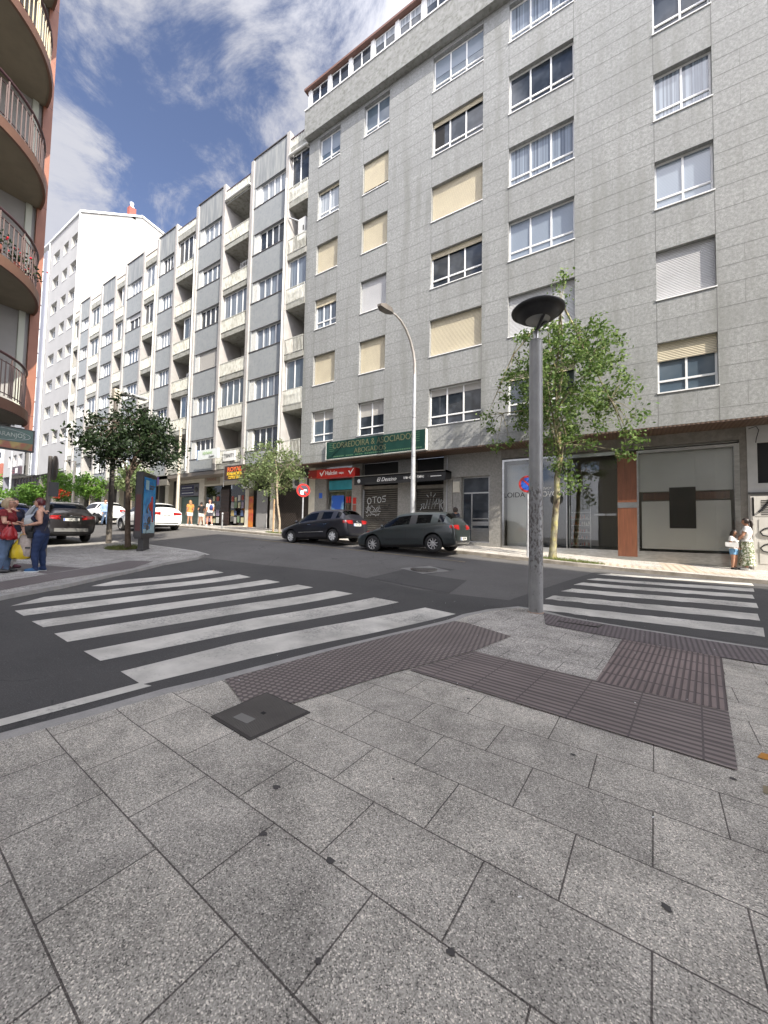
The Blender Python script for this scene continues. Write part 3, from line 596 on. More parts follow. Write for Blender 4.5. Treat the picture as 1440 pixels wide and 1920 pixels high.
for i, (a, b_) in enumerate(spans): # short staggered joints
    if i % 2 == 0:
        n = max(1, round((b_-a)/1.5))
        for r in range(0, 7):
            for j, (o1, o2) in enumerate(((0, -.57), (-.57, -1.14), (-1.14, -WH), (-WH, -WH-.74), (-WH-.74, -3.2))):
                for k in range(1, n+1):
                    x = a+(b_-a)*(k-(.5 if j % 2 else 0))/n
                    if a+.1 < x < b_-.1 and top(r)+o2 >= ZB and top(r)+o1 < 24.1: mb.box(x-.004, YA-.002, top(r)+o2, x+.004, YA+.003, top(r)+o1, 2)
    else:
        for r in range(0, 7):
            for j, (o1, o2) in enumerate(((-WH, -WH-.74), (-WH-.74, -3.2))):
                x = a+(b_-a)*(.36 if j else .66)
                if top(r)+o2 >= ZB and top(r)+o1 < 24.1: mb.box(x-.004, YA-.002, top(r)+o2, x+.004, YA+.003, top(r)+o1, 2)
MT['joint_soft'] = mat('soft_joint', (.20, .20, .19), .8)
mb.build('wall', ['granite', 'joint', 'joint_soft'], A)
# cornice band, attic glazing, roof
mb = MB(); YC_ = 15.14; mb.box(XA0-.08, YC_, 24.12, XA1, YA+.4, 25.72)
mb.quad((XA0-.08, YC_, 24.12), (XA1, YC_, 24.12), (XA1, YA, 24.25), (XA0, YA, 24.25))
mb.box(XA0-.08, YC_-.002, 24.9, XA1, YC_+.01, 24.912, 1)
for k in range(24): x = XA0+1.1+k*1.5; mb.box(x, YC_-.002, 24.12, x+.01, YC_+.01, 24.9, 1); mb.box(x+.7, YC_-.002, 24.9, x+.71, YC_+.01, 25.72, 1)
mb.build('cornice', ['cornice', 'joint'], A)
MB().box(XA0-.1, YC_-.04, 25.72, XA1, YC_+.35, 25.79).build('attic_sill', 'white', A)
mb = MB(); ya = YC_+.12
mb.box(XA0, ya+.1, 25.78, XA1, YA+2, 26.98); 
for k in range(25):
    x = -15.37+1.47*k; mb.box(x-.02, ya-.02, 25.79, x+.20, ya+.1, 26.98)
mb.build('attic_wall', 'white', A)
for k in range(12):
    x = -15.37+1.47*k
    window(A, x+.21, x+1.44, 25.84, 26.93, ya-.02, 'glass_dark', 2, 0, fw=.04, sill=False, rec=.1, inner=.38 if k in (3, 4, 5, 9) else 0, inner_mat='glass_lace')
MB().box(XA0-.15, YC_-.06, 26.98, XA1, YA+12, 27.10).build('roof', 'roof_brown', A)
# windows, floor by floor
spec = {
 (0, 1): dict(glass='glass_blue', inner=.55, inner_mat='glass_blind'), (0, 2): dict(glass='glass_lace', shut=.08), (0, 3): dict(shut=1), (0, 4): dict(glass='glass_curtain', shut=.24, lights=3), (0, 5): dict(shut=1), (0, 6): dict(glass='glass_blue', shut=.0, inner=.3, inner_mat='shutter_pale'),
 (1, 1): dict(glass='glass_blue'), (1, 2): dict(shut=.86), (1, 3): dict(shut=1), (1, 4): dict(shut=1, shut_mat='shutter_w'), (1, 5): dict(shut=1), (1, 6): dict(glass='glass_dark', inner=.42, inner_mat='shutter_pale'),
 (2, 1): dict(glass='glass_blue', inner=.5, inner_mat='glass_blind', lights=3), (2, 2): dict(glass='glass_dark', shut=.13, lights=3, open_l=(-7.4, -6.95)), (2, 3): dict(shut=1), (2, 4): dict(glass='glass_dark', shut=.15, lights=3), (2, 5): dict(shut=1), (2, 6): dict(glass='glass_dark', shut=.0, lights=3, inner=.2, inner_mat='shutter_pale'),
 (3, 1): dict(glass='glass_curtain', lights=3), (3, 2): dict(glass='glass_dark', lights=3), (3, 3): dict(glass='glass_curtain', lights=3), (3, 4): dict(glass='glass_blind', lights=3), (3, 5): dict(shut=1, shut_mat='shutter_w'), (3, 6): dict(glass='glass_dark', lights=3, shut=.18),
 (4, 1): dict(glass='glass_dark'), (4, 2): dict(glass='glass_dark'), (4, 3): dict(glass='glass_curtain'), (4, 4): dict(glass='glass_blind'), (4, 5): dict(shut=1, shut_mat='shutter_w'), (4, 6): dict(glass='glass_blue', shut=.36),
}
for ci, (a, b_) in enumerate(cols):
    for r in range(1, 7):
        s_ = dict(spec.get((ci, r), dict(shut=random.choice([0, 1, .5]), lights=3)))
        s_.setdefault('lights', 2); full = s_.get('shut', 0) == 1
        window(A, a, b_, top(r)-WH, top(r), YA, low=.40, rec=.215, shut_y=.15 if full else .12, **s_)
# soffit and ground-floor piers
YS = 16.6
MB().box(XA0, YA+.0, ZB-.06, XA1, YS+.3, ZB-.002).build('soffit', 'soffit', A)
mb = MB(); zfl = .35
def pier(x0, x1, z0=None, z1=ZB-.06, y=YS): mb.box(x0, y, (z0 if z0 is not None else -.2), x1, y+.5, z1)
for a, b_ in [(-15.3, -14.45), (-12.6, -11.95), (-9.68, -8.72), (-7.19, -6.77), (-5.02, -4.5), (3.2, 3.38)]: pier(a, b_)
pier(-6.77, -5.02, 3.95)
pieces(mb, 'base_pier', 'granite_low', A)
mb = MB()
mb.box(-4.5, YS, 4.62, 3.38, YS+.4, ZB-.06).box(-4.5, YS, -.2, -4.45, YS+.4, 4.62).box(3.2, YS-.01, -.2, 3.379, YS+.4, ZB-.06)
for x in [-4.1+.55*k for k in range(14)]: mb.box(x, YS-.003, 4.62, x+.008, YS+.01, ZB-.06, 1)
for z in (1.5, 2.1, 2.7, 3.3, 3.9): mb.box(3.2, YS-.013, z, 3.379, YS, z+.008, 1)
mb.build('shop_cladding', ['stone_panel', 'joint'], A)
# ----- entrance door of the block
mb = MB(); x0, x1, z0, z1 = -6.35, -5.07, 1.0, 3.95; y = YS+.28
for a, b_, c, e in [(x0, x0+.05, z0, z1), (x1-.06, x1, z0, z1), (x0, x1, z1-.05, z1), (x0, x1, 3.18, 3.24), (-5.93, -5.88, z0, 3.18), (x0, x1, z0, z0+.06), (-5.88, x1, 2.0, 2.05), (-5.88, x1, 1.55, 1.6)]: mb.box(a, y, c, b_, y+.05, e)
dr = mb.build('entrance_door', 'steel', A)
MB().box(x0, y+.02, z0, x1, y+.03, z1).build('pane', 'glass_dark', dr); MB().box(-5.88, y+.01, 1.06, x1-.06, y+.02, 1.55).box(-5.88, y+.01, 1.72, x1-.06, y+.02, 1.9).build('kick_plate', 'steel', dr)
mb = MB(); mb.tube([(-5.8, y-.06, 2.02), (-5.2, y-.06, 2.02)], .018).tube([(-5.8, y-.06, 2.02), (-5.8, y, 2.02)], .012).tube([(-5.2, y-.06, 2.02), (-5.2, y, 2.02)], .012).build('handle', 'steel', dr)
MB().box(-6.77, YS+.1, -.2, -6.35, YS+.4, 3.95).build('entrance_wall', 'granite_low', A); MB().box(-6.35, YS, .7, -5.02, YS+.4, .97).build('entrance_step', 'granite_low', A)
MB().box(-6.77+.02, YS+.04, 3.25, -6.42, YS+.1, 3.75).build('entry_panel', 'cream', A)
# ----- shutters of the closed bar
for (a, b_, z0, z1) in [(-11.9, -9.68, 1.0, 3.62), (-8.72, -7.19, .9, 3.52)]:
    MB().box(a, YS+.2, z0-.4, b_, YS+.23, z1).build('shop_shutter', 'shop_shutter', A); MB().box(a, YS+.1, z1, b_, YS+.25, z1+.14).build('shutter_box', 'stone_panel', A)
# dark recess above the awning
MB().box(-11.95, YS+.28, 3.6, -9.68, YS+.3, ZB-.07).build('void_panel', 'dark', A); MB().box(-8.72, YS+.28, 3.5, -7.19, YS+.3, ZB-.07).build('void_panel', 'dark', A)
# ----- travel shop
MB().box(-14.45, YS+.3, .6, -12.6, YS+.33, 4.9).build('shop_back', 'stone_panel', A)
mb = MB(); mb.box(-14.4, YS+.16, .9, -14.33, YS+.22, 4.2).box(-12.68, YS+.16, .9, -12.6, YS+.22, 4.2).box(-14.33, YS+.16, 3.55, -12.68, YS+.22, 3.62).box(-13.15, YS+.16, .9, -13.1, YS+.22, 3.55).build('shop_window_frame', 'steel', A)
MB().box(-14.33, YS+.18, .9, -12.68, YS+.19, 3.55).build('shop_pane', 'shop_glass', A)
MB().box(-15.45, YS+.3, -.2, 22, YS+.34, ZB-.06).quad((0, 0, -5), (0.01, 0, -5), (0.01, .01, -5)).build('ground_floor_back_wall', 'dark', A) if False else None
# ----- salon: frame, glazing, interior
FL = .80
mb = MB()
for a, b_, c, e in [(-4.45, -4.36, FL, 4.56), (-4.36, -1.9, 4.48, 4.56), (-1.9, -.2, 4.42, 4.54), (.4, 3.2, 4.40, 4.50), (3.06, 3.2, .62, 4.40), (.4, .46, FL, 4.40), (-1.93, -1.90, FL-.1, 4.48)]: mb.box(a, YS-.03, c, b_, YS+.1, e)
mb.box(-4.45, YS-.04, .3, 3.2, YS+.1, .86)
mb.build('shopfront_frame', 'steel', A)
MB().box(-4.36, YS+.02, .86, -1.93, YS+.03, 4.48).build('shop_pane', 'shop_glass', A)
MB().box(-1.90, YS+.60, .86, -.2, YS+.61, 4.42).build('shop_pane', 'shop_glass', A)
MB().box(.46, YS+.02, .86, 3.06, YS+.03, 4.40).build('shop_pane', 'shop_glass', A)
wd = MB().box(-.20, YS-.05, .64, .40, YS+.2, 2.42).box(-.20, YS-.05, 2.62, .40, YS+.2, 4.44).box(-.012, YS-.053, .64, -.004, YS, 4.44, 1).box(.19, YS-.053, .64, .198, YS, 4.44, 1).build('wood_pillar', ['wood', 'letter_brown'], A)
MB().box(-.20, YS-.06, 2.42, .40, YS+.2, 2.62).build('steel_plate', 'steel', wd)
# room behind
mb = MB(); mb.box(-4.45, YS+4.5, .3, 3.2, YS+4.6, 4.6).box(-4.5, YS+.1, .3, -4.45, YS+4.5, 4.6).box(3.2, YS+.1, .3, 3.25, YS+4.5, 4.6).box(-4.45, YS+.1, 4.56, 3.2, YS+4.5, 4.62); mb.build('salon_wall', mat('salon_inner_wall', (.36, .34, .30), .8), A)
MB().box(-4.45, YS+.1, .7, 3.2, YS+4.5, .84).build('salon_floor', mat('salon_floor', (.16, .15, .14), .3), A)
MB().box(-4.36, YS+.5, .86, -3.2, YS+.52, 4.40).build('display_screen', 'frost', A)
MB().box(-3.2, YS+2.2, .86, -1.9, YS+2.22, 4.4).build('partition', mat('dark_salon_partition', (.06, .06, .06), .4), A)
mb = MB(); mb.box(.55, YS+.16, .95, 1.36, YS+.18, 2.65).box(2.09, YS+.16, .95, 3.0, YS+.18, 2.65).box(1.36, YS+.16, .95, 2.09, YS+.18, 1.69).box(.46, YS+.16, 3.0, 3.06, YS+.18, 4.4); mb.build('frosted_screen', 'frost', A)
MB().box(1.36, YS+.13, 1.69, 2.09, YS+.17, 3.13).build('display_board', 'dark', A)
MB().box(.6, YS+.3, 2.7, 3.0, YS+.33, 2.98).build('wood_shelf_strip', 'wood', A)
# product shelf
t1 = thing('product_shelf', 'glass display shelf with rows of bottles behind the salon door glass', 'shelf', (-1.5, YS+.95, .84))
mb = MB()
for k in range(6): mb.box(-1.88, YS+.75, .95+k*.27, -1.15, YS+1.1, .965+k*.27)
mb.box(-1.9, YS+.75, .84, -1.88, YS+1.1, 2.6).box(-1.15, YS+.75, .84, -1.13, YS+1.1, 2.6); mb.build('frame', 'steel', t1)
mb = MB(); random.seed(11)
for k in range(5):
    for j in range(9):
        x = -1.83+j*.078; h = random.uniform(.09, .18); mb.lathe([(.001, 0), (.022, 0), (.022, h*.7), (.009, h*.8), (.009, h), (.001, h)], (x, YS+.83, .967+k*.27), 8, mi=random.randint(0, 3))
mb.build('bottles', [mat('bottle_amber', (.35, .10, .03), .2), mat('bottle_white', (.7, .7, .68), .3), mat('bottle_black', (.02, .02, .02), .2), mat('bottle_red', (.4, .06, .04), .3)], t1)['kind'] = 'stuff'
MB().box(-1.0, YS+.55, 2.16, -.62, YS+.59, 2.24).box(-.58, YS+.55, 2.16, -.25, YS+.59, 2.24).build('door_handle', 'steel', A)
# right wall with box window
mb = MB(); holed(mb, 3.38, 9, -.2, ZB-.05, [(3.62, 5.4, 3.15, 4.47)], YS-.05, .2); mb.quad((3.38, YS-.05, -.2), (3.38, YS+.4, -.2), (3.38, YS+.4, ZB-.05), (3.38, YS-.05, ZB-.05)); mb.build('side_wall', mat('whitewashed_panel', (.42, .42, .41), .7, 0, (.36, .36, .35), 2, 5), A)
MB().box(3.62, YS+.1, 3.15, 5.4, YS+.14, 4.47).build('box_window', 'dark', A)
MB().box(3.38, YS-.12, 2.80, 9, YS-.05, 2.86).build('ledge', 'black', A)
gt = MB(); gt.box(3.42, YS-.10, .35, 6.2, YS-.055, 2.74)
for (a, b_, c, e) in [(3.46, 3.95, 2.1, 2.7), (3.46, 3.5, .4, 2.7), (3.6, 4.3, 1.45, 2.0), (3.6, 4.3, .6, 1.3)]: gt.box(a, YS-.115, c, b_, YS-.10, e)
g_ = gt.build('garage_door', mat('white_painted_door', (.55, .53, .49), .6, 0, (.48, .46, .42), 2, 5), A)
mb = MB()
for k in range(9): mb.box(3.66, YS-.122, 2.14+k*.055, 4.3, YS-.114, 2.165+k*.055)
mb.build('vent', 'dark', g_)
mb = MB(); mb.tube([(3.60, YS-.13, 2.22), (3.68, YS-.13, 2.3), (3.85, YS-.13, 2.55), (3.95, YS-.13, 2.75)], .035, 6)
pts = [(4.2, 1.80), (3.95, 1.78), (3.72, 1.70), (3.62, 1.60), (3.68, 1.50), (3.85, 1.46), (4.1, 1.52), (4.3, 1.60)]
mb.tube([(x, YS-.128, z) for x, z in pts], .022, 6); mb.tube([(x, YS-.128, z-.50) for x, z in pts], .020, 6)
gr = mb.build('graffiti', 'graf_k', g_)
mb = MB(); mb.tube([(3.42, YS-.08, 4.92), (3.6, YS-.1, 4.98), (3.66, YS-.1, 4.85), (3.6, YS-.1, 4.6), (3.58, YS-.1, 4.45)], .012, 6); mb.build('cable', 'black', A)
# downpipe by the entrance
MB().tube([(-7.0, YS-.05, .8), (-7.0, YS-.05, 4.9)], .03, 8).build('downpipe', 'galv', A)
# posters / fittings of the travel shop
tag(MB().box(-14.1, YS+.10, 1.7, -13.22, YS+.13, 3.33).build('poster', 'poster_blue'), 'blue beach holiday poster in the travel shop window', 'poster')
tag(MB().box(-14.3, YS+.1, 3.66, -12.66, YS+.14, 4.18).build('poster', 'teal'), 'teal banner above the travel shop window', 'banner')
for k, (x, z) in enumerate([(-12.5, 3.0), (-12.5, 2.6)]): tag(MB().box(x, YS-.012, z-.17, x+.22, YS-.001, z+.17).build('notice', 'red' if k == 0 else 'letter_brown'), ['red framed notice on the pier right of the travel shop', 'small brown notice under the red notice by the travel shop'][k], 'notice')
for k in range(3): tag(MB().box(-13.08+k*.19, YS+.12, 2.9, -12.94+k*.19, YS+.13, 3.25).build('notice', 'red'), 'small red card inside the travel shop door, ' + ('leftmost of three', 'middle of three', 'rightmost of three')[k], 'notice', 'red cards in the travel shop')
tag(MB().box(-14.95, YS-.02, 3.2, -14.72, YS-.001, 3.5).build('notice', 'no_blue'), 'small blue and white plate on the pier left of the travel shop', 'plate')
# ----- signs
s1 = thing('shop_sign', 'long faded green lawyers sign with gold letters above the closed bar', 'sign', (-10.5, YA-.1, 5.1))
MB().box(-13.4, YA-.16, 5.12, -7.56, YA, 6.04).build('board', 'sign_green', s1)
MB().box(-13.44, YA-.17, 5.10, -13.40, YA, 6.06).box(-7.56, YA-.17, 5.1, -7.52, YA, 6.06).box(-13.4, YA-.165, 5.10, -7.56, YA, 5.12).build('frame', 'white_dirty', s1)
text('lettering', 'CORREDOIRA & ASOCIADOS', .43, 'gold', (-10.55, YA-.165, 5.79), s1, sx=.86)
text('lettering', 'ABOGADOS', .35, 'gold', (-10.6, YA-.165, 5.42), s1, sx=1.0)
mb = MB(); random.seed(5)
for k in range(44): x = -12.9+k*.118; mb.box(x, YA-.164, 5.20, x+.09, YA-.16, 5.26) if random.random() > .12 else None
for z in (5.93, 5.83, 5.73, 5.63, 5.53): mb.box(-13.2, YA-.164, z, -12.85+.1*random.random(), YA-.16, z+.025); mb.box(-8.3, YA-.164, z, -7.85, YA-.16, z+.025)
mb.build('small_print', 'gold_dim', s1)
s1 = thing('shop_sign', 'red box sign of the travel agency with white bird mark', 'sign', (-13.5, 15.9, 4.3))
MB().box(-15.15, 15.86, 4.28, -14.5, 16.3, 4.72).build('side_box', 'red_dark', s1); MB().box(-14.5, 15.85, 4.24, -12.36, 16.3, 4.71).box(-12.36, 15.86, 4.22, -11.86, 16.3, 4.68).build('box', 'red', s1)
text('lettering', 'Halcón', .31, 'sign_white', (-13.45, 15.84, 4.48), s1, bold=.004, sx=.95); text('lettering', 'viajes', .17, 'sign_white', (-12.75, 15.84, 4.45), s1, sx=.9)
for x in (-14.12, -12.12): MB().add([(x-.17, 15.845, 4.53), (x-.10, 15.845, 4.56), (x-.04, 15.845, 4.42), (x+.16, 15.845, 4.66), (x+.19, 15.845, 4.64), (x-.03, 15.845, 4.32)], [(0, 5, 2, 1), (2, 5, 4, 3)]).build('mark', 'sign_white', s1)
s1 = thing('awning', 'black bar awning valance with white script above two graffitied shutters', 'awning', (-9.3, 15.95, 3.75))
mb = MB(); mb.box(-11.92, 15.9, 3.74, -6.8, 15.92, 4.16).box(-11.92, 15.9, 4.12, -6.8, YS, 4.22).quad((-6.8, 15.9, 3.74), (-6.8, YS, 3.9), (-6.8, YS, 4.22), (-6.8, 15.9, 4.22)); mb.build('canopy', mat('black_awning', (.012, .012, .013), .5), s1)
MB().tube([(-11.9, 15.89, 4.2), (-6.8, 15.89, 4.2)], .018, 6).build('bar', 'steel', s1)
text('lettering', 'El Destino', .27, 'sign_white', (-9.95, 15.895, 3.95), s1, shear=.35, sx=1.0); text('lettering', 'BAR · GRILL · TAPAS', .17, 'sign_white', (-8.42, 15.895, 3.96), s1, sx=.72)
MB().lathe([(.04, 0), (.04, .004)], (-7.62, 15.893, 3.96), 12, axis='y').box(-7.54, 15.892, 3.945, -7.0, 15.896, 3.975).build('small_print', 'sign_white', s1)
MB().lathe([(.001, 0), (.10, 0), (.10, .004)], (-11.62, 15.893, 3.94), 16, axis='y').build('crest', 'graf_w', s1)
# graffiti on the shutters: flat paint, separate tags
def scribble(name, strokes, m, y, rr, label, group=None):
    mb = MB()
    for st_ in strokes: mb.tube([(x, y, z) for x, z in st_], rr, 5)
    for i, v in enumerate(mb.v): mb.v[i] = (v[0], y-.002+(v[1]-y)*.12, v[2])
    return tag(mb.build(name, m), label, 'graffiti', group)
def circ(cx, cz, rx, rz, a0=0, a1=360, n=14): return [(cx+rx*math.cos(R_(a0+(a1-a0)*k/n)), cz+rz*math.sin(R_(a0+(a1-a0)*k/n))) for k in range(n+1)]
x0 = -11.55; yy = YS+.185
scribble('graffiti', [circ(x0, 2.98, .12, .16), [(x0+.2, 3.17), (x0+.48, 3.2)], [(x0+.34, 3.18), (x0+.34, 2.85)], circ(x0+.64, 3.02, .11, .15), [(x0+1.05, 3.22), (x0+.85, 3.2), (x0+.85, 3.08), (x0+1.02, 3.05), (x0+1.0, 2.92), (x0+.82, 2.92)]], 'graf_w', yy, .022, 'white sprayed letters OTOS on the left bar shutter')
random.seed(21)
def tagline(x, z, w_, h, n): 
    p = [(x, z)]
    for k in range(n): p.append((x+w_*(k+1)/n, z+random.uniform(-h, h)))
    return p
scribble('graffiti', [tagline(x0-.2, 2.62, .9, .16, 16), tagline(x0-.22, 2.42, .95, .1, 20), tagline(x0-.18, 2.22, .85, .08, 18), [(x0-.08, 2.45), (x0-.05, 2.85), (x0, 2.5)]], 'graf_w', yy, .014, 'white scrawled tag under the OTOS letters on the left bar shutter')
scribble('graffiti', [tagline(x0+.75, 2.62, .6, .2, 12), tagline(x0+.1, 2.0, .9, .12, 16), [(x0+.1, 2.12), (x0+.5, 2.14)]], 'graf_k', yy, .018, 'black sprayed tag in the middle of the left bar shutter')
x0 = -8.5
zig = [(x0, 2.45), (x0+.12, 2.62), (x0+.05, 2.72), (x0+.22, 2.78), (x0+.18, 2.5), (x0+.3, 2.55), (x0+.38, 2.95), (x0+.45, 2.5), (x0+.55, 3.0), (x0+.62, 2.5), (x0+.72, 3.02), (x0+.78, 2.52), (x0+.9, 3.0), (x0+.72, 2.72), (x0+.95, 2.75), (x0+1.0, 3.0), (x0+1.05, 2.4), (x0+1.12, 2.95), (x0+1.25, 2.85), (x0+1.1, 2.7), (x0+1.2, 2.45)]
scribble('graffiti', [zig, [(x0+.35, 3.2), (x0+.45, 3.08)], [(x0+.58, 3.32), (x0+.58, 3.12)], [(x0+.82, 3.24), (x0+.7, 3.08)], circ(x0+.65, 2.05, .25, .14, 20, 160)], 'graf_w', yy, .018, 'large white jagged tag with three rays on the right bar shutter')
text_ = thing('window_lettering', 'dark and white salon name letters on the left shop window', 'lettering', (-3.3, YS, 3.0))
text('lettering', 'LOIDA', .30, 'letter_grey', (-3.95, YS-.035+.03, 3.02), text_, sx=1.0); text('lettering', 'PROVOST', .30, 'sign_white', (-2.55, YS-.005, 3.02), text_, sx=.9); text('lettering', 'FRANCK', .15, 'sign_white', (-2.75, YS-.005, 3.26), text_, sx=1.0)
text('lettering', 'hairdressing', .10, 'letter_grey', (.1, YS-.065, 2.52), text_, shear=.3) if False else None
# ================================================================== BUILDING B : blue-grey stepped block with balconies
YB = 15.5
B = thing('apartment_building', 'long blue grey apartment block with stained white balconies and flat parapets stepping along the street', 'building', (-30, YB, 1.2))
B0 = 5.3
def topB(x): return 25.75-(min(max(-x-16, 0), 34))*1.62/31
def zB(x, z): return B0+(z-B0)*(topB(x)-B0)/(25.75-B0)
panels = [(-20.30, -17.25), (-26.45, -23.50), (-31.95, -29.52), (-37.35, -34.45), (-42.15, -39.55), (-47.1, -44.95)]
bays = [(-17.0, -15.47), (-23.25, -20.55), (-29.27, -26.7), (-34.2, -32.2), (-39.3, -37.6), (-44.7, -42.4), (-48.7, -47.35)]
sills = [22.35, 19.13, 15.91, 12.69, 9.47, 6.25]
MT['dark_trim'] = mat('dark_trim', (.10, .09, .09), .6)
wallmb = MB(); topmb = MB(); trim = MB(); fins = MB()
random.seed(17)
Bp = []
for pi, (a, b_) in enumerate(panels):
    xm = (a+b_)/2; zt = zB(xm, 25.75); zz = lambda z: zB(xm, z)
    wa, wb = a+.16, b_-.12
    hs = [(wa, wb, zz(s_), zz(s_+1.36)) for s_ in sills]
    lim = zz(sills[0]+1.36)
    holed(wallmb, a, b_, zz(B0), lim, hs, YB, .3); wallmb.quad((a, YB-.02, lim), (b_, YB-.02, lim), (b_, YB-.02, zt), (a, YB-.02, zt), mi=1)
    wallmb.quad((a, YB-.02, lim), (a, YB+.0, lim), (b_, YB, lim), (b_, YB-.02, lim), mi=1)
    trim.box(a-.12, YB-.08, zt, b_+.12, YB+.5, zt+.06)
    for j, h in enumerate(hs):
        side = .16*(h[1]-h[0])
        g = random.choice(['glass_dark', 'glass_curtain', 'glass_curtain', 'glass_dark', 'glass_lace'])
        k = dict(lights=4)
        if (pi, j) == (1, 3): k = dict(lights=1, shut=1, shut_mat='shutter_pale')
        if (pi, j) == (1, 1): k = dict(lights=4, shut=.16, shut_mat='shutter_pale')
        if (pi, j) == (0, 5): g = 'glass_dark'
        if (pi, j) in ((2, 5), (3, 4)): g = 'glass_lace'
        if (pi, j) == (3, 1): k = dict(lights=3, shut=.3, shut_mat='shutter_w')
        wn = window(B, h[0]+side*(1.0 if pi != 1 else .7), h[1]-.004, h[2], h[3], YB+.02, g, rec=.16, fw=.05, sill=False, mull=.075, **k)
        MB().box(h[0]-.16, YB-.03, h[2]-.05, h[1]+.12, YB+.02, h[2]).build('sill', 'dark_trim', wn); MB().box(h[0]-.16, YB-.008, h[3], h[1]+.12, YB+.02, h[3]+.03).build('lintel', 'dark_trim', wn)
        MB().box(h[0], YB+.06, h[2], h[0]+side, YB+.2, h[3]).build('side_panel', 'white_dirty', wn)
    # pillars either side
    for x0, x1 in ((a-.25, a), (b_, b_+.25)):
        fins.box(x0, YB-.12, B0-.05, x1, YB+1.6, zB(x0, 25.72))
    wallmb.box(a, YB+.31, zz(B0), b_, YB+3, zt-.02)
wallmb.build('wall', ['blue_grey', 'panel_top'], B); pieces(trim, 'coping', 'dark_trim', B); pieces(fins, 'pillar', 'fin', B)
wm = MB(); wm.box(-48.7, YB+1.61, B0, -15.46, YB+1.9, 23.3); wm.build('balcony_back_wall', 'balc_wall', B)
# balconies: floors f=0 (top) .. 5, floor slab bottoms
slabz = [20.75, 17.5, 14.44, 11.35, 8.28, B0-.02]
glz = {0: 'g.g.g.', 1: '..g.g.', 2: 'g..h.h', 3: 'gg....', 4: '.g....', 5: 'gg.g..', 6: '......'}
glz = {0: ['g', 'b', 'g', 'o', 'g', 'o'], 1: ['o', 'o', 'g', 'o', 'g', 'd'], 2: ['g', 'o', 'h', 'a', 'h', 'o'], 3: ['g', 'g', 'o', 'o', 'o', 'o'], 4: ['h', 'g', 'o', 'o', 'o', 'g'], 5: ['g', 'g', 'o', 'g', 'o', 'o'], 6: ['g', 'o', 'o', 'o', 'o', 'o']}
roofs = MB()
for bi, (a, b_) in enumerate(bays):
    xm = (a+b_)/2; zz = lambda z: zB(xm, z)
    # roof slab with parapet rail
    roofs.box(a, YB-.02, zz(24.13), b_, YB+3, zz(24.6))
    for f in range(6):
        zs = zz(slabz[f]); zf = zs+.33
        bl = MB().box(a, YB-.03, zs, b_, YB+1.6, zf).build('balcony', 'slab', B)
        rl = MB(); zt = zf+.88; y0 = YB-.06
        rl.box(a+.02, y0, zt, b_-.02, y0+.05, zt+.04); rl.box(a+.02, y0, zf+.03, b_-.02, y0+.03, zf+.06)
        n = int((b_-a)/.11)
        for k in range(n+1): x = a+.03+(b_-a-.08)*k/n; rl.box(x, y0+.005, zf+.05, x+.022, y0+.03, zt)
        solid = bi != 0
        if solid: rl.box(a+.03, y0+.03, zf+.02, b_-.03, y0+.045, zt-.02, 1)
        rl.build('railing', ['rail', 'rail'], bl)
        kind = glz[bi][f]; ze = zz(slabz[f-1]) if f else zz(24.13)
        if kind in 'gh':
            xa = a+.05 if kind == 'g' else a+(b_-a)*.45
            window(bl, xa, b_-.04, zt+.02, ze-.02, YB+.05, random.choice(['glass_dark', 'glass_blue', 'glass_curtain']), lights=max(2, int((b_-xa)/.62)), rec=.12, fw=.05, sill=False)
            if kind == 'h': MB().box(xa-.04, YB+.12, zf, xa, YB+1.6, ze).build('side_screen', 'white_dirty', bl)
            if zt-zf > .3: MB().box(xa, YB+.1, zf, b_-.04, YB+.14, zt+.02).build('screen_base', 'white_dirty', bl)
        else:
            w_ = min(.9, (b_-a)*.5); wn = window(bl, b_-w_-.15, b_-.12, zf+.05, zf+2.1, YB+1.45, 'glass_dark', 1, rec=.14, sill=False, shut=.25 if f % 2 else 0, shut_mat='shutter_w')
    zp = zz(24.6); rl = MB(); y0 = YB-.05
    n = int((b_-a)/.12)
    for k in range(n+1): x = a+.03+(b_-a-.08)*k/n; rl.box(x, y0, zp, x+.03, y0+.03, zz(25.12))
    rl.box(a+.02, y0-.01, zz(25.10), b_-.02, y0+.05, zz(25.15), 1); rl.box(a+.03, y0+.03, zp, b_-.03, y0+.05, zz(25.05))
    rl.build('roof_railing', [['rail', 'rail', 'rail', 'cream_sun', 'rust', 'rail', 'rail'][bi] if bi != 4 else 'cream_sun', 'trim_dark' if 'trim_dark' in MT else 'left_rail'], B)
pieces(roofs, 'roof_slab', 'slab', B)
for x, z0 in ((-17.13, 5.3), (-26.62, 5.4), (-32.1, 9)): MB().tube([(x, YB-.17, z0), (x, YB-.17, 22.6)], .055, 8).build('downpipe', 'white_dirty', B)
mb = MB(); mb.box(-15.46, YB+.0, B0-.3, -48.7, YB+1.1, B0-.05).build('canopy_edge', mat('brown_fascia', (.17, .15, .13), .6), B)
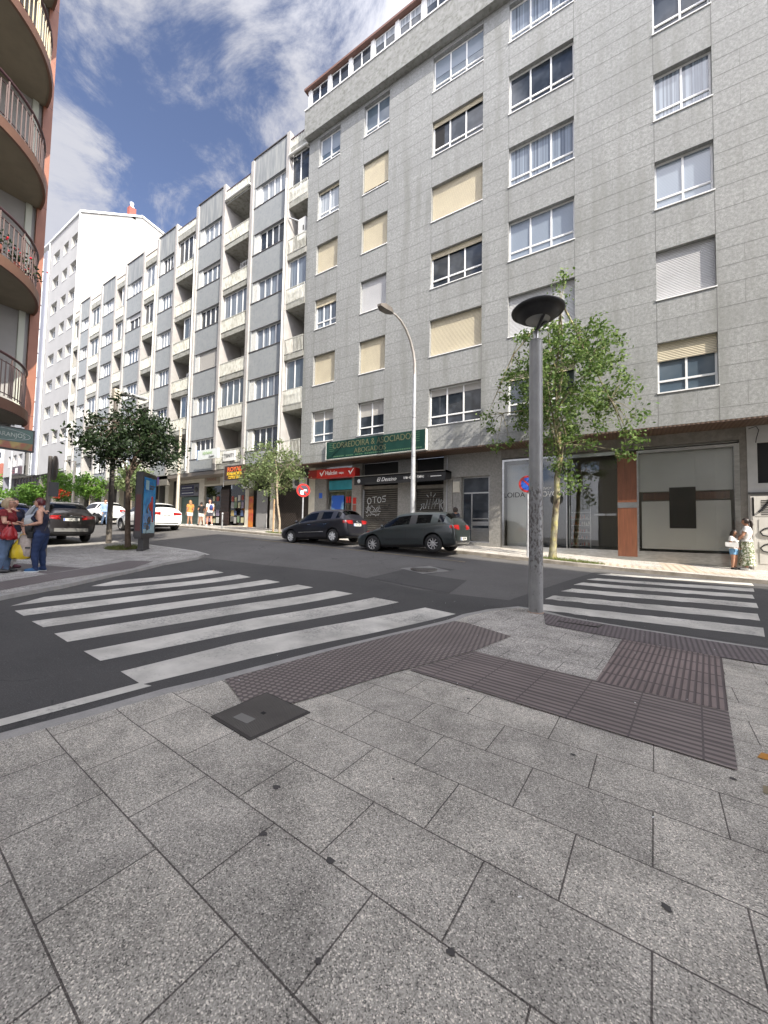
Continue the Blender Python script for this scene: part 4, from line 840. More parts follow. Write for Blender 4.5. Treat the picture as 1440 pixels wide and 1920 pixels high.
# retractable awning boxes under two top balconies
for (a, b_, z, lab) in [(-17.0, -15.5, 24.02, 'rolled white awning box over the topmost balcony next to the granite block'), (-23.2, -20.6, 24.05, 'rolled dark awning box over the widest top balcony')]:
    t1 = thing('awning_box', lab, 'awning', ((a+b_)/2, YB, z)); MB().tube([(a, YB-.12, z), (b_, YB-.12, z)], .08, 8).build('roller', 'white_dirty', t1); MB().box(a+.1, YB-.1, z, a+.2, YB+.1, z+.12).box(b_-.2, YB-.1, z, b_-.1, YB+.1, z+.12).build('bracket', 'white', t1)
t1 = thing('water_heater', 'white boiler box on the second highest balcony beside the granite block', 'boiler', (-15.95, YB+.4, 18.3))
MB().box(-16.35, YB+.15, 18.6, -15.75, YB+.6, 19.9).build('casing', 'ac', t1); MB().box(-15.95, YB+.14, 19.1, -15.87, YB+.15, 19.4).build('vent', 'dark', t1); MB().tube([(-16.35, YB+.4, 19.95), (-16.9, YB-.1, 20.1)], .05, 8).build('flue', 'steel', t1)
def ac_unit(label, x, y, z, w_=.8, h=.6, name='air_conditioner'):
    t1 = thing(name, label, 'air conditioner', (x+w_/2, y, z))
    MB().box(x, y, z, x+w_, y+.3, z+h).build('casing', 'ac', t1); MB().lathe([(.001, 0), (h*.36, 0), (h*.36, .01)], (x+w_*.42, y-.012, z+h/2), 20, axis='y').build('fan_grille', 'letter_grey', t1)
    MB().box(x+.06, y+.05, z-.06, x+.1, y+.4, z).box(x+w_-.1, y+.05, z-.06, x+w_-.06, y+.4, z).build('bracket', 'steel', t1)
ac_unit('white air conditioner hung on an open third bay balcony of the blue grey block', -28.2, YB+.5, zB(-28, 12.7))
ac_unit('small white air conditioner on an open balcony further along the blue grey block', -33.3, YB+.5, zB(-33, 13.5))
ac_unit('grimy air conditioner over the copy shop window by the red and yellow sign', -21.25, 16.05, 4.0, .95, .8)
ac_unit('pale air conditioner high beside the dark gated doorway', -16.75, 16.2, 3.85, .9, .6)
t1 = thing('plastic_chair', 'red plastic chair folded against the grille on an upper balcony', 'chair', (-21.4, YB+.25, 17.83))
MB().box(-21.65, YB+.1, 18.25, -21.2, YB+.5, 18.29).build('seat', 'red', t1); MB().box(-21.65, YB+.46, 18.29, -21.2, YB+.5, 18.95).build('backrest', 'red', t1)
for dx, dy in ((0, 0), (.4, 0), (0, .36), (.4, .36)): MB().box(-21.65+dx, YB+.1+dy, 17.84, -21.6+dx, YB+.14+dy, 18.25).build('leg', 'red', t1)
for (x, z, lab) in [(-22.35, 17.83, 'white trellis grille on the upper balcony with the red chair'), (-27.6, zB(-28, 17.83), 'white trellis grille on an upper balcony in the third bay')]:
    mb = MB()
    for k in range(6): mb.box(x+k*.19, YB+.6, z, x+k*.19+.03, YB+.63, z+1.9)
    for k in range(5): mb.box(x, YB+.6, z+.2+k*.4, x+.98, YB+.63, z+.23+k*.4)
    tag(mb.build('trellis', 'white'), lab, 'trellis')
# ----- ground floor of B
gf = MB(); YS = 16.6
for a, b_ in [(-15.78, -15.3), (-19.1, -18.75), (-21.55, -21.2), (-26.9, -26.25), (-30.0, -29.6), (-31.6, -31.1), (-34, -33.3), (-37.5, -37), (-40, -39.5), (-43.2, -42.6), (-46, -45.4), (-48.7, -48.2)]: gf.box(a, YS, .6, b_, YS+.4, B0-.05)
gf.box(-26.25, YS, 4.42, -21.55, YS+.3, B0-.05); gf.box(-29.6, YS, 4.75, -26.9, YS+.3, B0-.05)
pieces(gf, 'base_pier', 'cream_sun', B)
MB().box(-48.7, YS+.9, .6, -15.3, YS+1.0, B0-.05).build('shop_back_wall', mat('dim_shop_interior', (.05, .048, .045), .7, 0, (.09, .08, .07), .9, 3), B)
pieces(MB().box(-26.2, YS+.1, 1.3, -24.3, YS+.12, 4.38).box(-23.25, YS+.1, 1.3, -21.58, YS+.12, 4.38), 'shop_pane', 'shop_glass', B)
pieces(MB().box(-26.25, YS-.1, 1.2, -24.25, YS+.3, 1.55).box(-23.3, YS-.1, 1.2, -21.55, YS+.3, 1.55), 'shop_plinth', 'cream', B)
MB().box(-24.25, YS+.02, 1.2, -23.3, YS+.06, 4.1).build('shop_door', slats(mat('dark_brown_slatted_door', (.05, .025, .02), .5), 2, .1, .8, (.015, .01, .01)), B)
MB().box(-29.5, YS+.2, 1.3, -27.0, YS+.24, 3.7).build('shop_shutter', 'shop_shutter_green', B)
MB().box(-20.5, YS+.1, 1.0, -19.5, YS+.14, 3.9).build('accordion_gate', slats(mat('white_accordion_gate', (.5, .5, .5), .4), 0, .09, .9, (.03, .03, .03), .45), B)
mb = MB(); x0, x1, z0, z1 = -18.7, -15.8, 1.0, 3.7
k = -3.0
while k < 3.2:
    a = (max(x0, x0+k), z0+max(0, -k)); L_ = min(x1-a[0], z1-a[1])
    if L_ > .1:
        mb.tube([(a[0], YS+.1, a[1]), (a[0]+L_, YS+.1, a[1]+L_)], .012, 4, cap=False); mb.tube([(x0+x1-a[0], YS+.11, a[1]), (x0+x1-a[0]-L_, YS+.11, a[1]+L_)], .012, 4, cap=False)
    k += .16
mb.build('mesh_gate', 'mesh_grille', B)
# window posters of the copy shop, each a thing
random.seed(9); pc = [mat('paper_%d' % i, c, .7) for i, c in enumerate([(.50, .50, .47), (.30, .07, .05), (.07, .11, .22), (.36, .28, .12), (.15, .22, .14), (.32, .32, .32), (.45, .44, .28), (.26, .22, .30)])]
names = ['white', 'red', 'dark blue', 'ochre', 'green', 'grey', 'yellow', 'purple']
for wi, (xa, xb) in enumerate([(-26.1, -24.4), (-23.15, -21.7)]):
    for r in range(4):
        for c in range(4):
            w_ = (xb-xa)/4; i = random.randint(0, 7); z = 1.75+r*.5+random.uniform(-.05, .05); x = xa+c*w_+random.uniform(0, .06)
            if random.random() < .18: continue
            o = MB().box(x, YS+.07, z, x+w_*random.uniform(.55, .85), YS+.09, z+random.uniform(.28, .45)).build('poster', pc[i])
            tag(o, '%s poster, %s row, %s, in the %s copy shop window' % (names[i], ('bottom', 'second lowest', 'second highest', 'top')[r], ('far left', 'left of centre', 'right of centre', 'far right')[c], ('left', 'right')[wi]), 'poster', 'posters in the copy shop windows')
tag(MB().box(-21.15, YS-.02, 1.4, -20.7, YS, 3.5).build('poster', mat('orange_poster', (.55, .22, .03), .6, 0, (.4, .05, .04), 2, 3)), 'tall orange poster panel between the copy shop and the white gate', 'poster')
# ----- signs on B
s1 = thing('shop_sign', 'projecting red orange and yellow lettered sign on a dark board', 'sign', (-20.6, 14.9, 4.4))
MB().box(-21.42, 14.88, 4.40, -19.5, 14.98, 5.28).build('board', mat('dark_red_board', (.05, .02, .015), .5), s1)
MB().tube([(-21.6, 14.95, 4.0), (-21.6, 14.95, 5.35), (-19.35, 14.95, 5.22), (-19.3, 14.95, 4.4), (-21.6, 14.95, 4.35)], .025, 6).tube([(-21.6, 14.95, 5.0), (-21.6, 16.6, 5.0)], .025, 6).build('bracket', 'galv', s1)
MT['neon_o'] = mat('orange_letters', (.85, .17, .04), .5); MT['neon_y'] = mat('yellow_letters', (.85, .55, .04), .5)
text('lettering', 'ROYAL', .38, 'neon_o', (-20.45, 14.87, 5.03), s1, bold=.012, sx=1.15); text('lettering', 'KARTING', .28, 'neon_o', (-20.45, 14.87, 4.79), s1, bold=.01, sx=1.1) if False else text('lettering', 'AUTOESCUELA', .21, 'neon_o', (-20.45, 14.87, 4.81), s1, bold=.01, sx=.95) if False else text('lettering', 'KARAOKE', .26, 'neon_y', (-20.45, 14.87, 4.76), s1, bold=.012, sx=1.2)
text('lettering', '627926353', .26, 'neon_y', (-20.45, 14.87, 4.53), s1, bold=.010, sx=1.02)
s1 = thing('shop_sign', 'white projecting light box of the language school with pale green letters', 'sign', (-23.3, 14.9, 5.8))
MB().box(-24.42, 14.86, 5.92, -22.2, 15.0, 6.55).build('box', mat('milky_sign_box', (.72, .76, .74), .4), s1); MB().box(-24.50, 14.85, 5.9, -24.42, 15.02, 6.6).build('edge', mat('blue_sign_edge', (.12, .2, .35), .4), s1)
text('lettering', 'alphabet', .32, mat('pale_green_letters', (.35, .5, .25), .5), (-23.3, 14.85, 6.33), s1); text('lettering', 'English', .22, 'letter_grey', (-22.85, 14.85, 6.05), s1, shear=.2)
MB().tube([(-22.2, 14.95, 6.4), (-22.0, YB, 6.4)], .02, 6).tube([(-22.2, 14.95, 6.0), (-21.95, YB, 6.0)], .02, 6).build('bracket', 'galv', s1)
s1 = thing('shop_sign', 'white banner with thin dark letters on the lowest wide balcony', 'sign', (-21.7, 15.4, 5.6))
MB().box(-22.4, YB-.12, 5.75, -21.15, YB-.07, 6.4).build('board', 'sign_white', s1); text('lettering', 'TRINITY', .34, 'letter_grey', (-21.75, YB-.13, 6.08), s1, sx=.85)
tag(scribble('graffiti', [tagline(-21.3, 6.05, 1.3, .07, 10), tagline(-20.6, 6.1, .7, .2, 12), circ(-20.7, 6.0, .15, .2), [(-20.75, 6.4), (-20.65, 6.2), (-20.5, 6.35)]], 'graf_k', YB-.09, .02, 'thin black branching drawing on the lowest wide balcony'), 'thin black branching drawing on the lowest wide balcony', 'graffiti')
s1 = thing('shop_sign', 'beige fascia board with red brown hand lettering over the left copy shop window', 'sign', (-25.6, YS, 4.6))
MB().box(-26.2, YS-.04, 4.52, -24.4, YS-.005, 5.2).build('board', mat('beige_fascia', (.30, .27, .21), .7), s1); text('lettering', 'SWANI', .36, 'letter_brown', (-25.35, YS-.045, 4.86), s1, sx=1.0, bold=-.004)
s1 = thing('shop_sign', 'dark blue twin panel fascia with round logo over the green shutter', 'sign', (-28.2, YS, 3.9))
MB().box(-29.5, YS+.0, 3.75, -26.95, YS+.1, 4.65).build('board', mat('grey_blue_fascia', (.12, .12, .14), .5), s1); MB().box(-29.3, YS-.02, 4.25, -27.6, YS, 4.55).box(-29.3, YS-.02, 3.85, -27.6, YS, 4.15).build('panel', mat('navy_panel', (.02, .02, .07), .4), s1)
MB().lathe([(.001, 0), (.22, 0), (.22, .01)], (-27.25, YS-.02, 4.2), 18, axis='y').build('logo', 'letter_grey', s1)
mb = MB(); random.seed(2)
for z in (4.39, 3.99):
    x = -29.15
    while x < -27.8: w_ = random.uniform(.06, .2); mb.box(x, YS-.026, z-.035, x+w_, YS-.02, z+.035); x += w_+.03
mb.build('small_print', 'graf_w', s1)
s1 = thing('shop_sign', 'purple and white projecting pharmacy style box sign high on the wall', 'sign', (-30.2, 15.6, 4.9))
MB().box(-31.4, 15.5, 4.55, -29.3, 15.7, 5.3).build('box', 'stone_panel', s1); MB().box(-31.3, 15.48, 4.6, -30.5, 15.5, 5.2).build('panel', mat('violet_panel', (.05, .02, .12), .4), s1); MB().box(-31.45, 15.45, 4.55, -31.4, 15.7, 5.35).build('edge', 'sign_white', s1)
s1 = thing('shop_sign', 'small green lit cross sign beside a dark doorway behind the advertising column', 'sign', (-33.0, 16.4, 4.0))
MB().box(-33.5, 16.3, 3.6, -32.5, 16.5, 4.9).build('box', 'black', s1); MB().box(-33.15, 16.28, 3.75, -32.85, 16.3, 4.75).box(-33.4, 16.28, 4.1, -32.6, 16.3, 4.4).build('cross', mat('green_cross', (.05, .5, .04), .4, emit=.6), s1)
s1 = thing('office_sign', 'grey lettered box sign fixed under a third bay window', 'sign', (-30.8, YB-.1, 9.2))
MB().box(-31.9, YB-.2, 9.0, -29.6, YB-.02, 9.8).build('box', mat('grey_sign_box', (.42, .44, .44), .5), s1)
mb = MB()
for z in (9.55, 9.3):
    x = -31.6
    while x < -30: w_ = random.uniform(.08, .25); mb.box(x, YB-.206, z-.05, x+w_, YB-.2, z+.05); x += w_+.05
mb.build('small_print', 'letter_grey', s1)

# ================================================================== BUILDING C : tall white block with gable
C_ = thing('apartment_building', 'tall pale block with blank white gable wall and small deep windows', 'building', (-53, YB, 2))
mb = MB(); cw = [(-50.9, -49.15), (-53.1, -51.7), (-56.0, -54.2)]
hs = [(a, b_, 31.45-3.03*r, 32.8-3.03*r) for a, b_ in cw for r in range(8)]
holed(mb, -57.1, -48.72, 7.0, 34.6, hs, YB-.02, .42, 0, 1)
mb.quad((-57.1, YB-.02, 7), (-57.1, YB+8, 7), (-48.72, YB+8, 7), (-48.72, YB-.02, 7))
mb.build('wall', ['lav_render', 'wh_render'], C_)
gy_ = [(15.45, 2), (15.45, 34.6), (21.4, 38.4), (24, 38.0), (31, 36.4), (31, 2)]
MB().add([(-48.7, y, z) for y, z in gy_]+[(-49.2, y, z) for y, z in gy_], [tuple(range(6))]+[(i, (i+1) % 6, 6+(i+1) % 6, 6+i) for i in range(6)]).build('gable_wall', 'wh_render', C_)
mb = MB(); 
for (y0, z0), (y1, z1) in zip(gy_[1:4], gy_[2:5]): mb.add([(-48.55, y0-.12, z0), (-48.55, y1, z1), (-74, y1, z1), (-74, y0-.12, z0), (-48.55, y0-.12, z0+.22), (-48.55, y1, z1+.22), (-74, y1, z1+.22), (-74, y0-.12, z0+.22)], [(0, 1, 2, 3), (4, 7, 6, 5), (0, 4, 5, 1), (3, 2, 6, 7), (0, 3, 7, 4)])
mb.build('roof', 'sign_white', C_)
MB().tube([(-48.62, YB-.12, 7), (-48.62, YB-.12, 34.5)], .07, 8).build('downpipe', 'sign_white', C_)
MB().tube([(-57.05, YB-.12, 7), (-57.05, YB-.12, 34.5)], .07, 8).build('downpipe', 'sign_white', C_)
for h in hs: window(C_, *h, YB-.02, random.choice(['glass_curtain', 'glass_lace', 'glass_dark']), 2, rec=.4, fw=.06, sill=True)
mb = MB(); mb.box(-49.3, 20.0, 37.6, -48.7, 20.7, 38.9, 1).lathe([(.3, 0), (.3, .1), (.16, .12), (.16, .5), (.22, .52), (.22, .65)], (-49, 20.35, 38.9), 12, mi=0).build('chimney', ['sign_white', mat('chimney_brick', (.3, .08, .06), .8)], C_)
mb = MB(); mb.box(-59.4, YB-.3, 7, -57.15, YB+2, 33.6).build('stair_tower_wall', mat('slate_cladding', (.22, .23, .27), .7), C_)
for r in range(9): window(C_, -59.3, -58.1, 30.2-2.9*r, 32.9-2.9*r, YB-.42, 'glass_blue', 2, low=.9, rec=.1, fw=.05, sill=False)
MB().box(-62.0, YB-.1, 7, -59.42, YB+2, 33).build('side_bay_wall', 'wh_render', C_)
MB().box(-57.1, YB+1.5, 1.8, -48.72, YB+1.8, 7).build('shop_back', 'dark', C_)
pieces(MB().box(-49.4, YB+.2, 1.6, -48.75, YB+.9, 7).box(-53.2, YB+.2, 1.6, -52.7, YB+.9, 7).box(-57.1, YB+.2, 1.6, -56.6, YB+.9, 7), 'base_pier', 'stone_panel', C_)
# lower white block with dark sign, further on
D_ = thing('office_building', 'lower white wing with tall windows and a dark sign at the far street end', 'building', (-63, YB, 2))
mb = MB(); hs = [(-64.5, -63.3, 8.25, 9.6), (-62.75, -61.5, 8.25, 9.6), (-60.8, -59.4, 8.25, 9.6)]; hs += [(a, b_, c+3, d+3) for a, b_, c, d in hs]
holed(mb, -66.3, -58.6, 7.1, 15, hs, YB-.8, .35); mb.box(-66.3, YB-.4, 7.1, -58.6, YB+8, 15); mb.build('wall', 'lav_render', D_)
MB().box(-66.6, YB-.7, 2, -66.31, YB+8, 15).build('end_wall', mat('slate_grey_end', (.2, .2, .23), .8), D_)
for h in hs: window(D_, *h, YB-.8, 'glass_lace', 2, rec=.33, fw=.08)
MB().box(-66.3, YB+.3, 1.8, -57.1, YB+.6, 7.1).build('arcade_glazing', slats(mat('arcade_glazing_dark', (.03, .025, .025), .2), 0, 1.1, .6, (.14, .08, .07), .12), D_)
s1 = thing('shop_sign', 'dark box sign on the far white wing below its windows', 'sign', (-60.9, YB-1, 7.2)); MB().box(-62.6, YB-1.0, 7.15, -59.2, YB-.81, 8.05).build('box', mat('dark_plum_sign', (.06, .04, .05), .5), s1)
MB().box(-60.8, YB-1.02, 7.3, -60.0, YB-1.0, 7.9).build('logo', 'ac', s1); MB().box(-62.4, YB-1.02, 7.6, -61.1, YB-1.0, 7.7).box(-62.4, YB-1.02, 7.35, -61.1, YB-1.0, 7.45).build('small_print', 'red_dark', s1)
# far end: house with red roof, white tower, small white box house
def gable_house(label, x, y, w_, d, h, rh, wm_, rm, nw=3, nf=2):
    t1 = thing('house', label, 'house', (x, y, 2)); mb = MB(); mb.box(x-w_/2, y, 1.5, x+w_/2, y+d, h); mb.build('wall', wm_, t1)
    if rh: mb = MB(); o_ = .5; mb.add([(x-w_/2-o_, y-o_, h), (x+w_/2+o_, y-o_, h), (x+w_/2+o_, y+d+o_, h), (x-w_/2-o_, y+d+o_, h), (x, y+d*.35, h+rh), (x, y+d*.65, h+rh)], [(0, 1, 4), (1, 2, 5, 4), (2, 3, 5), (3, 0, 4, 5), (0, 3, 2, 1)]); mb.build('roof', rm, t1)
    for f in range(nf):
        for k in range(nw):
            xx = x-w_/2+w_*(k+.5)/nw; z = h-2.2-f*3; wn = MB().box(xx-.5, y-.06, z, xx+.5, y+.02, z+1.5).build('window', 'white', t1); MB().box(xx-.42, y-.07, z+.08, xx+.42, y-.061, z+1.42).build('pane', 'glass_dark', wn)
            xs_ = x+w_/2; yy_ = y+d*(k+.5)/nw; wn = MB().box(xs_-.02, yy_-.5, z, xs_+.06, yy_+.5, z+1.5).build('window', 'white', t1); MB().box(xs_+.061, yy_-.42, z+.08, xs_+.07, yy_+.42, z+1.42).build('pane', 'glass_dark', wn)
MT['red_tile'] = slats(mat('red_roof_tiles', (.28, .09, .05), .8, 0, (.2, .06, .04), 3, 4), 0, .3, .6, (.12, .04, .03), .2)
gable_house('cream house with a red tiled roof seen past the left corner block', -96, 17.5, 12, 10, 9.3, 3.0, 'cream_sun', 'red_tile')
gable_house('bright white distant apartment tower behind the red roofed house', -126, 20, 16, 14, 24, 0, 'wh_render', 'red_tile', 4, 6)
gable_house('small plain white flat roofed house between the far trees', -82, 17.8, 10, 8, 6.6, 0, 'wh_render', 'red_tile', 3, 1)

# ================================================================== BUILDING L : left corner with curved balconies
Lb = thing('apartment_building', 'grey rendered corner building on the left with curved orange edged balconies', 'building', (-15.5, 0, .3))
XL, YL = -14.0, 3.62; zt = 30
MB().quad((XL, -14, 3.9), (XL, YL-.2, 3.9), (XL, YL-.2, zt), (XL, -14, zt)).quad((XL, YL-.2, 3.9), (XL-13, YL-.2, 3.9), (XL-13, YL-.2, zt), (XL, YL-.2, zt)).quad((XL-13, -14, 3.9), (XL, -14, 3.9), (XL, -14, zt), (XL-13, -14, zt)).quad((XL-13, -14, 3.9), (XL-13, YL-.2, 3.9), (XL-13, YL-.2, zt), (XL-13, -14, zt)).quad((XL, -14, zt), (XL, YL-.2, zt), (XL-13, YL-.2, zt), (XL-13, -14, zt)).quad((XL, -14, 3.9), (XL-13, -14, 3.9), (XL-13, YL-.2, 3.9), (XL, YL-.2, 3.9)).build('wall', 'left_wall', Lb)
MB().box(XL-.1, 3.20, 4.1, XL+.06, 3.33, zt).build('trim_strip', 'left_strip', Lb)
mb = MB(); mb.box(XL-.3, 3.42, 3.85, XL+.10, YL, zt)
for k in range(9): mb.box(XL-.302, 3.418, 4.4+3.0*k, XL+.102, YL+.002, 4.412+3.0*k, 1)
mb.build('corner_pilaster', ['orange', 'left_rail'], Lb)
MB().box(XL-12, -14, -.2, XL-1.2, 2.6, 3.9).build('ground_floor_wall', 'stone_panel', Lb)
CY = 1.0; RB = 2.47
def arc(r, a0=-98, a1=98, n=40, cx=-13.9): return [(cx+r*math.cos(R_(a0+(a1-a0)*k/n)), CY+r*math.sin(R_(a0+(a1-a0)*k/n))) for k in range(n+1)]
for i, zs in enumerate([4.1, 7.26, 10.33, 13.37, 16.35, 19.4, 22.4]):
    r = RB*.97 if i == 0 else RB
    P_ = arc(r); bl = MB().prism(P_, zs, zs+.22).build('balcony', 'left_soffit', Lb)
    mb = MB(); Q = arc(r+.03); n = len(Q)
    for a, b_ in zip(Q, Q[1:]): mb.quad((*a, zs-.03), (*b_, zs-.03), (*b_, zs+.22), (*a, zs+.22))
    Q2 = arc(r-.03)
    for a, b_, c, d in zip(Q, Q[1:], Q2, Q2[1:]): mb.quad((*c, zs-.03), (*d, zs-.03), (*b_, zs-.03), (*a, zs-.03)); mb.quad((*a, zs+.22), (*b_, zs+.22), (*d, zs+.22), (*c, zs+.22))
    mb.build('rim', 'left_rim', bl)
    rm = MB(); rr = arc(r-.05, n=36)
    rm.tube([(x, y, zs+1.28) for x, y in rr], .035, 8); rm.tube([(x, y, zs+1.10) for x, y in rr], .012, 6); rm.tube([(x, y, zs+.36) for x, y in rr], .012, 6)
    rm.build('handrail', 'left_rail', bl)
    bm_ = MB()
    for (x, y) in arc(r-.05, n=62): bm_.box(x-.010, y-.010, zs+.3, x+.010, y+.010, zs+1.12)
    for (x, y) in arc(r-.05, n=12): bm_.box(x-.014, y-.014, zs+.3, x+.014, y+.014, zs+1.27)
    bm_.build('bars', 'left_bar' if i > 2 else 'left_bar_dark', bl)
    dw = MB().box(XL+.02, -1.4, zs+.25, XL+.06, 1.0, zs+2.4).build('balcony_door', 'left_strip', bl); MB().box(XL+.061, -1.3, zs+.33, XL+.065, .9, zs+2.32).build('pane', 'glass_dark', dw)
MB().prism(arc(RB*.7, n=20), 3.85, 4.1).build('bracket_slab', 'left_soffit', Lb)
# geraniums on the third balcony rail
random.seed(31)
for k, ang in enumerate((18, 34, 50, 64)):
    x, y = -13.9+(RB-.14)*math.cos(R_(ang)), CY+(RB-.14)*math.sin(R_(ang)); z = 7.26+.3
    t1 = thing('geranium_pot', ['red geranium in a pot, furthest from the wall on the flowered balcony', 'red geranium in a pot, second from the outer end on the flowered balcony', 'red geranium in a pot, third along the flowered balcony', 'trailing pink red geranium next to the wall end of the flowered balcony'][k], 'potted plant', (x, y, z), group='geraniums on the balcony')
    MB().lathe([(.001, 0), (.07, 0), (.10, .18), (.09, .18)], (x, y, z), 12).build('pot', 'letter_brown', t1)
    mb = MB(); mf = MB()
    for _ in range(90):
        p = Vector((random.gauss(0, .12), random.gauss(0, .12), .2+abs(random.gauss(0, .15)))); s_ = .035; a = Vector((random.gauss(0, 1), random.gauss(0, 1), random.gauss(0, 1))).normalized(); b2 = a.orthogonal().normalized()
        q = Vector((x, y, z))+p; mb.quad(q-a*s_, q+b2*s_*.7, q+a*s_, q-b2*s_*.7)
    for _ in range(6): icosph(mf, (x+random.gauss(0, .12), y+random.gauss(0, .12), z+.32+abs(random.gauss(0, .14))), random.uniform(.02, .036), sub=1, jit=.25)
    mb.build('leaves', 'leaf_dark', t1); mf.build('flowers', 'geranium', t1)
s1 = thing('shop_sign', 'green oval greengrocer fascia with fruit picture under the lowest left balcony', 'sign', (-12.75, 1.5, 3.4))
MB().box(-12.85, -.4, 3.24, -12.72, 3.36, 3.80).build('frame', 'black', s1)
MB().box(-12.72, -.36, 3.44, -12.70, 3.32, 3.77).build('board', mat('dark_green_fascia', (.02, .075, .055), .35), s1)
MB().box(-12.72, -.36, 3.27, -12.701, 3.32, 3.44).build('fruit_strip', mat('fruit_photo_strip', (.25, .06, .02), .4, 0, (.32, .22, .05), 3.2, 2, (.45, .55), c3=(.10, .16, .03), s3=2.2, f3=.9), s1)
pts = [(-12.695, 2.50+.77*math.cos(R_(k*10)), 3.60+.150*math.sin(R_(k*10))) for k in range(37)]
MB().tube(pts, .005, 5).build('oval', 'graf_w', s1)
text('lettering', 'FRENARANJOS', .15, mat('pale_sign_letters', (.42, .47, .43), .5), (-12.695, 2.78, 3.60), s1, rot=(math.pi/2, 0, math.pi/2), sx=.80)
MB().box(-12.8, 2.9, 3.80, -12.7, 3.15, 3.83).box(-12.79, 2.97, 3.83, -12.71, 3.09, 3.87).build('spot_lamp', 'sign_white', s1)

# ================================================================== BUILDING R : behind the camera to the right, casts the street's shade
Rb = thing('apartment_building', 'tall cream apartment block behind the viewpoint whose shadow covers the crossing', 'building', (20, -5, 0))
mb = MB(); hs = [(x, x+1.6, z, z+1.5) for x in range(7, 46, 4) for z in [5+3*k for k in range(6)]]
mb.box(5, -16, 0, 9.001, 1.2, 19.5).box(9, -16, 0, 50, 1.2, 24).box(-2, -20, 0, 5, -7, 20).build('wall', 'cream_sun', Rb)  # unseen low end shaped so sun passes over it onto the left road

for x in range(7, 46, 4):
    for k in range(6): wn = MB().box(x, 1.2, 5+3*k, x+1.6, 1.26, 6.5+3*k).build('window', 'white', Rb); MB().box(x+.08, 1.26, 5.08+3*k, x+1.52, 1.27, 6.42+3*k).build('pane', 'glass_dark', wn)
# ================================================================== TREES
def leaf_cloud(mb, centres, n, size, droop=.0, rnd=random):
    tot = sum(c[3] for c in centres)
    for (cx, cy, cz, r) in centres:
        for _ in range(max(3, int(n*r/tot))):
            x, y, z = rnd.gauss(0, r*.5), rnd.gauss(0, r*.5), rnd.gauss(0, r*.42)-droop*abs(rnd.gauss(0, r))
            s_ = size*rnd.uniform(.45, 1.5)
            a = Vector((rnd.gauss(0, 1), rnd.gauss(0, 1), rnd.gauss(0, .9))).normalized(); b_ = a.cross(Vector((rnd.gauss(0, 1), rnd.gauss(0, 1), rnd.gauss(0, 1)))).normalized()
            p = Vector((cx+x, cy+y, cz+z)); mb.add([p-a*s_, p+b_*s_*.55-a*s_*.1, p+a*s_, p-b_*s_*.55-a*s_*.1], [(0, 1, 2, 3)])
def tree(name, label, trunk, crown_c, crown_r, nleaf, leaf_size, leaf_m, bark_m, seed, nclus=90, nlimb=9, fork=.55, group=None, clus_r=.42, droop=.15, extra=(), r0=.1, shell=.35, cat='tree'):
    rnd = random.Random(seed); base = Vector(trunk[0][:3]); t1 = thing(name, label, cat, base, group=group)
    cc = Vector(crown_c); cr = Vector(crown_r); cl = []
    while len(cl) < nclus:
        v = Vector((rnd.uniform(-1, 1), rnd.uniform(-1, 1), rnd.uniform(-1, 1))); l = v.length
        if l > 1 or l < shell*rnd.random()*1.2: continue
        k = 1+rnd.gauss(0, .07)
        if v.z < -.55 and rnd.random() < .4: continue
        cl.append(Vector((cc.x+v.x*cr.x*k, cc.y+v.y*cr.y*k, cc.z+v.z*cr.z*k)))
    for e in extra: cl.append(Vector(e))
    mb = MB(); pts = [Vector(p[:3]) for p in trunk]; rr = [p[3] for p in trunk]; mb.tube(pts, rr, 12)
    lim = []
    topi = max(1, int(len(pts)*fork))
    for k in range(nlimb):
        s_ = pts[rnd.randint(topi, len(pts)-1)]; tgt = cl[rnd.randrange(len(cl))]; mid = s_.lerp(tgt, .5)+Vector((rnd.gauss(0, .12), rnd.gauss(0, .12), rnd.uniform(0, .25)))
        r = r0*rnd.uniform(.32, .5); mb.tube([s_, s_.lerp(mid, .5)+Vector((0, 0, .06)), mid, mid.lerp(tgt, .6), tgt], [r, r*.85, r*.6, r*.4, r*.15], 6); lim += [mid, mid.lerp(tgt, .6), s_.lerp(mid, .6)]
    lim += pts[topi:]
    for c in cl:
        q = min(lim, key=lambda v: (v-c).length); m_ = q.lerp(c, .5)+Vector((rnd.gauss(0, .05), rnd.gauss(0, .05), .08)); r = r0*.085
        mb.tube([q, m_, c], [r*1.6, r, r*.35], 4, cap=False)
        if droop > .1:
            for _ in range(2): e = c+Vector((rnd.gauss(0, .25), rnd.gauss(0, .25), -rnd.uniform(.05, .35))); mb.tube([c, c.lerp(e, .5)+Vector((0, 0, .04)), e], [r*.6, r*.4, r*.2], 3, cap=False)
    mb.build('trunk', bark_m, t1)
    lf = MB(); leaf_cloud(lf, [(c.x, c.y, c.z, clus_r*rnd.uniform(.55, 1.35)) for c in cl], nleaf, leaf_size, droop, rnd); lf.build('crown', leaf_m, t1)
    return t1
z0 = G(-2, 13.75)+.1
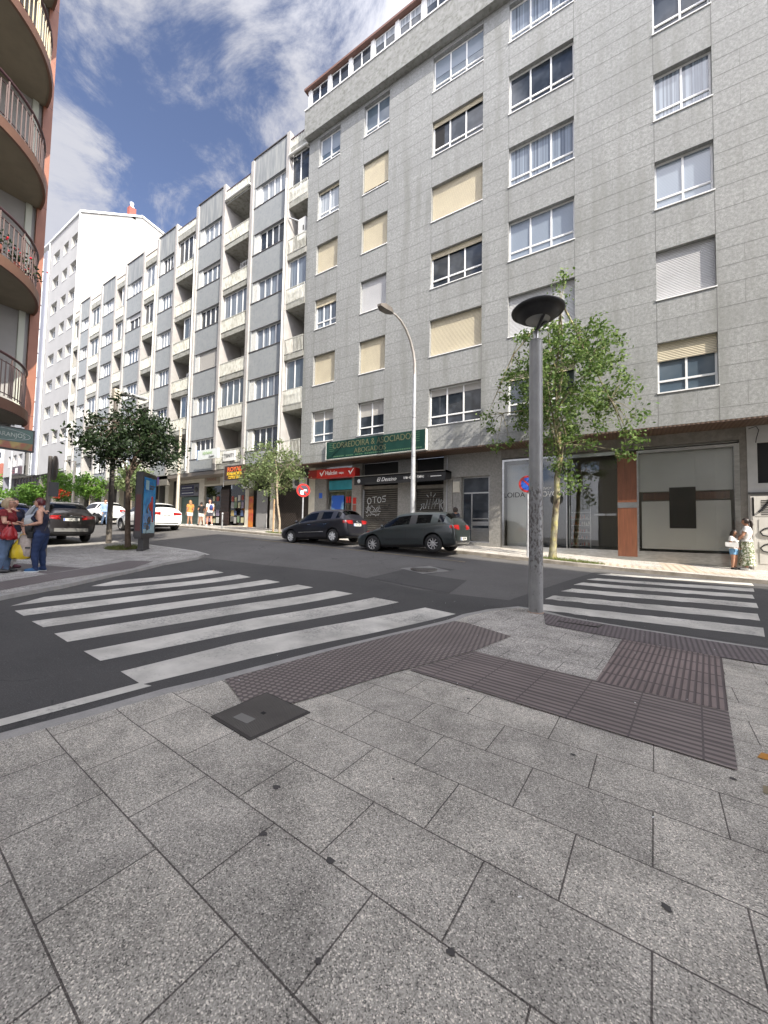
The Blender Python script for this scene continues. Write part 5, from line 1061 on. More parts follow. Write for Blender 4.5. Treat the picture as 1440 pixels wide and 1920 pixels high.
tree('birch_tree', 'leafy birch with mossy yellow trunk between the tall disc lamp and the salon', [(-2.01, 13.75, z0-.1, .19), (-2.02, 13.75, z0+.12, .13), (-2.0, 13.75, z0+.5, .105), (-1.95, 13.76, 1.9, .10), (-1.88, 13.74, 2.7, .095), (-1.88, 13.75, 3.3, .09), (-1.78, 13.75, 3.9, .085), (-1.83, 13.8, 4.7, .075), (-1.9, 13.8, 5.6, .06), (-1.75, 13.75, 6.6, .045), (-1.7, 13.7, 7.8, .03), (-1.75, 13.7, 9.3, .012)],
     (-1.72, 13.7, 6.45), (1.9, 1.45, 2.25), 13000, .058, 'leaf', 'bark', 5, nclus=150, nlimb=13, fork=.5, clus_r=.30, droop=.28, r0=.1, shell=.5,
     extra=[(-1.75, 13.7, 9.2), (-1.7, 13.7, 9.9), (-1.65, 13.75, 10.25), (-2.9, 13.6, 8.4), (-2.5, 13.7, 8.6), (-4.2, 13.6, 5.7), (-4.0, 13.7, 5.2), (-3.9, 13.7, 4.6), (-3.6, 13.8, 6.9), (-3.4, 13.7, 4.7), (-2.6, 13.6, 4.4), (.35, 13.7, 5.1), (.1, 13.6, 4.6), (-.1, 13.7, 4.0), (.15, 13.6, 3.85), (.3, 13.5, 4.3), (-1.5, 13.6, 3.75), (-1.55, 13.7, 3.45), (-1.9, 13.5, 3.7), (-1.45, 13.6, 3.1), (-.9, 13.7, 8.0)])
z0 = G(-15.4, 6.84)+.08
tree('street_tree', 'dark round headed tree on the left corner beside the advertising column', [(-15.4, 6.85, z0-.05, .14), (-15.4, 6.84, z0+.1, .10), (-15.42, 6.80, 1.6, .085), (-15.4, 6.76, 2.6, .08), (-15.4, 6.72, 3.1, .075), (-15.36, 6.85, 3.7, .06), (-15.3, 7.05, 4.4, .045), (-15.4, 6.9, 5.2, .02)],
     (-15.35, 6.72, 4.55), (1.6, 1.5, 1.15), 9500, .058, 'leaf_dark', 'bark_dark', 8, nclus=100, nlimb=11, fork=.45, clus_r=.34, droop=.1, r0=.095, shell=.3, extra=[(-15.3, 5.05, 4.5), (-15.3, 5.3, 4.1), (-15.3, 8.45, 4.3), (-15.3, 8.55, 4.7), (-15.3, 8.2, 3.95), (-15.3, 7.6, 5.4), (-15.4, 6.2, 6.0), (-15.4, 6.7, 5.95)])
z0 = G(-15.15, 13.8)+.1
tree('street_tree', 'slim young tree with pale trunk beside a wooden stake in front of the gated doorway', [(-15.1, 13.8, z0-.05, .07), (-15.1, 13.8, 1.8, .055), (-15.3, 13.8, 2.7, .05), (-15.4, 13.8, 3.5, .045), (-15.4, 13.8, 4.3, .03), (-15.6, 13.8, 5.2, .015)],
     (-15.75, 13.75, 4.6), (1.75, 1.3, 1.55), 5200, .062, 'leaf_pale', 'bark_pale', 13, nclus=70, nlimb=8, fork=.5, clus_r=.36, droop=.25, r0=.07, group='street trees by the far kerb')
s1 = thing('tree_stake', 'short wooden stake beside the slim young tree', 'stake', (-15.55, 13.75, z0)); MB().tube([(-15.52, 13.75, z0-.1), (-15.5, 13.75, z0+1.75)], .045, 8).build('post', 'stake', s1)
MB().tube([(-15.5, 13.75, z0+1.5), (-15.18, 13.8, z0+1.5)], .02, 6).build('strap', 'rubber', s1)
for (x, y, cz, rx, rz, nl, lm, sd, lab, r_) in [
    (-31.2, 13.9, 5.0, 1.2, 1.5, 2600, 'leaf_pale', 21, 'grey green tree seen behind the dark left corner tree', .05),
    (-38.9, 14.1, 4.7, 1.05, 1.1, 2200, 'leaf_bright', 22, 'small round sunlit green tree just right of the grey lamp post', .045),
    (-45.3, 14.4, 5.3, 1.7, 1.15, 2600, 'leaf_bright', 23, 'broad green tree with a red flowering shrub below it, left of the grey lamp post', .07),
    (-56.8, 14.8, 4.6, 2.0, 1.1, 2400, 'leaf_bright', 24, 'low spreading green tree in front of the arcade of the far white wing', .08),
    (-70, 14.9, 5.6, 2.2, 2.0, 1800, 'leaf_bright', 25, 'green tree at the extreme left edge before the red roofed house', .09)]:
    z0 = G(x, y)+.1
    tree('street_tree', lab, [(x, y, z0, r_), (x+.02, y, z0+1.2, r_*.85), (x, y, cz-rz*.7, r_*.8), (x+.05, y, cz, r_*.5), (x, y, cz+rz*.5, r_*.2)], (x, y, cz), (rx, rx, rz), nl, .10 if x > -50 else .15, lm, 'bark_pale' if x > -40 else 'bark_dark', sd, nclus=44, nlimb=7, clus_r=.4*rx/1.2, droop=.1, r0=r_, group='street trees by the far kerb')
z0 = G(-44, 13.9)+.1; t1 = thing('flowering_shrub', 'shrub with bright red blossoms under the broad green far tree', 'shrub', (-43.2, 13.9, z0))
mb = MB(); mf = MB(); rnd = random.Random(4); leaf_cloud(mb, [(-43.2+rnd.uniform(-1.3, 1.0), 13.9+rnd.uniform(-.5, .5), z0+rnd.uniform(1.6, 2.8), .4) for _ in range(12)], 900, .09, 0, rnd)
leaf_cloud(mf, [(-43.3+rnd.uniform(-1.2, 1.0), 13.6+rnd.uniform(-.4, .2), z0+rnd.uniform(1.9, 2.8), .22) for _ in range(9)], 420, .10, 0, rnd); mb.build('leaves', 'leaf_bright', t1); mf.build('blossom', mat('red_blossom', (.75, .09, .03), .6), t1)
MB().tube([(-43.2, 13.9, z0), (-43.2, 13.9, z0+1.7)], .05, 6).build('stem', 'bark_pale', t1)
# grass and soil round the trees
def grass_patch(name, cx, cy, rx, ry, off, n, h, seed, lm='grass'):
    rnd = random.Random(seed); P_ = [(cx+rx*math.cos(k*6.283/16)*rnd.uniform(.85, 1.1), cy+ry*math.sin(k*6.283/16)*rnd.uniform(.85, 1.1)) for k in range(16)]
    struct(drape('soil', P_, off+.004, MT['soil']))
    mb = MB()
    for _ in range(n):
        a = rnd.uniform(0, 6.283); k = math.sqrt(rnd.random()); x, y = cx+rx*k*math.cos(a), cy+ry*k*math.sin(a); z = G(x, y)+off; hh = h*rnd.uniform(.4, 1.3); d = rnd.uniform(0, 6.283); w_ = .007; lx, ly = rnd.gauss(0, hh*.4), rnd.gauss(0, hh*.4)
        mb.add([(x-w_*math.cos(d), y-w_*math.sin(d), z), (x+w_*math.cos(d), y+w_*math.sin(d), z), (x+lx, y+ly, z+hh)], [(0, 1, 2)])
    struct(mb.build(name, lm), 'stuff')
MT['soil'] = mat('dry_soil', (.14, .10, .065), .95, 0, (.22, .16, .10), 6, 6, bump=.6, bscale=40)
grass_patch('grass', -15.5, 6.75, .75, .55, .08, 1400, .09, 3)
grass_patch('grass', -1.6, 13.6, 1.1, .30, .10, 1300, .08, 4)
grass_patch('grass', -15.1, 13.7, .9, .32, .10, 700, .08, 5)

# ================================================================== STREET FURNITURE
z0 = .04-.04
t1 = thing('street_lamp', 'thick grey metal lamp post with a black dish head at the near crossing corner', 'street lamp', (-1.27, 6.85, G(-1.27, 6.85)+.04))
bx, by, bz = -1.27, 6.85, G(-1.27, 6.85)+.04
# worn, peeling pole
mp_ = mat('peeling_grey_pole', (.33, .33, .32), .4, .12, (.25, .25, .245), 6, 8, (.35, .65), .25, 45, stretch=(1, 1, .5)); t, b, mp = nodes(mp_)
n = t.nodes.new('ShaderNodeTexNoise'); n.inputs['Scale'].default_value = 26; n.inputs['Detail'].default_value = 8; n.inputs['Roughness'].default_value = .7; t.links.new(mp, n.inputs[0])
s = t.nodes.new('ShaderNodeSeparateXYZ'); t.links.new(t.nodes[mp_['map']].inputs[0].links[0].from_socket, s.inputs[0])
zz_ = smath(t, 'PINGPONG', smath(t, 'SUBTRACT', s.outputs[2], .75), 1.25); zr = t.nodes.new('ShaderNodeMapRange'); t.links.new(s.outputs[2], zr.inputs[0]); zr.inputs[1].default_value = 2.05; zr.inputs[2].default_value = 2.35; zr.inputs[3].default_value = 0; zr.inputs[4].default_value = .25
zr2 = t.nodes.new('ShaderNodeMapRange'); t.links.new(s.outputs[2], zr2.inputs[0]); zr2.inputs[1].default_value = .9; zr2.inputs[2].default_value = .55; zr2.inputs[3].default_value = 0; zr2.inputs[4].default_value = .09
v = smath(t, 'SUBTRACT', smath(t, 'SUBTRACT', n.outputs[0], zr.outputs[0]), zr2.outputs[0]); x = t.nodes.new('ShaderNodeMapRange'); t.links.new(v, x.inputs[0]); x.inputs[1].default_value = .50; x.inputs[2].default_value = .56; x.inputs[4].default_value = .8
multiply_in(mp_, x.outputs[0], (.07, .055, .05))
MB().lathe([(.115, 0), (.115, .02), (.113, 2.3), (.108, 4.62), (.100, 4.67), (.05, 4.675)], (bx, by, bz), 32).build('pole', mp_, t1)
MB().lathe([(.128, -.02), (.128, .012), (.114, .016)], (bx, by, bz), 32).build('base_ring', 'rust', t1)
nz = bz+4.67
MB().lathe([(.05, 0), (.05, .16), (.047, .165), (.001, .165)], (bx, by, nz), 20).build('neck', 'steel', t1)
cx, cy, cz = bx+.04, by-.05, nz+.50
mb = MB(); mb.lathe([(.001, .12), (.12, .11), (.30, .06), (.42, .015), (.435, 0), (.43, -.02), (.40, -.045), (.385, -.03), (.33, -.10), (.23, -.165), (.20, -.17)], (cx, cy, cz), 48); mb.build('dish', mat('black_cast_lamp', (.018, .018, .019), .5, 0, (.03, .03, .031), 5, 4), t1)
MB().lathe([(.20, -.168), (.14, -.176), (.001, -.18)], (cx, cy, cz), 32).build('diffuser', mat('milky_lamp_glass', (.25, .26, .25), .35), t1)
for dx, dy in ((.16, .12), (.16, -.16)):
    MB().tube([(bx, by, nz+.13), (bx+.02, by-.01, nz+.2), (cx+dx*.9, cy+dy, cz-.14)], [.028, .028, .024], 6).build('arm', 'black', t1)
MB().box(bx-.045, by-.122, bz+.75, bx+.045, by-.1, bz+1.05).build('service_hatch', mp_, t1)
MT['galv_warm'] = mat('pale_warm_galvanised', (.46, .43, .40), .45, .2, (.36, .33, .30), 7, 5)
# curved arm lamp
gz = G(-7.64, 14.4)+.1; t1 = thing('street_lamp', 'tall slender lamp with a long curved arm in front of the granite block', 'street lamp', (-7.64, 14.4, gz))
P_ = [(-7.65, gz), (-7.65, 3.9), (-7.65, 5.9), (-7.65, 8.2)]
MB().tube([(x, 14.4, z) for x, z in P_], [.115, .10, .08, .07], 14).build('pole', 'galv_light', t1)
MB().tube([(-7.65, y, z) for y, z in [(14.4, 8.2), (14.38, 8.7), (14.22, 9.15), (13.95, 9.52), (13.55, 9.84), (13.1, 10.0), (12.7, 10.03), (12.4, 9.98)]], [.066, .062, .058, .054, .05, .045, .04, .035], 10).build('arm', ['galv_warm'], t1)
mb = MB(); hv = [(12.45, 9.93, .06), (12.2, 9.86, .15), (11.75, 9.76, .15), (11.5, 9.78, .08)]; hu = [(12.45, 10.02, .06), (12.2, 10.04, .14), (11.75, 9.98, .13), (11.5, 9.86, .08)]
mb.add([(-7.65+xx, y, z) for y, z, w_ in hv for xx in (-w_, w_)]+[(-7.65+xx, y, z) for y, z, w_ in hu for xx in (-w_, w_)],
  [(0, 1, 3, 2), (2, 3, 5, 4), (4, 5, 7, 6), (8, 10, 11, 9), (10, 12, 13, 11), (12, 14, 15, 13), (0, 2, 10, 8), (2, 4, 12, 10), (4, 6, 14, 12), (1, 9, 11, 3), (3, 11, 13, 5), (5, 13, 15, 7), (6, 7, 15, 14), (0, 8, 9, 1)]).build('lamp_head', 'pole_dark', t1)
for z in (4.6, 6.3): MB().lathe([(.098, 0), (.102, .02), (.098, .04)], (-7.65, 14.4, z), 14).build('collar', 'galv', t1)
# left corner lamp pole
gz = G(-17.6, 7.1)+.08; t1 = thing('street_lamp', 'dark straight pole with flat rectangular lamp head rising behind the dark corner tree', 'street lamp', (-17.6, 7.1, gz))
MB().tube([(-17.6, 7.1, gz), (-17.6, 7.1, 6.7)], [.10, .075], 14).build('pole', 'pole_dark', t1)
MB().box(-17.72, 6.98, 6.55, -17.48, 7.2, 7.0).build('mount', 'pole_beige', t1); MB().box(-17.55, 7.2, 6.82, -17.2, 8.15, 6.90).build('lamp_head', 'galv_light', t1); MB().tube([(-17.6, 7.1, 6.75), (-17.4, 7.6, 6.84)], .03, 6).build('arm', 'galv', t1)
def pole_lamp(label, x, y, zt, r, m, arm=None):
    gz = G(x, y)+.1; t1 = thing('street_lamp', label, 'street lamp', (x, y, gz)); MB().tube([(x, y, gz), (x, y, zt)], [r*1.1, r*.9], 12).build('pole', m, t1)
    if arm: MB().tube([(x, y, zt), (x-arm*.6, y, zt+.02), (x-arm, y-.1, zt+.12)], [.04, .035, .02], 6).build('arm', m, t1); MB().box(x-arm-.5, y-.2, zt+.1, x-arm+.02, y, zt+.17).build('lamp_head', m, t1)
    return t1
pole_lamp('plain beige pole standing by the purple sign and the two strolling women', -24.0, 13.4, 7.8, .09, 'pole_beige')
pole_lamp('grey pole with a thin flat arm before the white block entrance', -40.3, 13.4, 6.9, .10, 'pole_beige', 1.4)
pole_lamp('thin distant pole near the left picture edge before the red roofed house', -57.6, 13.4, 9.4, .10, 'galv_light')
# round signs
def disc_sign(label, x, y, z, rad, nx, ny, off, style, pole_m='galv_light', name='road_sign', zoff=.1, top=.1):
    gz = G(x, y)+zoff; t1 = thing(name, label, 'road sign', (x, y, gz)); MB().tube([(x, y, gz), (x, y, z+top)], .035, 10).build('post', pole_m, t1)
    ang = math.atan2(ny, nx); M_ = Matrix.Rotation(ang-math.pi/2, 3, 'Z')
    def put(mb, name_, m):
        mb.v = [tuple(M_ @ Vector(v)+Vector((x, y, z))) for v in mb.v]; return mb.build(name_, m, t1)
    yy = .045
    put(MB().lathe([(.001, yy-.02), (rad, yy-.02), (rad, yy), (.001, yy)], (0, 0, 0), 32, axis='y'), 'plate', 'galv')
    if style == 'back': return t1
    put(MB().lathe([(.001, yy+.002), (rad*.99, yy+.002)], (0, 0, 0), 32, axis='y'), 'rim', 'red')
    put(MB().lathe([(.001, yy+.004), (rad*.74, yy+.004)], (0, 0, 0), 32, axis='y'), 'field', 'no_blue' if style == 'blue' else mat('faded_dark_field', (.05, .04, .06), .5))
    bar = MB(); c, s_ = math.cos(R_(45)), math.sin(R_(45)); L_, w_ = rad*.8, rad*.10
    bar.quad(*[(a*c-b_*s_, yy+.006, a*s_+b_*c) for a, b_ in ((-L_, -w_), (L_, -w_), (L_, w_), (-L_, w_))]); put(bar, 'bar', 'red')
    if style == 'sticker': put(MB().box(-rad*.05, yy+.007, -rad*.62, rad*.4, yy+.009, -rad*.05).box(-rad*.5, yy+.007, -rad*.1, -rad*.05, yy+.009, rad*.12), 'sticker', 'sign_white')
    return t1
disc_sign('round red no parking sign with white stickers on a pole behind the black hatchback', -13.15, 13.45, 3.28, .33, .9, -.75, 0, 'sticker')
disc_sign('round blue and red no parking sign half hidden by the thick lamp post', -2.74, 13.4, 3.08, .29, .1, -1, 0, 'blue')
gz = G(-14.45, 4.2)+.08; t1 = thing('road_sign', 'round sign seen edge on from behind with a dark box below, above the talking women', 'road sign', (-14.45, 4.2, gz))
MB().tube([(-14.45, 4.2, gz), (-14.45, 4.2, 3.45)], .05, 10).build('post', 'pole_dark', t1)
mb = MB().lathe([(.001, 0), (.37, 0), (.37, .03), (.001, .03)], (0, 0, 0), 28, axis='y'); M_ = Matrix.Rotation(R_(-5), 3, 'Z'); mb.v = [tuple(M_ @ Vector(v)+Vector((-14.40, 4.28, 3.1))) for v in mb.v]; mb.build('plate', 'pole_dark', t1)
MB().box(-14.52, 4.18, 2.25, -14.4, 4.42, 2.68).build('box', 'black', t1)
gz = G(-19.4, 13.45)+.1; t1 = thing('bollard', 'single grey metal bollard on the far pavement by the copy shop', 'bollard', (-19.4, 13.45, gz)); MB().lathe([(.05, 0), (.045, .78), (.03, .82)], (-19.4, 13.45, gz), 12).build('post', 'galv', t1); MB().lathe([(.001, .92), (.05, .90), (.06, .85), (.05, .80), (.02, .79)], (-19.4, 13.45, gz), 12).build('cap', 'galv_light', t1)
# advertising column
gz = G(-14.3, 6.9)+.08
t1 = thing('advertising_panel', 'dark advertising column with a blue poster on the left corner', 'advertising panel', (-14.31, 6.98, gz), R_(135))
MT['totem'] = mat('charcoal_totem', (.035, .033, .033), .4)
mb = MB(); h0, h1 = 3.24-gz, 1.05-gz
prof = [(-.64, -.0), (.64, 0), (.62, .22), (-.62, .22)]
mb.prism([(-.64, 0), (.64, 0), (.64, .20), (.60, .24), (-.60, .24), (-.64, .20)], h1, h0); mb.prism([(-.60, .02), (.60, .02), (.58, .22), (-.58, .22)], h1-.06, h1); mb.prism([(-.6, .02), (.6, .02), (.58, .22), (-.58, .22)], h0, h0+.05)
mb.build('case', 'totem', t1)
MB().box(-.645, .03, h1+.2, -.641, .19, h0-.75).build('side_reflection_strip', mat('dark_red_side', (.06, .012, .01), .35), t1)  # red reflection painted as a flat strip on the case side
pm = mat('blue_poster_print', (.012, .13, .33), .12, 0, (.03, .23, .46), 1.2, 3, (.45, .6)); MB().box(-.53, -.012, h1+.12, .53, -.001, h0-.12).build('poster', pm, t1)
g_ = MB(); g_.box(-.40, -.016, h0-.55, -.12, -.013, h0-.22); g_.add([(.1, -.016, h1+.12), (.53, -.016, h1+.12), (.53, -.016, h1+.5), (.2, -.016, h1+.75)], [(0, 1, 2, 3)]); g_.box(-.5, -.015, h1+.12, .53, -.0135, h1+.26); g_.build('poster_light_area', mat('pale_blue_print', (.25, .38, .42), .3), t1)
mb = MB(); random.seed(44)
icosph(mb, (.12, -.016, 1.55), .16, sub=2, sq=(1, .02, 1.1)); icosph(mb, (.2, -.016, 1.8), .09, sub=2, sq=(1, .02, 1.4)); mb.tube([(.2, -.016, 1.9), (.24, -.016, 1.3), (.3, -.016, 1.0)], .03, 5); mb.build('poster_red_shape', mat('red_print', (.35, .03, .02), .4), t1)
mb = MB(); icosph(mb, (0, -.0165, 1.05), .15, sub=2, sq=(1, .02, 1)); icosph(mb, (-.12, -.0165, .8), .13, sub=2, sq=(1.2, .02, .8)); mb.tube([(-.2, -.017, .78), (-.24, -.017, .6), (-.12, -.017, .55)], .012, 5); mb.tube([(-.1, -.0165, 1.6), (-.25, -.0165, 1.4), (-.2, -.0165, 1.3)], .03, 5)
for k in range(3): mb.box(-.42, -.016, h1+.44-k*.06, -.42+[.32, .38, .22][k], -.0135, h1+.475-k*.06)
for k in range(2): mb.box(-.02, -.016, h0-.42-k*.09, .4-.1*k, -.0135, h0-.36-k*.09)
mb.build('poster_dark_print', 'letter_grey', t1)
MB().box(-.28, .04, .06, .28, .20, h1-.05).build('foot', 'totem', t1); MB().box(-.32, .02, -.05, .32, .22, .06).build('base', 'totem', t1)

# ================================================================== PEOPLE
SK = mat('skin', (.48, .27, .19), .55); SKT = mat('tanned_skin', (.36, .19, .12), .55)
def voxel(mb, size, smooth=4):
    me = bpy.data.meshes.new('v'); me.from_pydata(mb.v, [], mb.f); o = bpy.data.objects.new('v', me); col.objects.link(o)
    r = o.modifiers.new('r', 'REMESH'); r.mode = 'VOXEL'; r.voxel_size = size; s_ = o.modifiers.new('s', 'SMOOTH'); s_.factor = .5; s_.iterations = smooth
    m2 = evaluated(o); bpy.data.objects.remove(o); bpy.data.meshes.remove(me); return m2
def limb(mb, pts, rad, n=12):
    mb.tube(pts, rad, n)
    for p, r in zip(pts, rad): icosph(mb, p, r*.99, sub=2)
def person(label, x, y, h, face, pose, top=None, bottom=None, shoes='black', skin=SK, hair='dark', hair_style='short', zoff=.1, sub=1, group=None, fat=1.0, extras=None, cat='person', sleeve=0, look=0, sole=None, female=True, skirt_m=None):
    """local frame: +x forward, +y left, z up, unit = body height; one continuous remeshed body, clothes offset from it"""
    gz = G(x, y)+zoff; t1 = thing('person', label, cat, (x, y, gz), face, group, local=True); t1.scale = (h, h, h)
    J = dict(pel=(0, 0, .50), wai=(.0, 0, .61), che=(0, 0, .73), nec=(-.008, 0, .825), hdb=(.004, 0, .87), shl=(-.004, .098, .802), shr=(-.004, -.098, .802), ell=(-.02, .13, .63), elr=(-.02, -.13, .63), wrl=(.05, .12, .50), wrr=(.05, -.12, .50),
             hpl=(0, .050, .49), hpr=(0, -.050, .49), knl=(.01, .055, .275), knr=(.01, -.055, .275), anl=(-.01, .055, .045), anr=(-.01, -.055, .045)); J.update(pose)
    J['tol'] = (J['anl'][0]+.095, J['anl'][1]+.012, .018+max(0, J['anl'][2]-.045)); J['tor'] = (J['anr'][0]+.095, J['anr'][1]-.012, .018+max(0, J['anr'][2]-.045))
    V_ = lambda k: Vector(J[k]); mid = lambda a, b_, k: V_(a).lerp(V_(b_), k)
    lean = V_('nec')-Vector((-.008, 0, .825)); px0 = V_('pel')
    bb = MB(); rings = []; n_ = 24
    for z, cx, rx, ry in [(.455, 0, .040, .070), (.48, 0, .064, .090), (.51, -.004, .073, .098), (.54, -.004, .071, .096), (.575, 0, .062, .084), (.61, .002, .057, .076), (.65, .002, .060, .080), (.70, .002, .067, .090), (.745, .0, .066, .097), (.78, -.004, .055, .095), (.808, -.006, .044, .072), (.832, -.006, .033, .038)]:
        k = (z-.48)/.345; f_ = fat if z < .78 else 1; ox = cx+px0.x+lean.x*max(0, k)
        rings += [(ox+rx*f_*math.cos(a*6.283/n_), ry*f_*math.sin(a*6.283/n_)+px0.y, z) for a in range(n_)]
    bb.add(rings, [(i*n_+k, i*n_+(k+1) % n_, (i+1)*n_+(k+1) % n_, (i+1)*n_+k) for i in range(11) for k in range(n_)]+[tuple(range(n_))[::-1], tuple(range(11*n_, 12*n_))])
    if female:
        for sd in (-1, 1): icosph(bb, (.050+lean.x*.7, sd*.040, .715), .036*fat, sub=2, sq=(.9, 1, 1))
    limb(bb, [V_('nec')-Vector((0, 0, .03)), V_('nec'), V_('hdb')+Vector((0, 0, .02))], [.036, .030, .030])
    for s_ in 'lr':
        limb(bb, [V_('sh'+s_), mid('sh'+s_, 'el'+s_, .35), V_('el'+s_), mid('el'+s_, 'wr'+s_, .3), V_('wr'+s_)], [.034, .031*(.5+.5*fat), .024, .0245, .0155])
        limb(bb, [V_('hp'+s_), mid('hp'+s_, 'kn'+s_, .35), V_('kn'+s_), mid('kn'+s_, 'an'+s_, .3), V_('an'+s_)], [.060*fat, .054*fat, .036, .038, .021])
        limb(bb, [V_('an'+s_)-Vector((.012, 0, .018)), V_('an'+s_)+Vector((.03, 0, -.012)), V_('to'+s_)], [.022, .022, .015])
    m2 = voxel(bb, .0075 if sub == 2 else .012)
    mb = MB(); bv = [v.co.copy() for v in m2.vertices]; bf = [tuple(p.vertices) for p in m2.polygons]; bn = [v.normal.copy() for v in m2.vertices]; bpy.data.meshes.remove(m2)
    mb.add(bv, bf, 0, True)
    bones = [('torso', px0, V_('nec'), .085)]+[(k+s_, V_(a+s_), V_(b_+s_), r) for s_ in 'lr' for k, a, b_, r in (('ua', 'sh', 'el', .03), ('fa', 'el', 'wr', .022), ('th', 'hp', 'kn', .055), ('ca', 'kn', 'an', .034), ('ft', 'an', 'to', .022))]
    bones.append(('neck', V_('nec')+Vector((0, 0, .01)), V_('hdb'), .03)); cls = []
    for v in bv:
        best = None
        for nm, a, b_, r in bones:
            ab = b_-a; t_ = max(0, min(1, (v-a).dot(ab)/ab.length_squared)); d = (v-(a+ab*t_)).length/r
            if best is None or d < best[0]: best = (d, nm, t_)
        cls.append(best)
    def garment(name_, m, test, off):
        keep = [f for f in bf if sum(test(cls[i], bv[i]) for i in f) >= len(f)*.5]; idx = {}; vs = []
        for f in keep:
            for i in f:
                if i not in idx: idx[i] = len(vs); vs.append(tuple(bv[i]+bn[i]*(off+.0025*math.sin(bv[i].z*95+bv[i].y*60)*.6)))
        g = MB(); g.add(vs, [tuple(idx[i] for i in f) for f in keep], 0, True); return g.build(name_, m, t1)
    hx, hy, hz = J['hdb'][0]+.012, J['hdb'][1], .925+(J['hdb'][2]-.87)
    ca, sa = math.cos(look), math.sin(look)
    def HP(px, py, pz): return (hx+px*ca-py*sa, hy+px*sa+py*ca, hz+pz)
    bm = bmesh.new(); bmesh.ops.create_uvsphere(bm, u_segments=18, v_segments=14, radius=1)
    hv = []
    for v in bm.verts:
        px, py, pz = v.co.x*.052, v.co.y*.043, v.co.z*.066
        if pz < -.01: k = 1-(-pz-.01)*5; py *= max(.45, k); px = px*max(.6, k)+.006*(-pz/.06)
        if px > .035 and abs(py) < .012 and -.028 < pz < .008: px += .012*(1-abs(pz+.014)/.025)
        if px > .03 and .005 < abs(py) < .028 and -.006 < pz < .014: px -= .004
        hv.append(HP(px, py, pz))
    mb.add(hv, [tuple(v.index for v in f.verts) for f in bm.faces], 0, True); bm.free()
    for s_ in (-1, 1):
        icosph(mb, HP(.045, s_*.018, .006), .0048, 1, 1); e = HP(-.002, s_*.044, -.008); icosph(mb, e, .011, 0, 1, (.6, .4, 1.1))
        icosph(mb, HP(.049, s_*.007, -.035), .006, 2, 1, (.4, 1.2, .35))
    for sd, a, b_ in ((1, 'ell', 'wrl'), (-1, 'elr', 'wrr')):
        A_, B_ = Vector(J[a]), Vector(J[b_]); d = (B_-A_).normalized(); sidev = d.cross(Vector((0, 0, 1)) if abs(d.z) < .8 else Vector((1, 0, 0))).normalized(); nrm = sidev.cross(d)
        c = B_+d*.026; rot = Matrix((d, sidev, nrm)).transposed(); bm = bmesh.new(); bmesh.ops.create_icosphere(bm, subdivisions=1, radius=1)
        mb.add([tuple(c+rot @ Vector((v.co.x*.03, v.co.y*.021, v.co.z*.010))) for v in bm.verts], [tuple(v.index for v in f.verts) for f in bm.faces], 0, True); bm.free()
        for k, L_ in enumerate((.040, .046, .043, .034)):
            o_ = c+d*.024+sidev*(.015-.010*k); mb.tube([o_, o_+d*L_*.5-nrm*.003, o_+d*L_*.9-nrm*.012], [.0055, .005, .0038], 6)
        o_ = c+sidev*.016-d*.008; mb.tube([o_, o_+sidev*.012+d*.018, o_+sidev*.014+d*.036-nrm*.006], [.0065, .0055, .0042], 6)
    mb.build('body', [skin, 'black', mat('lips', (.4, .12, .1), .5)], t1)
    if bottom:
        kind, m = bottom
        if kind == 'trousers': garment('trousers', m, lambda c, v: (c[1] == 'torso' and v.z < .575) or c[1][:2] in ('th', 'ca'), .007)
        if kind == 'shorts': garment('shorts', m, lambda c, v: (c[1] == 'torso' and v.z < .575) or (c[1][:2] == 'th' and c[2] < .5), .010)
        if kind == 'skirt':
            g = MB(); n2 = 32; ring = []
            for zz2, ra, rb in ((.60, .066, .086), (.56, .074, .096), (.50, .086, .108), (.40, .090, .108), (.28, .092, .108), (.15, .100, .118), (.085, .112, .130)):
                fl = (.6-zz2)*.022; ring += [((ra*fat+fl*math.sin(6*a*6.283/n2+zz2*5))*math.cos(a*6.283/n2)+px0.x, (rb*fat+fl*math.sin(7*a*6.283/n2))*math.sin(a*6.283/n2), zz2) for a in range(n2)]
            g.add(ring, [(i*n2+k, i*n2+(k+1) % n2, (i+1)*n2+(k+1) % n2, (i+1)*n2+k) for i in range(6) for k in range(n2)], 0, True); g.build('skirt', m, t1)
    if top:
        hem = .545 if bottom and bottom[0] == 'skirt' else .515
        if sleeve: garment('top', top, lambda c, v: (c[1] == 'torso' and v.z > hem and v.z < .812-(.02 if v.x > .02 else 0)) or (c[1][:2] == 'ua' and c[2] <= sleeve) or (sleeve >= 1 and c[1][:2] == 'fa'), .012)
        else: garment('top', top, lambda c, v: (c[1] == 'torso' or (c[1][:2] == 'ua' and c[2] < .02)) and v.z > hem and v.z < (.775 if abs(v.y) < .045 else .806) and abs(v.y-px0.y) < .088*fat, .010)
    for s_, a, b_ in (('l', 'anl', 'tol'), ('r', 'anr', 'tor')):
        A_, B_ = Vector(J[a]), Vector(J[b_]); g = MB(); c = A_.lerp(B_, .42); bm = bmesh.new(); bmesh.ops.create_icosphere(bm, subdivisions=3, radius=1)
        vs = []
        for v in bm.verts:
            zz2 = max(-.020, v.co.z*.032*(1.15 if v.co.x < 0 else .85)); vs.append((c.x+v.co.x*.078, c.y+v.co.y*(.033-.006*v.co.x*-1), A_.z-.022+zz2))
        g.add(vs, [tuple(v.index for v in f.verts) for f in bm.faces], 0, True); bm.free()
        sh = g.build('shoe', shoes, t1)
        if sole: MB().prism([(c.x+.080*math.cos(k*.3927), c.y+.034*math.sin(k*.3927)) for k in range(16)], A_.z-.045, A_.z-.036).build('sole', sole, sh)
    hm = {'dark': HAIR_D, 'red': HAIR_R, 'blond': HAIR_B, 'bald': skin, 'grey': HAIR_G}[hair]
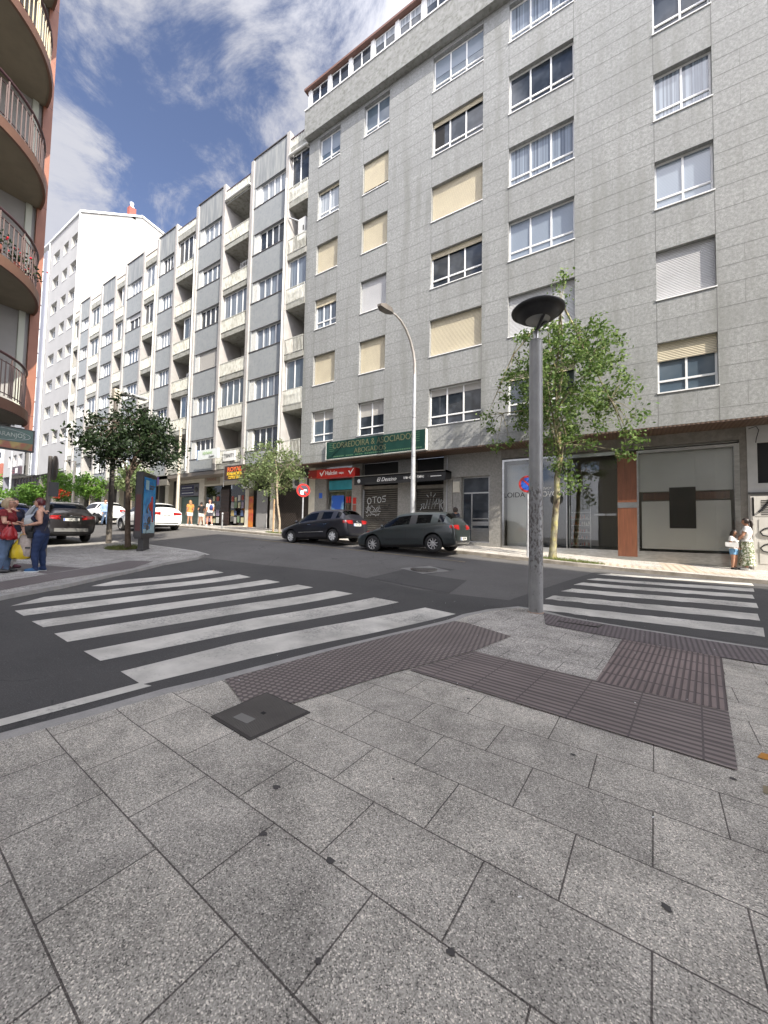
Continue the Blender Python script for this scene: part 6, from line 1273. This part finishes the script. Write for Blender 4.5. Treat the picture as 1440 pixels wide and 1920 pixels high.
    if hair_style != 'bald':
        bm = bmesh.new(); bmesh.ops.create_uvsphere(bm, u_segments=22, v_segments=16, radius=1); g = MB(); rnd = random.Random(int(h*1000)); ids = {}; vs = []
        for v in bm.verts:
            k = 1.0+rnd.uniform(-.03, .05); p_ = (v.co.x*.060*k-.006, v.co.y*.052*k, v.co.z*.068*k+.008); ids[v.index] = len(vs); vs.append(HP(*p_))
        fs = []
        for f in bm.faces:
            c_ = f.calc_center_median()
            if c_.x > .30 and c_.z < .42: continue
            if c_.z < (-.62 if hair_style == 'short' else -.5): continue
            if c_.x > -.05 and c_.z < -.05 and hair_style == 'short': continue
            fs.append(tuple(ids[v.index] for v in f.verts))
        g.add(vs, fs, 0, True); bm.free()
        if hair_style == 'long':
            for k in range(14): a = R_(100+160*k/13); g.tube([HP(.048*math.cos(a)-.006, .046*math.sin(a), .02), HP(.060*math.cos(a)-.014, .050*math.sin(a), -.06), HP(.062*math.cos(a)-.02, .055*math.sin(a), -.14+rnd.uniform(-.03, .02))], [.018, .017, .006], 6)
        if hair_style == 'tail': g.tube([HP(-.055, 0, .035), HP(-.085, 0, .01), HP(-.09, 0, -.06), HP(-.08, 0, -.14)], [.016, .024, .022, .006], 8)
        if hair_style == 'bun': icosph(g, HP(-.045, 0, .045), .028, 0, 2)
        if hair_style == 'bob':
            for k in range(12): a = R_(85+190*k/11); g.tube([HP(.050*math.cos(a)-.006, .046*math.sin(a), .03), HP(.060*math.cos(a)-.008, .052*math.sin(a), -.03), HP(.055*math.cos(a)-.006, .050*math.sin(a), -.062)], [.018, .018, .010], 6)
        g.build('hair', hm, t1)
    if extras: extras(t1, J, HP)
    return t1
HAIR_D = mat('dark_brown_hair', (.025, .016, .012), .45); HAIR_R = mat('dyed_dark_red_hair', (.10, .012, .018), .4, 0, (.05, .008, .01), 30, 3); HAIR_B = mat('golden_brown_hair', (.30, .16, .07), .5); HAIR_G = mat('greying_blond_hair', (.33, .25, .15), .5)
def cloth(name, c1, c2=None, s=12): return mat(name, c1, .85, 0, c2 or tuple(v*.75 for v in c1), s, 4)
jeans = cloth('light_blue_jeans', (.09, .14, .23)); djeans = cloth('dark_blue_jeans', (.012, .028, .085)); navy = cloth('navy_tank_top', (.012, .014, .035)); redt = cloth('dark_red_tshirt', (.17, .01, .014)); blueshoe = cloth('blue_canvas_shoes', (.03, .10, .22)); wcl = cloth('white_cotton', (.70, .70, .68)); sole_w = mat('white_rubber_sole', (.6, .62, .62), .6)
# ---- couple talking on the left corner
f2 = math.atan2(2.66-3.13, -11.32+11.12)
def spec_glasses(t1, J, HP):
    g = MB()
    for s_ in (-1, 1): g.tube([HP(.056, s_*.019+.015*math.cos(k*.785), .004+.010*math.sin(k*.785)) for k in range(9)], .0018, 5)
    g.tube([HP(.05, .034, .008), HP(.0, .045, .006)], .0018, 5).tube([HP(.05, -.034, .008), HP(.0, -.045, .006)], .0018, 5); g.build('glasses', 'black', t1)
# facing: towards the other woman, that is +x+y in the world, turned a little to the street
p1 = person('woman in dark red t-shirt and light jeans with glasses, at the left picture edge', -11.32, 2.62, 1.62, R_(55), dict(shl=(.0, .108, .80), ell=(.03, .135, .665), wrl=(.115, .03, .67), elr=(.03, -.135, .665), wrr=(.12, -.02, .645), anl=(.0, .06, .045), anr=(-.03, -.055, .045)), redt, ('trousers', jeans), 'black', hair='grey', hair_style='bob', zoff=.08, sub=2, fat=1.02, sleeve=.45, extras=spec_glasses)
def bag2(t1, J, HP):
    MB().tube([(.01, -.09, .79), (.06, .03, .66), (.05, .09, .53), (-.06, .07, .55), (-.07, -.03, .68), (.0, -.09, .80)], .006, 6).build('bag_strap', 'black', t1)
    MB().prism([(.05, .07), (.10, .075), (.10, .12), (.05, .115)], .45, .53).build('belt_bag', mat('black_leather_bag', (.015, .014, .014), .4), t1)
p2 = person('woman with short dyed red hair, navy tank top and dark jeans, gesturing with both hands', -11.14, 3.16, 1.66, R_(233), dict(nec=(.01, 0, .825), hdb=(.03, 0, .868), ell=(-.03, .125, .655), wrl=(.105, .085, .625), elr=(-.01, -.12, .655), wrr=(.13, -.06, .635), anl=(.02, .06, .045), anr=(-.02, -.055, .045), knl=(.035, .06, .275)), navy, ('trousers', djeans), blueshoe, hair='red', hair_style='short', zoff=.08, sub=2, fat=1.03, extras=bag2, sole=sole_w)
# things they carry
t1 = thing('jacket', 'beige jacket hanging folded over the forearm of the red haired woman', 'jacket', (-11.2, 2.9, .9))
mb = MB(); n_ = 16; ring = []
for k, (z, ra, rb) in enumerate([(1.18, .05, .10), (1.1, .075, .13), (.98, .07, .13), (.86, .075, .12), (.74, .06, .10), (.70, .03, .06)]):
    ring += [(-11.17+(ra+.014*math.sin(5*a*6.283/n_+k))*math.cos(a*6.283/n_), 2.93+(rb+.018*math.sin(4*a*6.283/n_+k*.7))*math.sin(a*6.283/n_), z) for a in range(n_)]
mb.add(ring, [(i*n_+k, i*n_+(k+1) % n_, (i+1)*n_+(k+1) % n_, (i+1)*n_+k) for i in range(5) for k in range(n_)]+[tuple(range(n_)), tuple(range(5*n_, 6*n_))[::-1]], 0, True); mb.build('cloth', cloth('beige_cloth', (.42, .36, .32), (.32, .27, .24), 18), t1)
def bag(label, x, y, zt, w_, h_, m, name='shopping_bag', hand=.1):
    t1 = thing(name, label, 'bag', (x, y, zt-h_)); mb = MB(); n_ = 30; ring = []
    for k, (f, s_) in enumerate([(0, .30), (.12, .50), (.35, .78), (.65, .95), (.92, 1.0), (1, .75)]):
        ring += [(x+w_*.26*s_*(1+.16*math.sin(5*a*6.283/n_+k*.8)+.08*math.sin(9*a*6.283/n_+k*2))*math.copysign(abs(math.cos(a*6.283/n_))**.75, math.cos(a*6.283/n_)), y+w_*.5*s_*(1+.09*math.sin(5*a*6.283/n_+k*1.3)+.05*math.sin(11*a*6.283/n_-k))*math.copysign(abs(math.sin(a*6.283/n_))**.7, math.sin(a*6.283/n_)), zt-h_*f+.015*math.sin(4*a*6.283/n_+k)) for a in range(n_)]
    mb.add(ring, [(i*n_+(k+1) % n_, i*n_+k, (i+1)*n_+k, (i+1)*n_+(k+1) % n_) for i in range(5) for k in range(n_)]+[tuple(range(5*n_, 6*n_))], 0, True); mb.build('sack', m, t1)
    MB().tube([(x, y-.05, zt-.02), (x, y-.02, zt+hand), (x, y+.02, zt+hand), (x, y+.06, zt-.02)], .008, 6).build('handle', m, t1); return t1
bag('glossy red plastic bag held against the front of the woman in red', -11.10, 2.62, 1.36, .27, .27, mat('red_plastic_bag', (.26, .008, .012), .4))
t1 = bag('full yellow plastic carrier bag hanging between the two talking women', -11.22, 2.86, 1.10, .36, .44, mat('yellow_plastic_bag', (.50, .36, .012), .4))
MB().box(-11.09, 2.88, .88, -11.085, 2.97, .92).build('print', 'black', t1)
person('dark haired person in black top and white trousers half hidden behind the woman in red', -12.0, 2.87, 1.64, R_(20), dict(), navy, ('trousers', wcl), mat('dark_red_shoe', (.08, .015, .03), .5), hair='dark', hair_style='short', zoff=.08, sleeve=.45)
person('man in a pale blue shirt walking in the road behind the dark corner lamp pole', -29.4, 11.55, 1.76, R_(10), dict(anl=(.07, .05, .05), knl=(.05, .05, .28), anr=(-.07, -.05, .06), wrl=(.02, .13, .50)), cloth('pale_blue_shirt', (.30, .42, .68)), ('trousers', jeans), 'black', hair='dark', hair_style='short', zoff=.0, sleeve=1, female=False)
person('woman with long golden hair and orange cardigan walking away beside the white hatchback', -24.5, 14.55, 1.68, R_(175), dict(anl=(.06, .05, .045), anr=(-.06, -.05, .05)), cloth('orange_cardigan', (.62, .26, .07)), ('shorts', wcl), 'sign_white', skin=SKT, hair='blond', hair_style='long', sleeve=.5, group='people strolling past the copy shop')
person('woman in black t-shirt and white shorts walking away, right of the orange cardigan', -24.35, 15.25, 1.60, R_(180), dict(anl=(.06, .06, .045), anr=(-.05, -.06, .05), ell=(0, .15, .66), elr=(0, -.15, .66), wrl=(.08, .09, .64), wrr=(.08, -.09, .64)), cloth('black_tshirt', (.015, .015, .017)), ('shorts', wcl), 'black', skin=SKT, hair='dark', hair_style='bun', sleeve=.4, group='people strolling past the copy shop')
def pack(t1, J, HP): 
    mb = MB(); icosph(mb, (-.105, 0, .70), .085, 0, 2, (.55, .8, 1.25)); mb.build('backpack', mat('blue_backpack', (.02, .04, .18), .6), t1)
person('bald man in white t-shirt and grey shorts with a blue backpack by the copy shop', -23.0, 15.0, 1.74, R_(170), dict(anl=(.09, .05, .05), knl=(.07, .05, .28), anr=(-.11, -.05, .07), knr=(-.02, -.05, .28), wrl=(.06, .14, .5)), wcl, ('shorts', cloth('grey_shorts', (.07, .07, .09))), 'sign_white', skin=mat('sunlit_pink_skin', (.55, .26, .18), .5), hair='bald', hair_style='bald', sleeve=.5, extras=pack, female=False, group='people strolling past the copy shop')  # skin here is a pinker tone
person('dark haired woman in a dark top standing behind the grey hatchback near the entrance door', -6.15, 15.5, 1.66, R_(160), dict(), navy, ('trousers', djeans), 'black', skin=SKT, hair='dark', hair_style='bob', sleeve=.3)
# ---- mother and child
MT['floral'] = mat('green_floral_cloth', (.62, .63, .55), .85, 0, (.10, .14, .06), 34, 3, (.44, .50), c3=(.35, .22, .18), s3=50, f3=.5)
def strap(t1, J, HP): MB().tube([(.03, -.09, .80), (.09, .0, .70), (.06, .085, .60), (-.05, .09, .58), (-.085, .0, .70), (-.02, -.09, .80)], .0065, 6).build('bag_strap', mat('brown_strap', (.16, .07, .03), .5), t1)
person('woman with dark ponytail, white t-shirt and long floral skirt holding the child', 3.22, 16.05, 1.62, R_(165), dict(ell=(.05, .14, .66), wrl=(.13, .06, .56), elr=(.06, -.12, .67), wrr=(.15, -.02, .60), anl=(.0, .05, .045), anr=(.02, -.05, .045)), wcl, ('skirt', 'floral'), 'sign_white', skin=SKT, hair='dark', hair_style='tail', sub=2, fat=1.1, sleeve=.5, extras=strap, zoff=.1)
person('child with long dark hair, white t-shirt and light blue shorts beside the floral skirt', 2.90, 15.98, 1.24, R_(-35), dict(ell=(.0, .13, .65), wrl=(.07, .08, .57), wrr=(.08, -.09, .56)), wcl, ('shorts', cloth('light_blue_shorts', (.16, .34, .55))), 'rubber', skin=SKT, hair='dark', hair_style='long', sub=2, sleeve=.5, zoff=.1)
t1 = thing('paper_sheet', 'white sheet of paper held in front of the child', 'paper', (2.78, 15.85, 1.2)); MB().add([(2.68, 15.84, 1.13), (2.98, 15.76, 1.10), (2.98, 15.77, 1.24), (2.68, 15.85, 1.27)], [(0, 1, 2, 3)]).add([(2.68, 15.848, 1.13), (2.98, 15.768, 1.10), (2.98, 15.778, 1.24), (2.68, 15.858, 1.27)], [(3, 2, 1, 0)]).build('sheet', 'sign_white', t1)
# ================================================================== CARS
def wheel_parts(parent, x, y, r, w_, side, spokes=8, rim_m='rim', style=0):
    tw = thing_part = MB().lathe([(r*.62, -w_/2), (r*.9, -w_/2), (r*.985, -w_*.38), (r, -w_*.2), (r, w_*.2), (r*.985, w_*.38), (r*.9, w_/2), (r*.62, w_/2)], (x, y, r), 32, axis='y').build('wheel', 'rubber', parent)
    yo = y+side*w_*.40; mb = MB(); mb.lathe([(r*.66, 0), (r*.64, -side*.0), (r*.60, -side*.02), (r*.58, -side*.06), (.001, -side*.065)], (x, yo, r), 28, axis='y', mi=1)
    mb.lathe([(r*.67, side*.004), (r*.60, side*.008), (r*.585, -side*.01)], (x, yo, r), 28, axis='y')
    for k in range(spokes):
        a = 2*math.pi*k/spokes; c, s_ = math.cos(a), math.sin(a); wi, wo = (.022, .014) if style == 0 else (.028, .04)
        q = [(-wi, .03), (wi, .03), (wo, r*.62), (-wo, r*.62)]
        vs = [(x+u*c+v*s_, yo+side*(.006 if j < 2 else .0), r-u*s_+v*c) for j, (u, v) in enumerate(q)]; vs += [(a_, b_-side*.025, c_) for a_, b_, c_ in vs]
        mb.add(vs, [(0, 1, 2, 3), (0, 4, 5, 1), (1, 5, 6, 2), (2, 6, 7, 3), (3, 7, 4, 0)])
    mb.lathe([(.055, side*.004), (.04, side*.012), (.001, side*.014)], (x, yo, r), 16, axis='y')
    mb.build('rim', [rim_m, 'dark'], tw); return tw
MT['rim'] = mat('alloy_rim', (.46, .45, .44), .4, .2); MT['rim_w'] = mat('silver_wheel_cover', (.66, .66, .65), .45, .1)
MT['tail'] = mat('red_tail_light', (.22, .008, .008), .12, 0, (.34, .02, .02), 9, 2, spec=.8); MT['head'] = mat('clear_headlight', (.45, .48, .5), .08, spec=.9); MT['chrome'] = mat('chrome_trim', (.7, .7, .7), .15, 1.0)
MT['plate'] = mat('plate_white', (.62, .62, .58), .4)
def carpaint(name, c, flake=None): 
    m = mat(name, c, .28, .0, flake or tuple(v*1.25 for v in c), 300, 2); b = m.node_tree.nodes['Principled BSDF']; b.inputs['Coat Weight'].default_value = .8; b.inputs['Coat Roughness'].default_value = .04; return m
def car(name, label, x, y, z, rz, paint, L_=4.1, W_=1.72, H_=1.47, wb=2.5, fo=.82, wr=.31, kind='hatch', plate='', trim='paint', seed=0, rim=0, group='cars', tilt=0, rail=False, spokes=8, sc_=1):
    t1 = thing(name, label, 'car', (x, y, z), rz, group, local=True); t1.rotation_euler = (0, tilt, rz); t1.scale = (sc_, sc_, sc_)
    # stations from the nose back: (dist, bottom, belt, top, half width, top half width)
    hw = W_/2
    B = dict(hatch=[(0, .28, .52, .55, .74, .56), (.015, .20, .61, .66, .86, .66), (.07, .17, .69, .78, .95, .74), (.17, .17, .78, .88, .99, .76), (.25, .17, .85, .96, 1, .77), (.27, .17, .86, 1.02, 1, .76), (.36, .17, .89, 1.24, 1, .68), (.44, .17, .91, 1.40, 1, .63), (.47, .17, .92, 1.43, 1, .62), (.60, .17, .94, 1.465, 1, .62), (.62, .17, .945, 1.465, 1, .62), (.81, .17, .97, 1.44, 1, .60), (.845, .17, .985, 1.43, .995, .60), (.905, .18, .995, 1.385, .985, .60), (.955, .20, 1.0, 1.18, .97, .62), (.982, .22, .97, 1.02, .95, .68), (.994, .26, .86, .90, .92, .70), (1, .33, .55, .57, .86, .66)])[kind if kind == 'hatch' else 'hatch']
    if kind == 'suv': B = [(d, b_+.08, be*1.10 if be > .6 else be*1.08, tp*1.13 if tp > .6 else tp*1.1, w_, tw*1.03) for d, b_, be, tp, w_, tw in B]
    sH = H_/1.465 if kind != 'suv' else H_/(1.465*1.13)
    secs = []
    for d, zb, be, tp, w_, tw in B:
        zb *= 1; be *= sH; tp *= sH; X = L_/2-d*L_; a, tws = hw*w_, hw*tw; mz = zb+(be-zb)*.55
        half = [(0, zb), (a*.80, zb), (a*.955, zb+.07), (a*1.0, mz), (a*.985, be-.05), (a*.955, be), (tws+.015, tp-.045), (tws*.88, tp-.008), (tws*.45, tp+.012), (0, tp+.018)]
        secs.append((X, half))
    vs = []; n = 18
    for X, half in secs:
        ring = [(X, -yy, zz) for yy, zz in half]+[(X, yy, zz) for yy, zz in half[-2:0:-1]]; vs += ring
    fs = []; ms = []
    ns = len(secs)
    for i in range(ns-1):
        for k in range(n):
            fs.append((i*n+k, (i+1)*n+k, (i+1)*n+(k+1) % n, i*n+(k+1) % n))
            kk = k if k < 9 else 17-k; mi = 0
            if kk == 5 and i in (6, 7, 8, 10, 12): mi = 1
            if kk == 5 and i in (5,): mi = 1
            if kk == 5 and i == 9: mi = 4
            if kk >= 6 and i in (5, 6): mi = 2
            if kk >= 6 and i in (13,): mi = 3
            if kk in (0, 1) and 1 <= i <= 15: mi = 4
            if kk == 1 and i >= 14: mi = 0
            if kind == 'suv' and kk in (0, 1, 2): mi = 4
            ms.append(mi)
    fs.append(tuple(range(n))[::-1] if False else tuple(range(n))); ms.append(0); fs.append(tuple((ns-1)*n+k for k in range(n))[::-1]); ms.append(0)
    me = bpy.data.meshes.new('c'); me.from_pydata(vs, [], fs); me.polygons.foreach_set('material_index', ms)
    bm = bmesh.new(); bm.from_mesh(me); bmesh.ops.recalc_face_normals(bm, faces=bm.faces[:]); bm.to_mesh(me); bm.free()
    for k in range(5): me.materials.append(MT['black'])
    o = bpy.data.objects.new('c', me); col.objects.link(o); s_ = o.modifiers.new('s', 'SUBSURF'); s_.levels = 2; s_.render_levels = 2
    xf, xr = L_/2-fo, L_/2-fo-wb; cuts = []
    for xx in (xf, xr):
        for sd in (-1, 1):
            cm = MB().lathe([(.001, -.25), (wr+.055, -.25), (wr+.055, .25), (.001, .25)], (xx, sd*(hw-.02), wr+.015), 40, axis='y', smooth=False); co = cm.build('cut', 'black'); bmm = bmesh.new(); bmm.from_mesh(co.data); bmesh.ops.remove_doubles(bmm, verts=bmm.verts[:], dist=.003); bmesh.ops.recalc_face_normals(bmm, faces=bmm.faces[:]); bmm.to_mesh(co.data); bmm.free()
            b_ = o.modifiers.new('b', 'BOOLEAN'); b_.operation = 'DIFFERENCE'; b_.object = co; b_.solver = 'EXACT'; cuts.append(co)
    m2 = evaluated(o)
    for c in cuts+[o]: bpy.data.objects.remove(c)
    from mathutils.bvhtree import BVHTree
    bvh = BVHTree.FromPolygons([v.co.copy() for v in m2.vertices], [tuple(p.vertices) for p in m2.polygons])
    def decal(name_, path, zf, m, nz=4, off=.006):
        """sheet laid on the body: path = plan points outside it, zf(i) = (z low, z high)"""
        vs = []; ok = True
        for i, (ex, ey, cx_, cy_) in enumerate(path):
            z0_, z1_ = zf(i/(len(path)-1))
            for k in range(nz):
                zz2 = z0_+(z1_-z0_)*k/(nz-1); o_ = Vector((ex, ey, zz2)); d_ = (Vector((cx_, cy_, zz2))-o_).normalized(); hit = bvh.ray_cast(o_, d_)
                pt = (hit[0]-d_*off) if hit[0] is not None else Vector((cx_, cy_, zz2)); vs.append(tuple(pt))
        n2 = len(path); mb = MB(); mb.add(vs, [(i*nz+k, (i+1)*nz+k, (i+1)*nz+k+1, i*nz+k+1) for i in range(n2-1) for k in range(nz-1)], 0, True)
        return mb.build(name_, m, t1)
    groups = {}
    for p in m2.polygons:
        mi = p.material_index; c = p.center
        for xx in (xf, xr):
            if math.hypot(c.x-xx, c.z-wr-.015) < wr+.058 and abs(c.y) < hw*.99 and abs(c.y) > hw-.32 and mi != 1: 
                if math.hypot(c.x-xx, c.z-wr-.015) < wr+.05 or abs(p.normal.y) < .3: mi = 4
        groups.setdefault(mi, []).append(p)
    names = {0: ('body', paint), 1: ('side_windows', 'car_glass'), 2: ('windscreen', 'car_glass'), 3: ('rear_window', 'car_glass'), 4: ('underbody', 'black')}
    for mi, ps in groups.items():
        if mi == 1:
            for sd, nm in ((-1, 'side_window'), (1, 'side_window')):
                mb = MB(); sel = [p for p in ps if p.center.y*sd > 0]
                if sel: _emit(mb, m2, sel, nm, 'car_glass', t1, dz=-.004)
        else: _emit(MB(), m2, ps, names[mi][0], names[mi][1], t1)
    # interior
    zs = .95*sH
    for xx in (.15, -.75):
        for sd in (-1, 1):
            s1_ = MB(); s1_.box(xx-.42, sd*.36-.22, .45, xx+.08, sd*.36+.22, .62*sH+.0); s1_.box(xx-.46, sd*.36-.21, .6, xx-.30, sd*.36+.21, zs+.12); s1_.box(xx-.44, sd*.36-.12, zs+.12, xx-.34, sd*.36+.12, zs+.30); s1_.build('seat', mat('dark_seat_fabric', (.03, .03, .033), .9), t1)
    sw = MB().tube([(.52, .36+.17*math.cos(k*.524), zs+.02+.17*math.sin(k*.524)) for k in range(13)], .015, 6).build('steering_wheel', 'black', t1)
    MB().box(.55, -hw*.85, .6, .95, hw*.85, zs-.02).build('dashboard', 'black', t1)
    # wheels
    for xx in (xf, xr):
        for sd in (-1, 1): wheel_parts(t1, xx, sd*(hw-.125), wr, .20, sd, spokes, 'rim' if rim == 0 else 'rim_w', rim)
    # lights, plates, mirrors, handles
    def patch(name_, pts, m, th=.012):
        c = Vector((sum(p[0] for p in pts), sum(p[1] for p in pts), sum(p[2] for p in pts)))/len(pts)
        nrm = (Vector(pts[1])-Vector(pts[0])).cross(Vector(pts[-1])-Vector(pts[0])).normalized()
        if nrm.dot(c-Vector((0, 0, .7))) < 0: nrm = -nrm
        k = len(pts); mb = MB(); mb.add([tuple(Vector(p)+nrm*th) for p in pts]+[tuple(Vector(p)-nrm*.03) for p in pts], [tuple(range(k)), tuple(range(k, 2*k))[::-1]]+[(i, (i+1) % k, k+(i+1) % k, k+i) for i in range(k)]); return mb.build(name_, m, t1)
    zl = .80*sH if kind != 'suv' else .92*sH
    for sd in (-1, 1):
        xr_ = -L_/2
        cxr = -L_/2+.45; pth = [(cxr-1.2*math.cos(R_(an)), sd*1.6*math.sin(R_(an)), cxr, 0) for an in ((30, 36, 42, 48, 54, 60, 66) if kind != 'suv' else (32, 38, 44, 50, 56, 62))]
        decal('tail_light', pth, lambda k: (zl-.03+.06*k, zl+.145-.02*k), 'tail')
        cxf = L_/2-.55; pth = [(cxf+1.3*math.cos(R_(an)), sd*1.6*math.sin(R_(an)), cxf, 0) for an in (26, 32, 38, 44, 50, 56)]
        decal('headlight', pth, lambda k: ((.53+.05*k)*sH, (.64+.09*k)*sH), 'head')
        mr_ = MB(); icosph(mr_, (.72, sd*(hw+.06), .96*sH), .10, 0, 2, (.6, 1, .75)); mr_.box(.68, sd*(hw-.06), .90*sH, .74, sd*(hw+.02), .95*sH); mr_.build('door_mirror', paint, t1)
        for xx in (.05, -.85): MB().box(xx-.085, sd*(hw*.955), .80*sH, xx+.085, sd*(hw+.006), .826*sH).build('door_handle', paint if trim == 'paint' else 'chrome', t1)
        for xx, z0_, z1_ in ((.78, .30, .86), (-.22, .24, .92), (-.98, .52, .94)): decal('door_gap', [(xx-.006, sd*2, xx-.006, 0), (xx+.006, sd*2, xx+.006, 0)], lambda k: (z0_*sH, z1_*sH), 'black', 8, .003)
        decal('side_strip', [(-1.0+.28*q, sd*2, -1.0+.28*q, 0) for q in range(8)], lambda k: (.47*sH, .505*sH), 'chrome' if trim == 'chrome' else 'black', 2, .010)
        if kind != 'suv': decal('sill_strip', [(-1.0+.28*q, sd*2, -1.0+.28*q, 0) for q in range(8)], lambda k: (.20*sH, .26*sH), 'black', 2, .006)
    pz = .52*sH if kind != 'suv' else .86*sH
    if kind in ('hatch207', ): pz = .8
    pz = {'low': .46, 'mid': .74, 'suv': .90}[plate[0]] if isinstance(plate, tuple) else pz
    txt = plate[1] if isinstance(plate, tuple) else plate
    xp = -L_/2-.012+(.0 if pz < .6 else .03)
    MB().box(xp-.012, -.26, pz-.055, xp+.03, .26, pz+.055).build('number_plate', 'plate', t1); MB().box(xp-.014, .22, pz-.05, xp-.012, .255, pz+.05).build('plate_band', 'no_blue', t1)
    if txt: text('plate_lettering', txt, .10, 'black', (xp-.0135, -.02, pz), t1, rot=(math.pi/2, 0, -math.pi/2), sx=.85, ext=.001, bold=.002)
    decal('bumper_strip', [(-L_/2-1, hw*(-.7+.2*q), -L_/2+.5, hw*(-.7+.2*q)) for q in range(8)], lambda k: (.33, .38), 'black', 2, .006)
    lg = MB(); lg.lathe([(.045, 0), (.045, .01), (.032, .01), (.032, 0)], (0, 0, 0), 20, axis='y'); lg.v = [(-L_/2-.012-a[1]+.045, a[0], a[2]+(pz+.13 if pz > .6 else .78*sH)) for a in lg.v]; lg.build('badge', 'chrome', t1)
    if rail:
        for sd in (-1, 1): MB().tube([(.35, sd*hw*.62, H_-.02), (.25, sd*hw*.63, H_+.04), (-1.1, sd*hw*.62, H_+.03), (-1.25, sd*hw*.61, H_-.04)], .018, 6).build('roof_rail', 'black', t1)
        MB().box(-L_/2-.03, -.55, .42, -L_/2+.05, .55, .56).build('skid_plate', mat('silver_skid_plate', (.17, .17, .165), .5, .2), t1); MB().box(-L_/2-.012, -.42, 1.0, -L_/2+.05, .42, 1.03).build('chrome_bar', 'chrome', t1)
    bpy.data.meshes.remove(m2); bpy.data.meshes.remove(me)
    MB().tube([(-L_*.30, 0, H_), (-L_*.34, 0, H_+.16)], .006, 5).build('aerial', 'black', t1)
    return t1
def _emit(mb, m2, ps, name_, m, t1, dz=0):
    groups = [ps]
    if 'window' in name_ or 'windscreen' in name_:       # every pane its own object
        par = {}
        def find(a):
            while par[a] != a: par[a] = par[par[a]]; a = par[a]
            return a
        for p in ps:
            for v in p.vertices: par.setdefault(v, v)
            for v in p.vertices[1:]: par[find(v)] = find(p.vertices[0])
        dd = {}
        for p in ps: dd.setdefault(find(p.vertices[0]), []).append(p)
        groups = list(dd.values())
    for g_ in groups:
        idx = {}; vs = []; fs = []
        for p in g_:
            f = []
            for v in p.vertices:
                if v not in idx: idx[v] = len(vs); vs.append(tuple(m2.vertices[v].co))
                f.append(idx[v])
            fs.append(tuple(f))
        b_ = MB(); b_.add(vs, fs, 0, True); o = b_.build(name_, m, t1)
    return o
PI = math.pi
def gzc(x, y, L_=3.9): return (G(x-1.3, y)+G(x+1.3, y))/2
def tiltc(x, y): return math.atan2(G(x-1.3, y)-G(x+1.3, y), 2.6)
dark_grey = carpaint('dark_green_grey_paint', (.022, .028, .028)); blk = carpaint('black_paint', (.012, .012, .016)); wht = carpaint('white_paint', (.72, .72, .70)); blu = carpaint('dark_blue_paint', (.015, .03, .12)); blk2 = carpaint('black_suv_paint', (.012, .010, .010))
car('parked_car', 'dark grey green five door hatchback, nearer of the two parked by the bar', -6.42, 12.05, gzc(-6.42, 12.05), PI, dark_grey, 4.15, 1.70, 1.46, 2.50, .84, .315, plate=('low', '5238 DRP'), tilt=tiltc(-6.42, 12.05), group='cars parked along the far kerb', spokes=9, sc_=.94)
car('parked_car', 'black five door hatchback with chrome side strips parked in front of the grey green one', -10.6, 12.05, gzc(-10.6, 12.05), PI, blk, 3.95, 1.66, 1.45, 2.42, .78, .29, plate=('mid', '4716 GBK'), trim='chrome', rim=1, tilt=tiltc(-10.75, 12.05), group='cars parked along the far kerb', spokes=7, sc_=.92)
car('parked_car', 'black sports utility car with silver skid plate, parked behind the talking women', -20.75, 6.2, gzc(-20.75, 6.2), PI, blk2, 4.25, 1.78, 1.66, 2.55, .85, .34, kind='suv', plate=('suv', '1390 JSC'), rail=True, tilt=tiltc(-20.75, 6.2), group='cars parked by the left block')
car('parked_car', 'dark blue car in line ahead of the black sports utility car', -26.9, 6.0, gzc(-26.9, 6.0), PI, blu, 4.3, 1.78, 1.62, 2.6, .85, .33, kind='suv', plate=('suv', ''), tilt=tiltc(-26.9, 6.0), group='cars parked by the left block')
car('white_car', 'white hatchback driving along the road by the advertising column, nearer of two white cars', -22.1, 10.75, gzc(-22.1, 10.75), PI, wht, 3.95, 1.72, 1.45, 2.5, .80, .32, plate=('mid', '8610 MPG'), tilt=tiltc(-22.1, 10.75), group='white cars in the road')
car('white_car', 'white hatchback with black lower cladding further up the road behind the dark tree', -31.3, 12.05, gzc(-31.3, 12.05), PI, wht, 4.0, 1.74, 1.5, 2.5, .80, .33, kind='suv', plate=('low', ''), tilt=tiltc(-31.3, 12.05), group='white cars in the road')
for o in list(col.objects):     # weathering group: nothing floats free
    pass
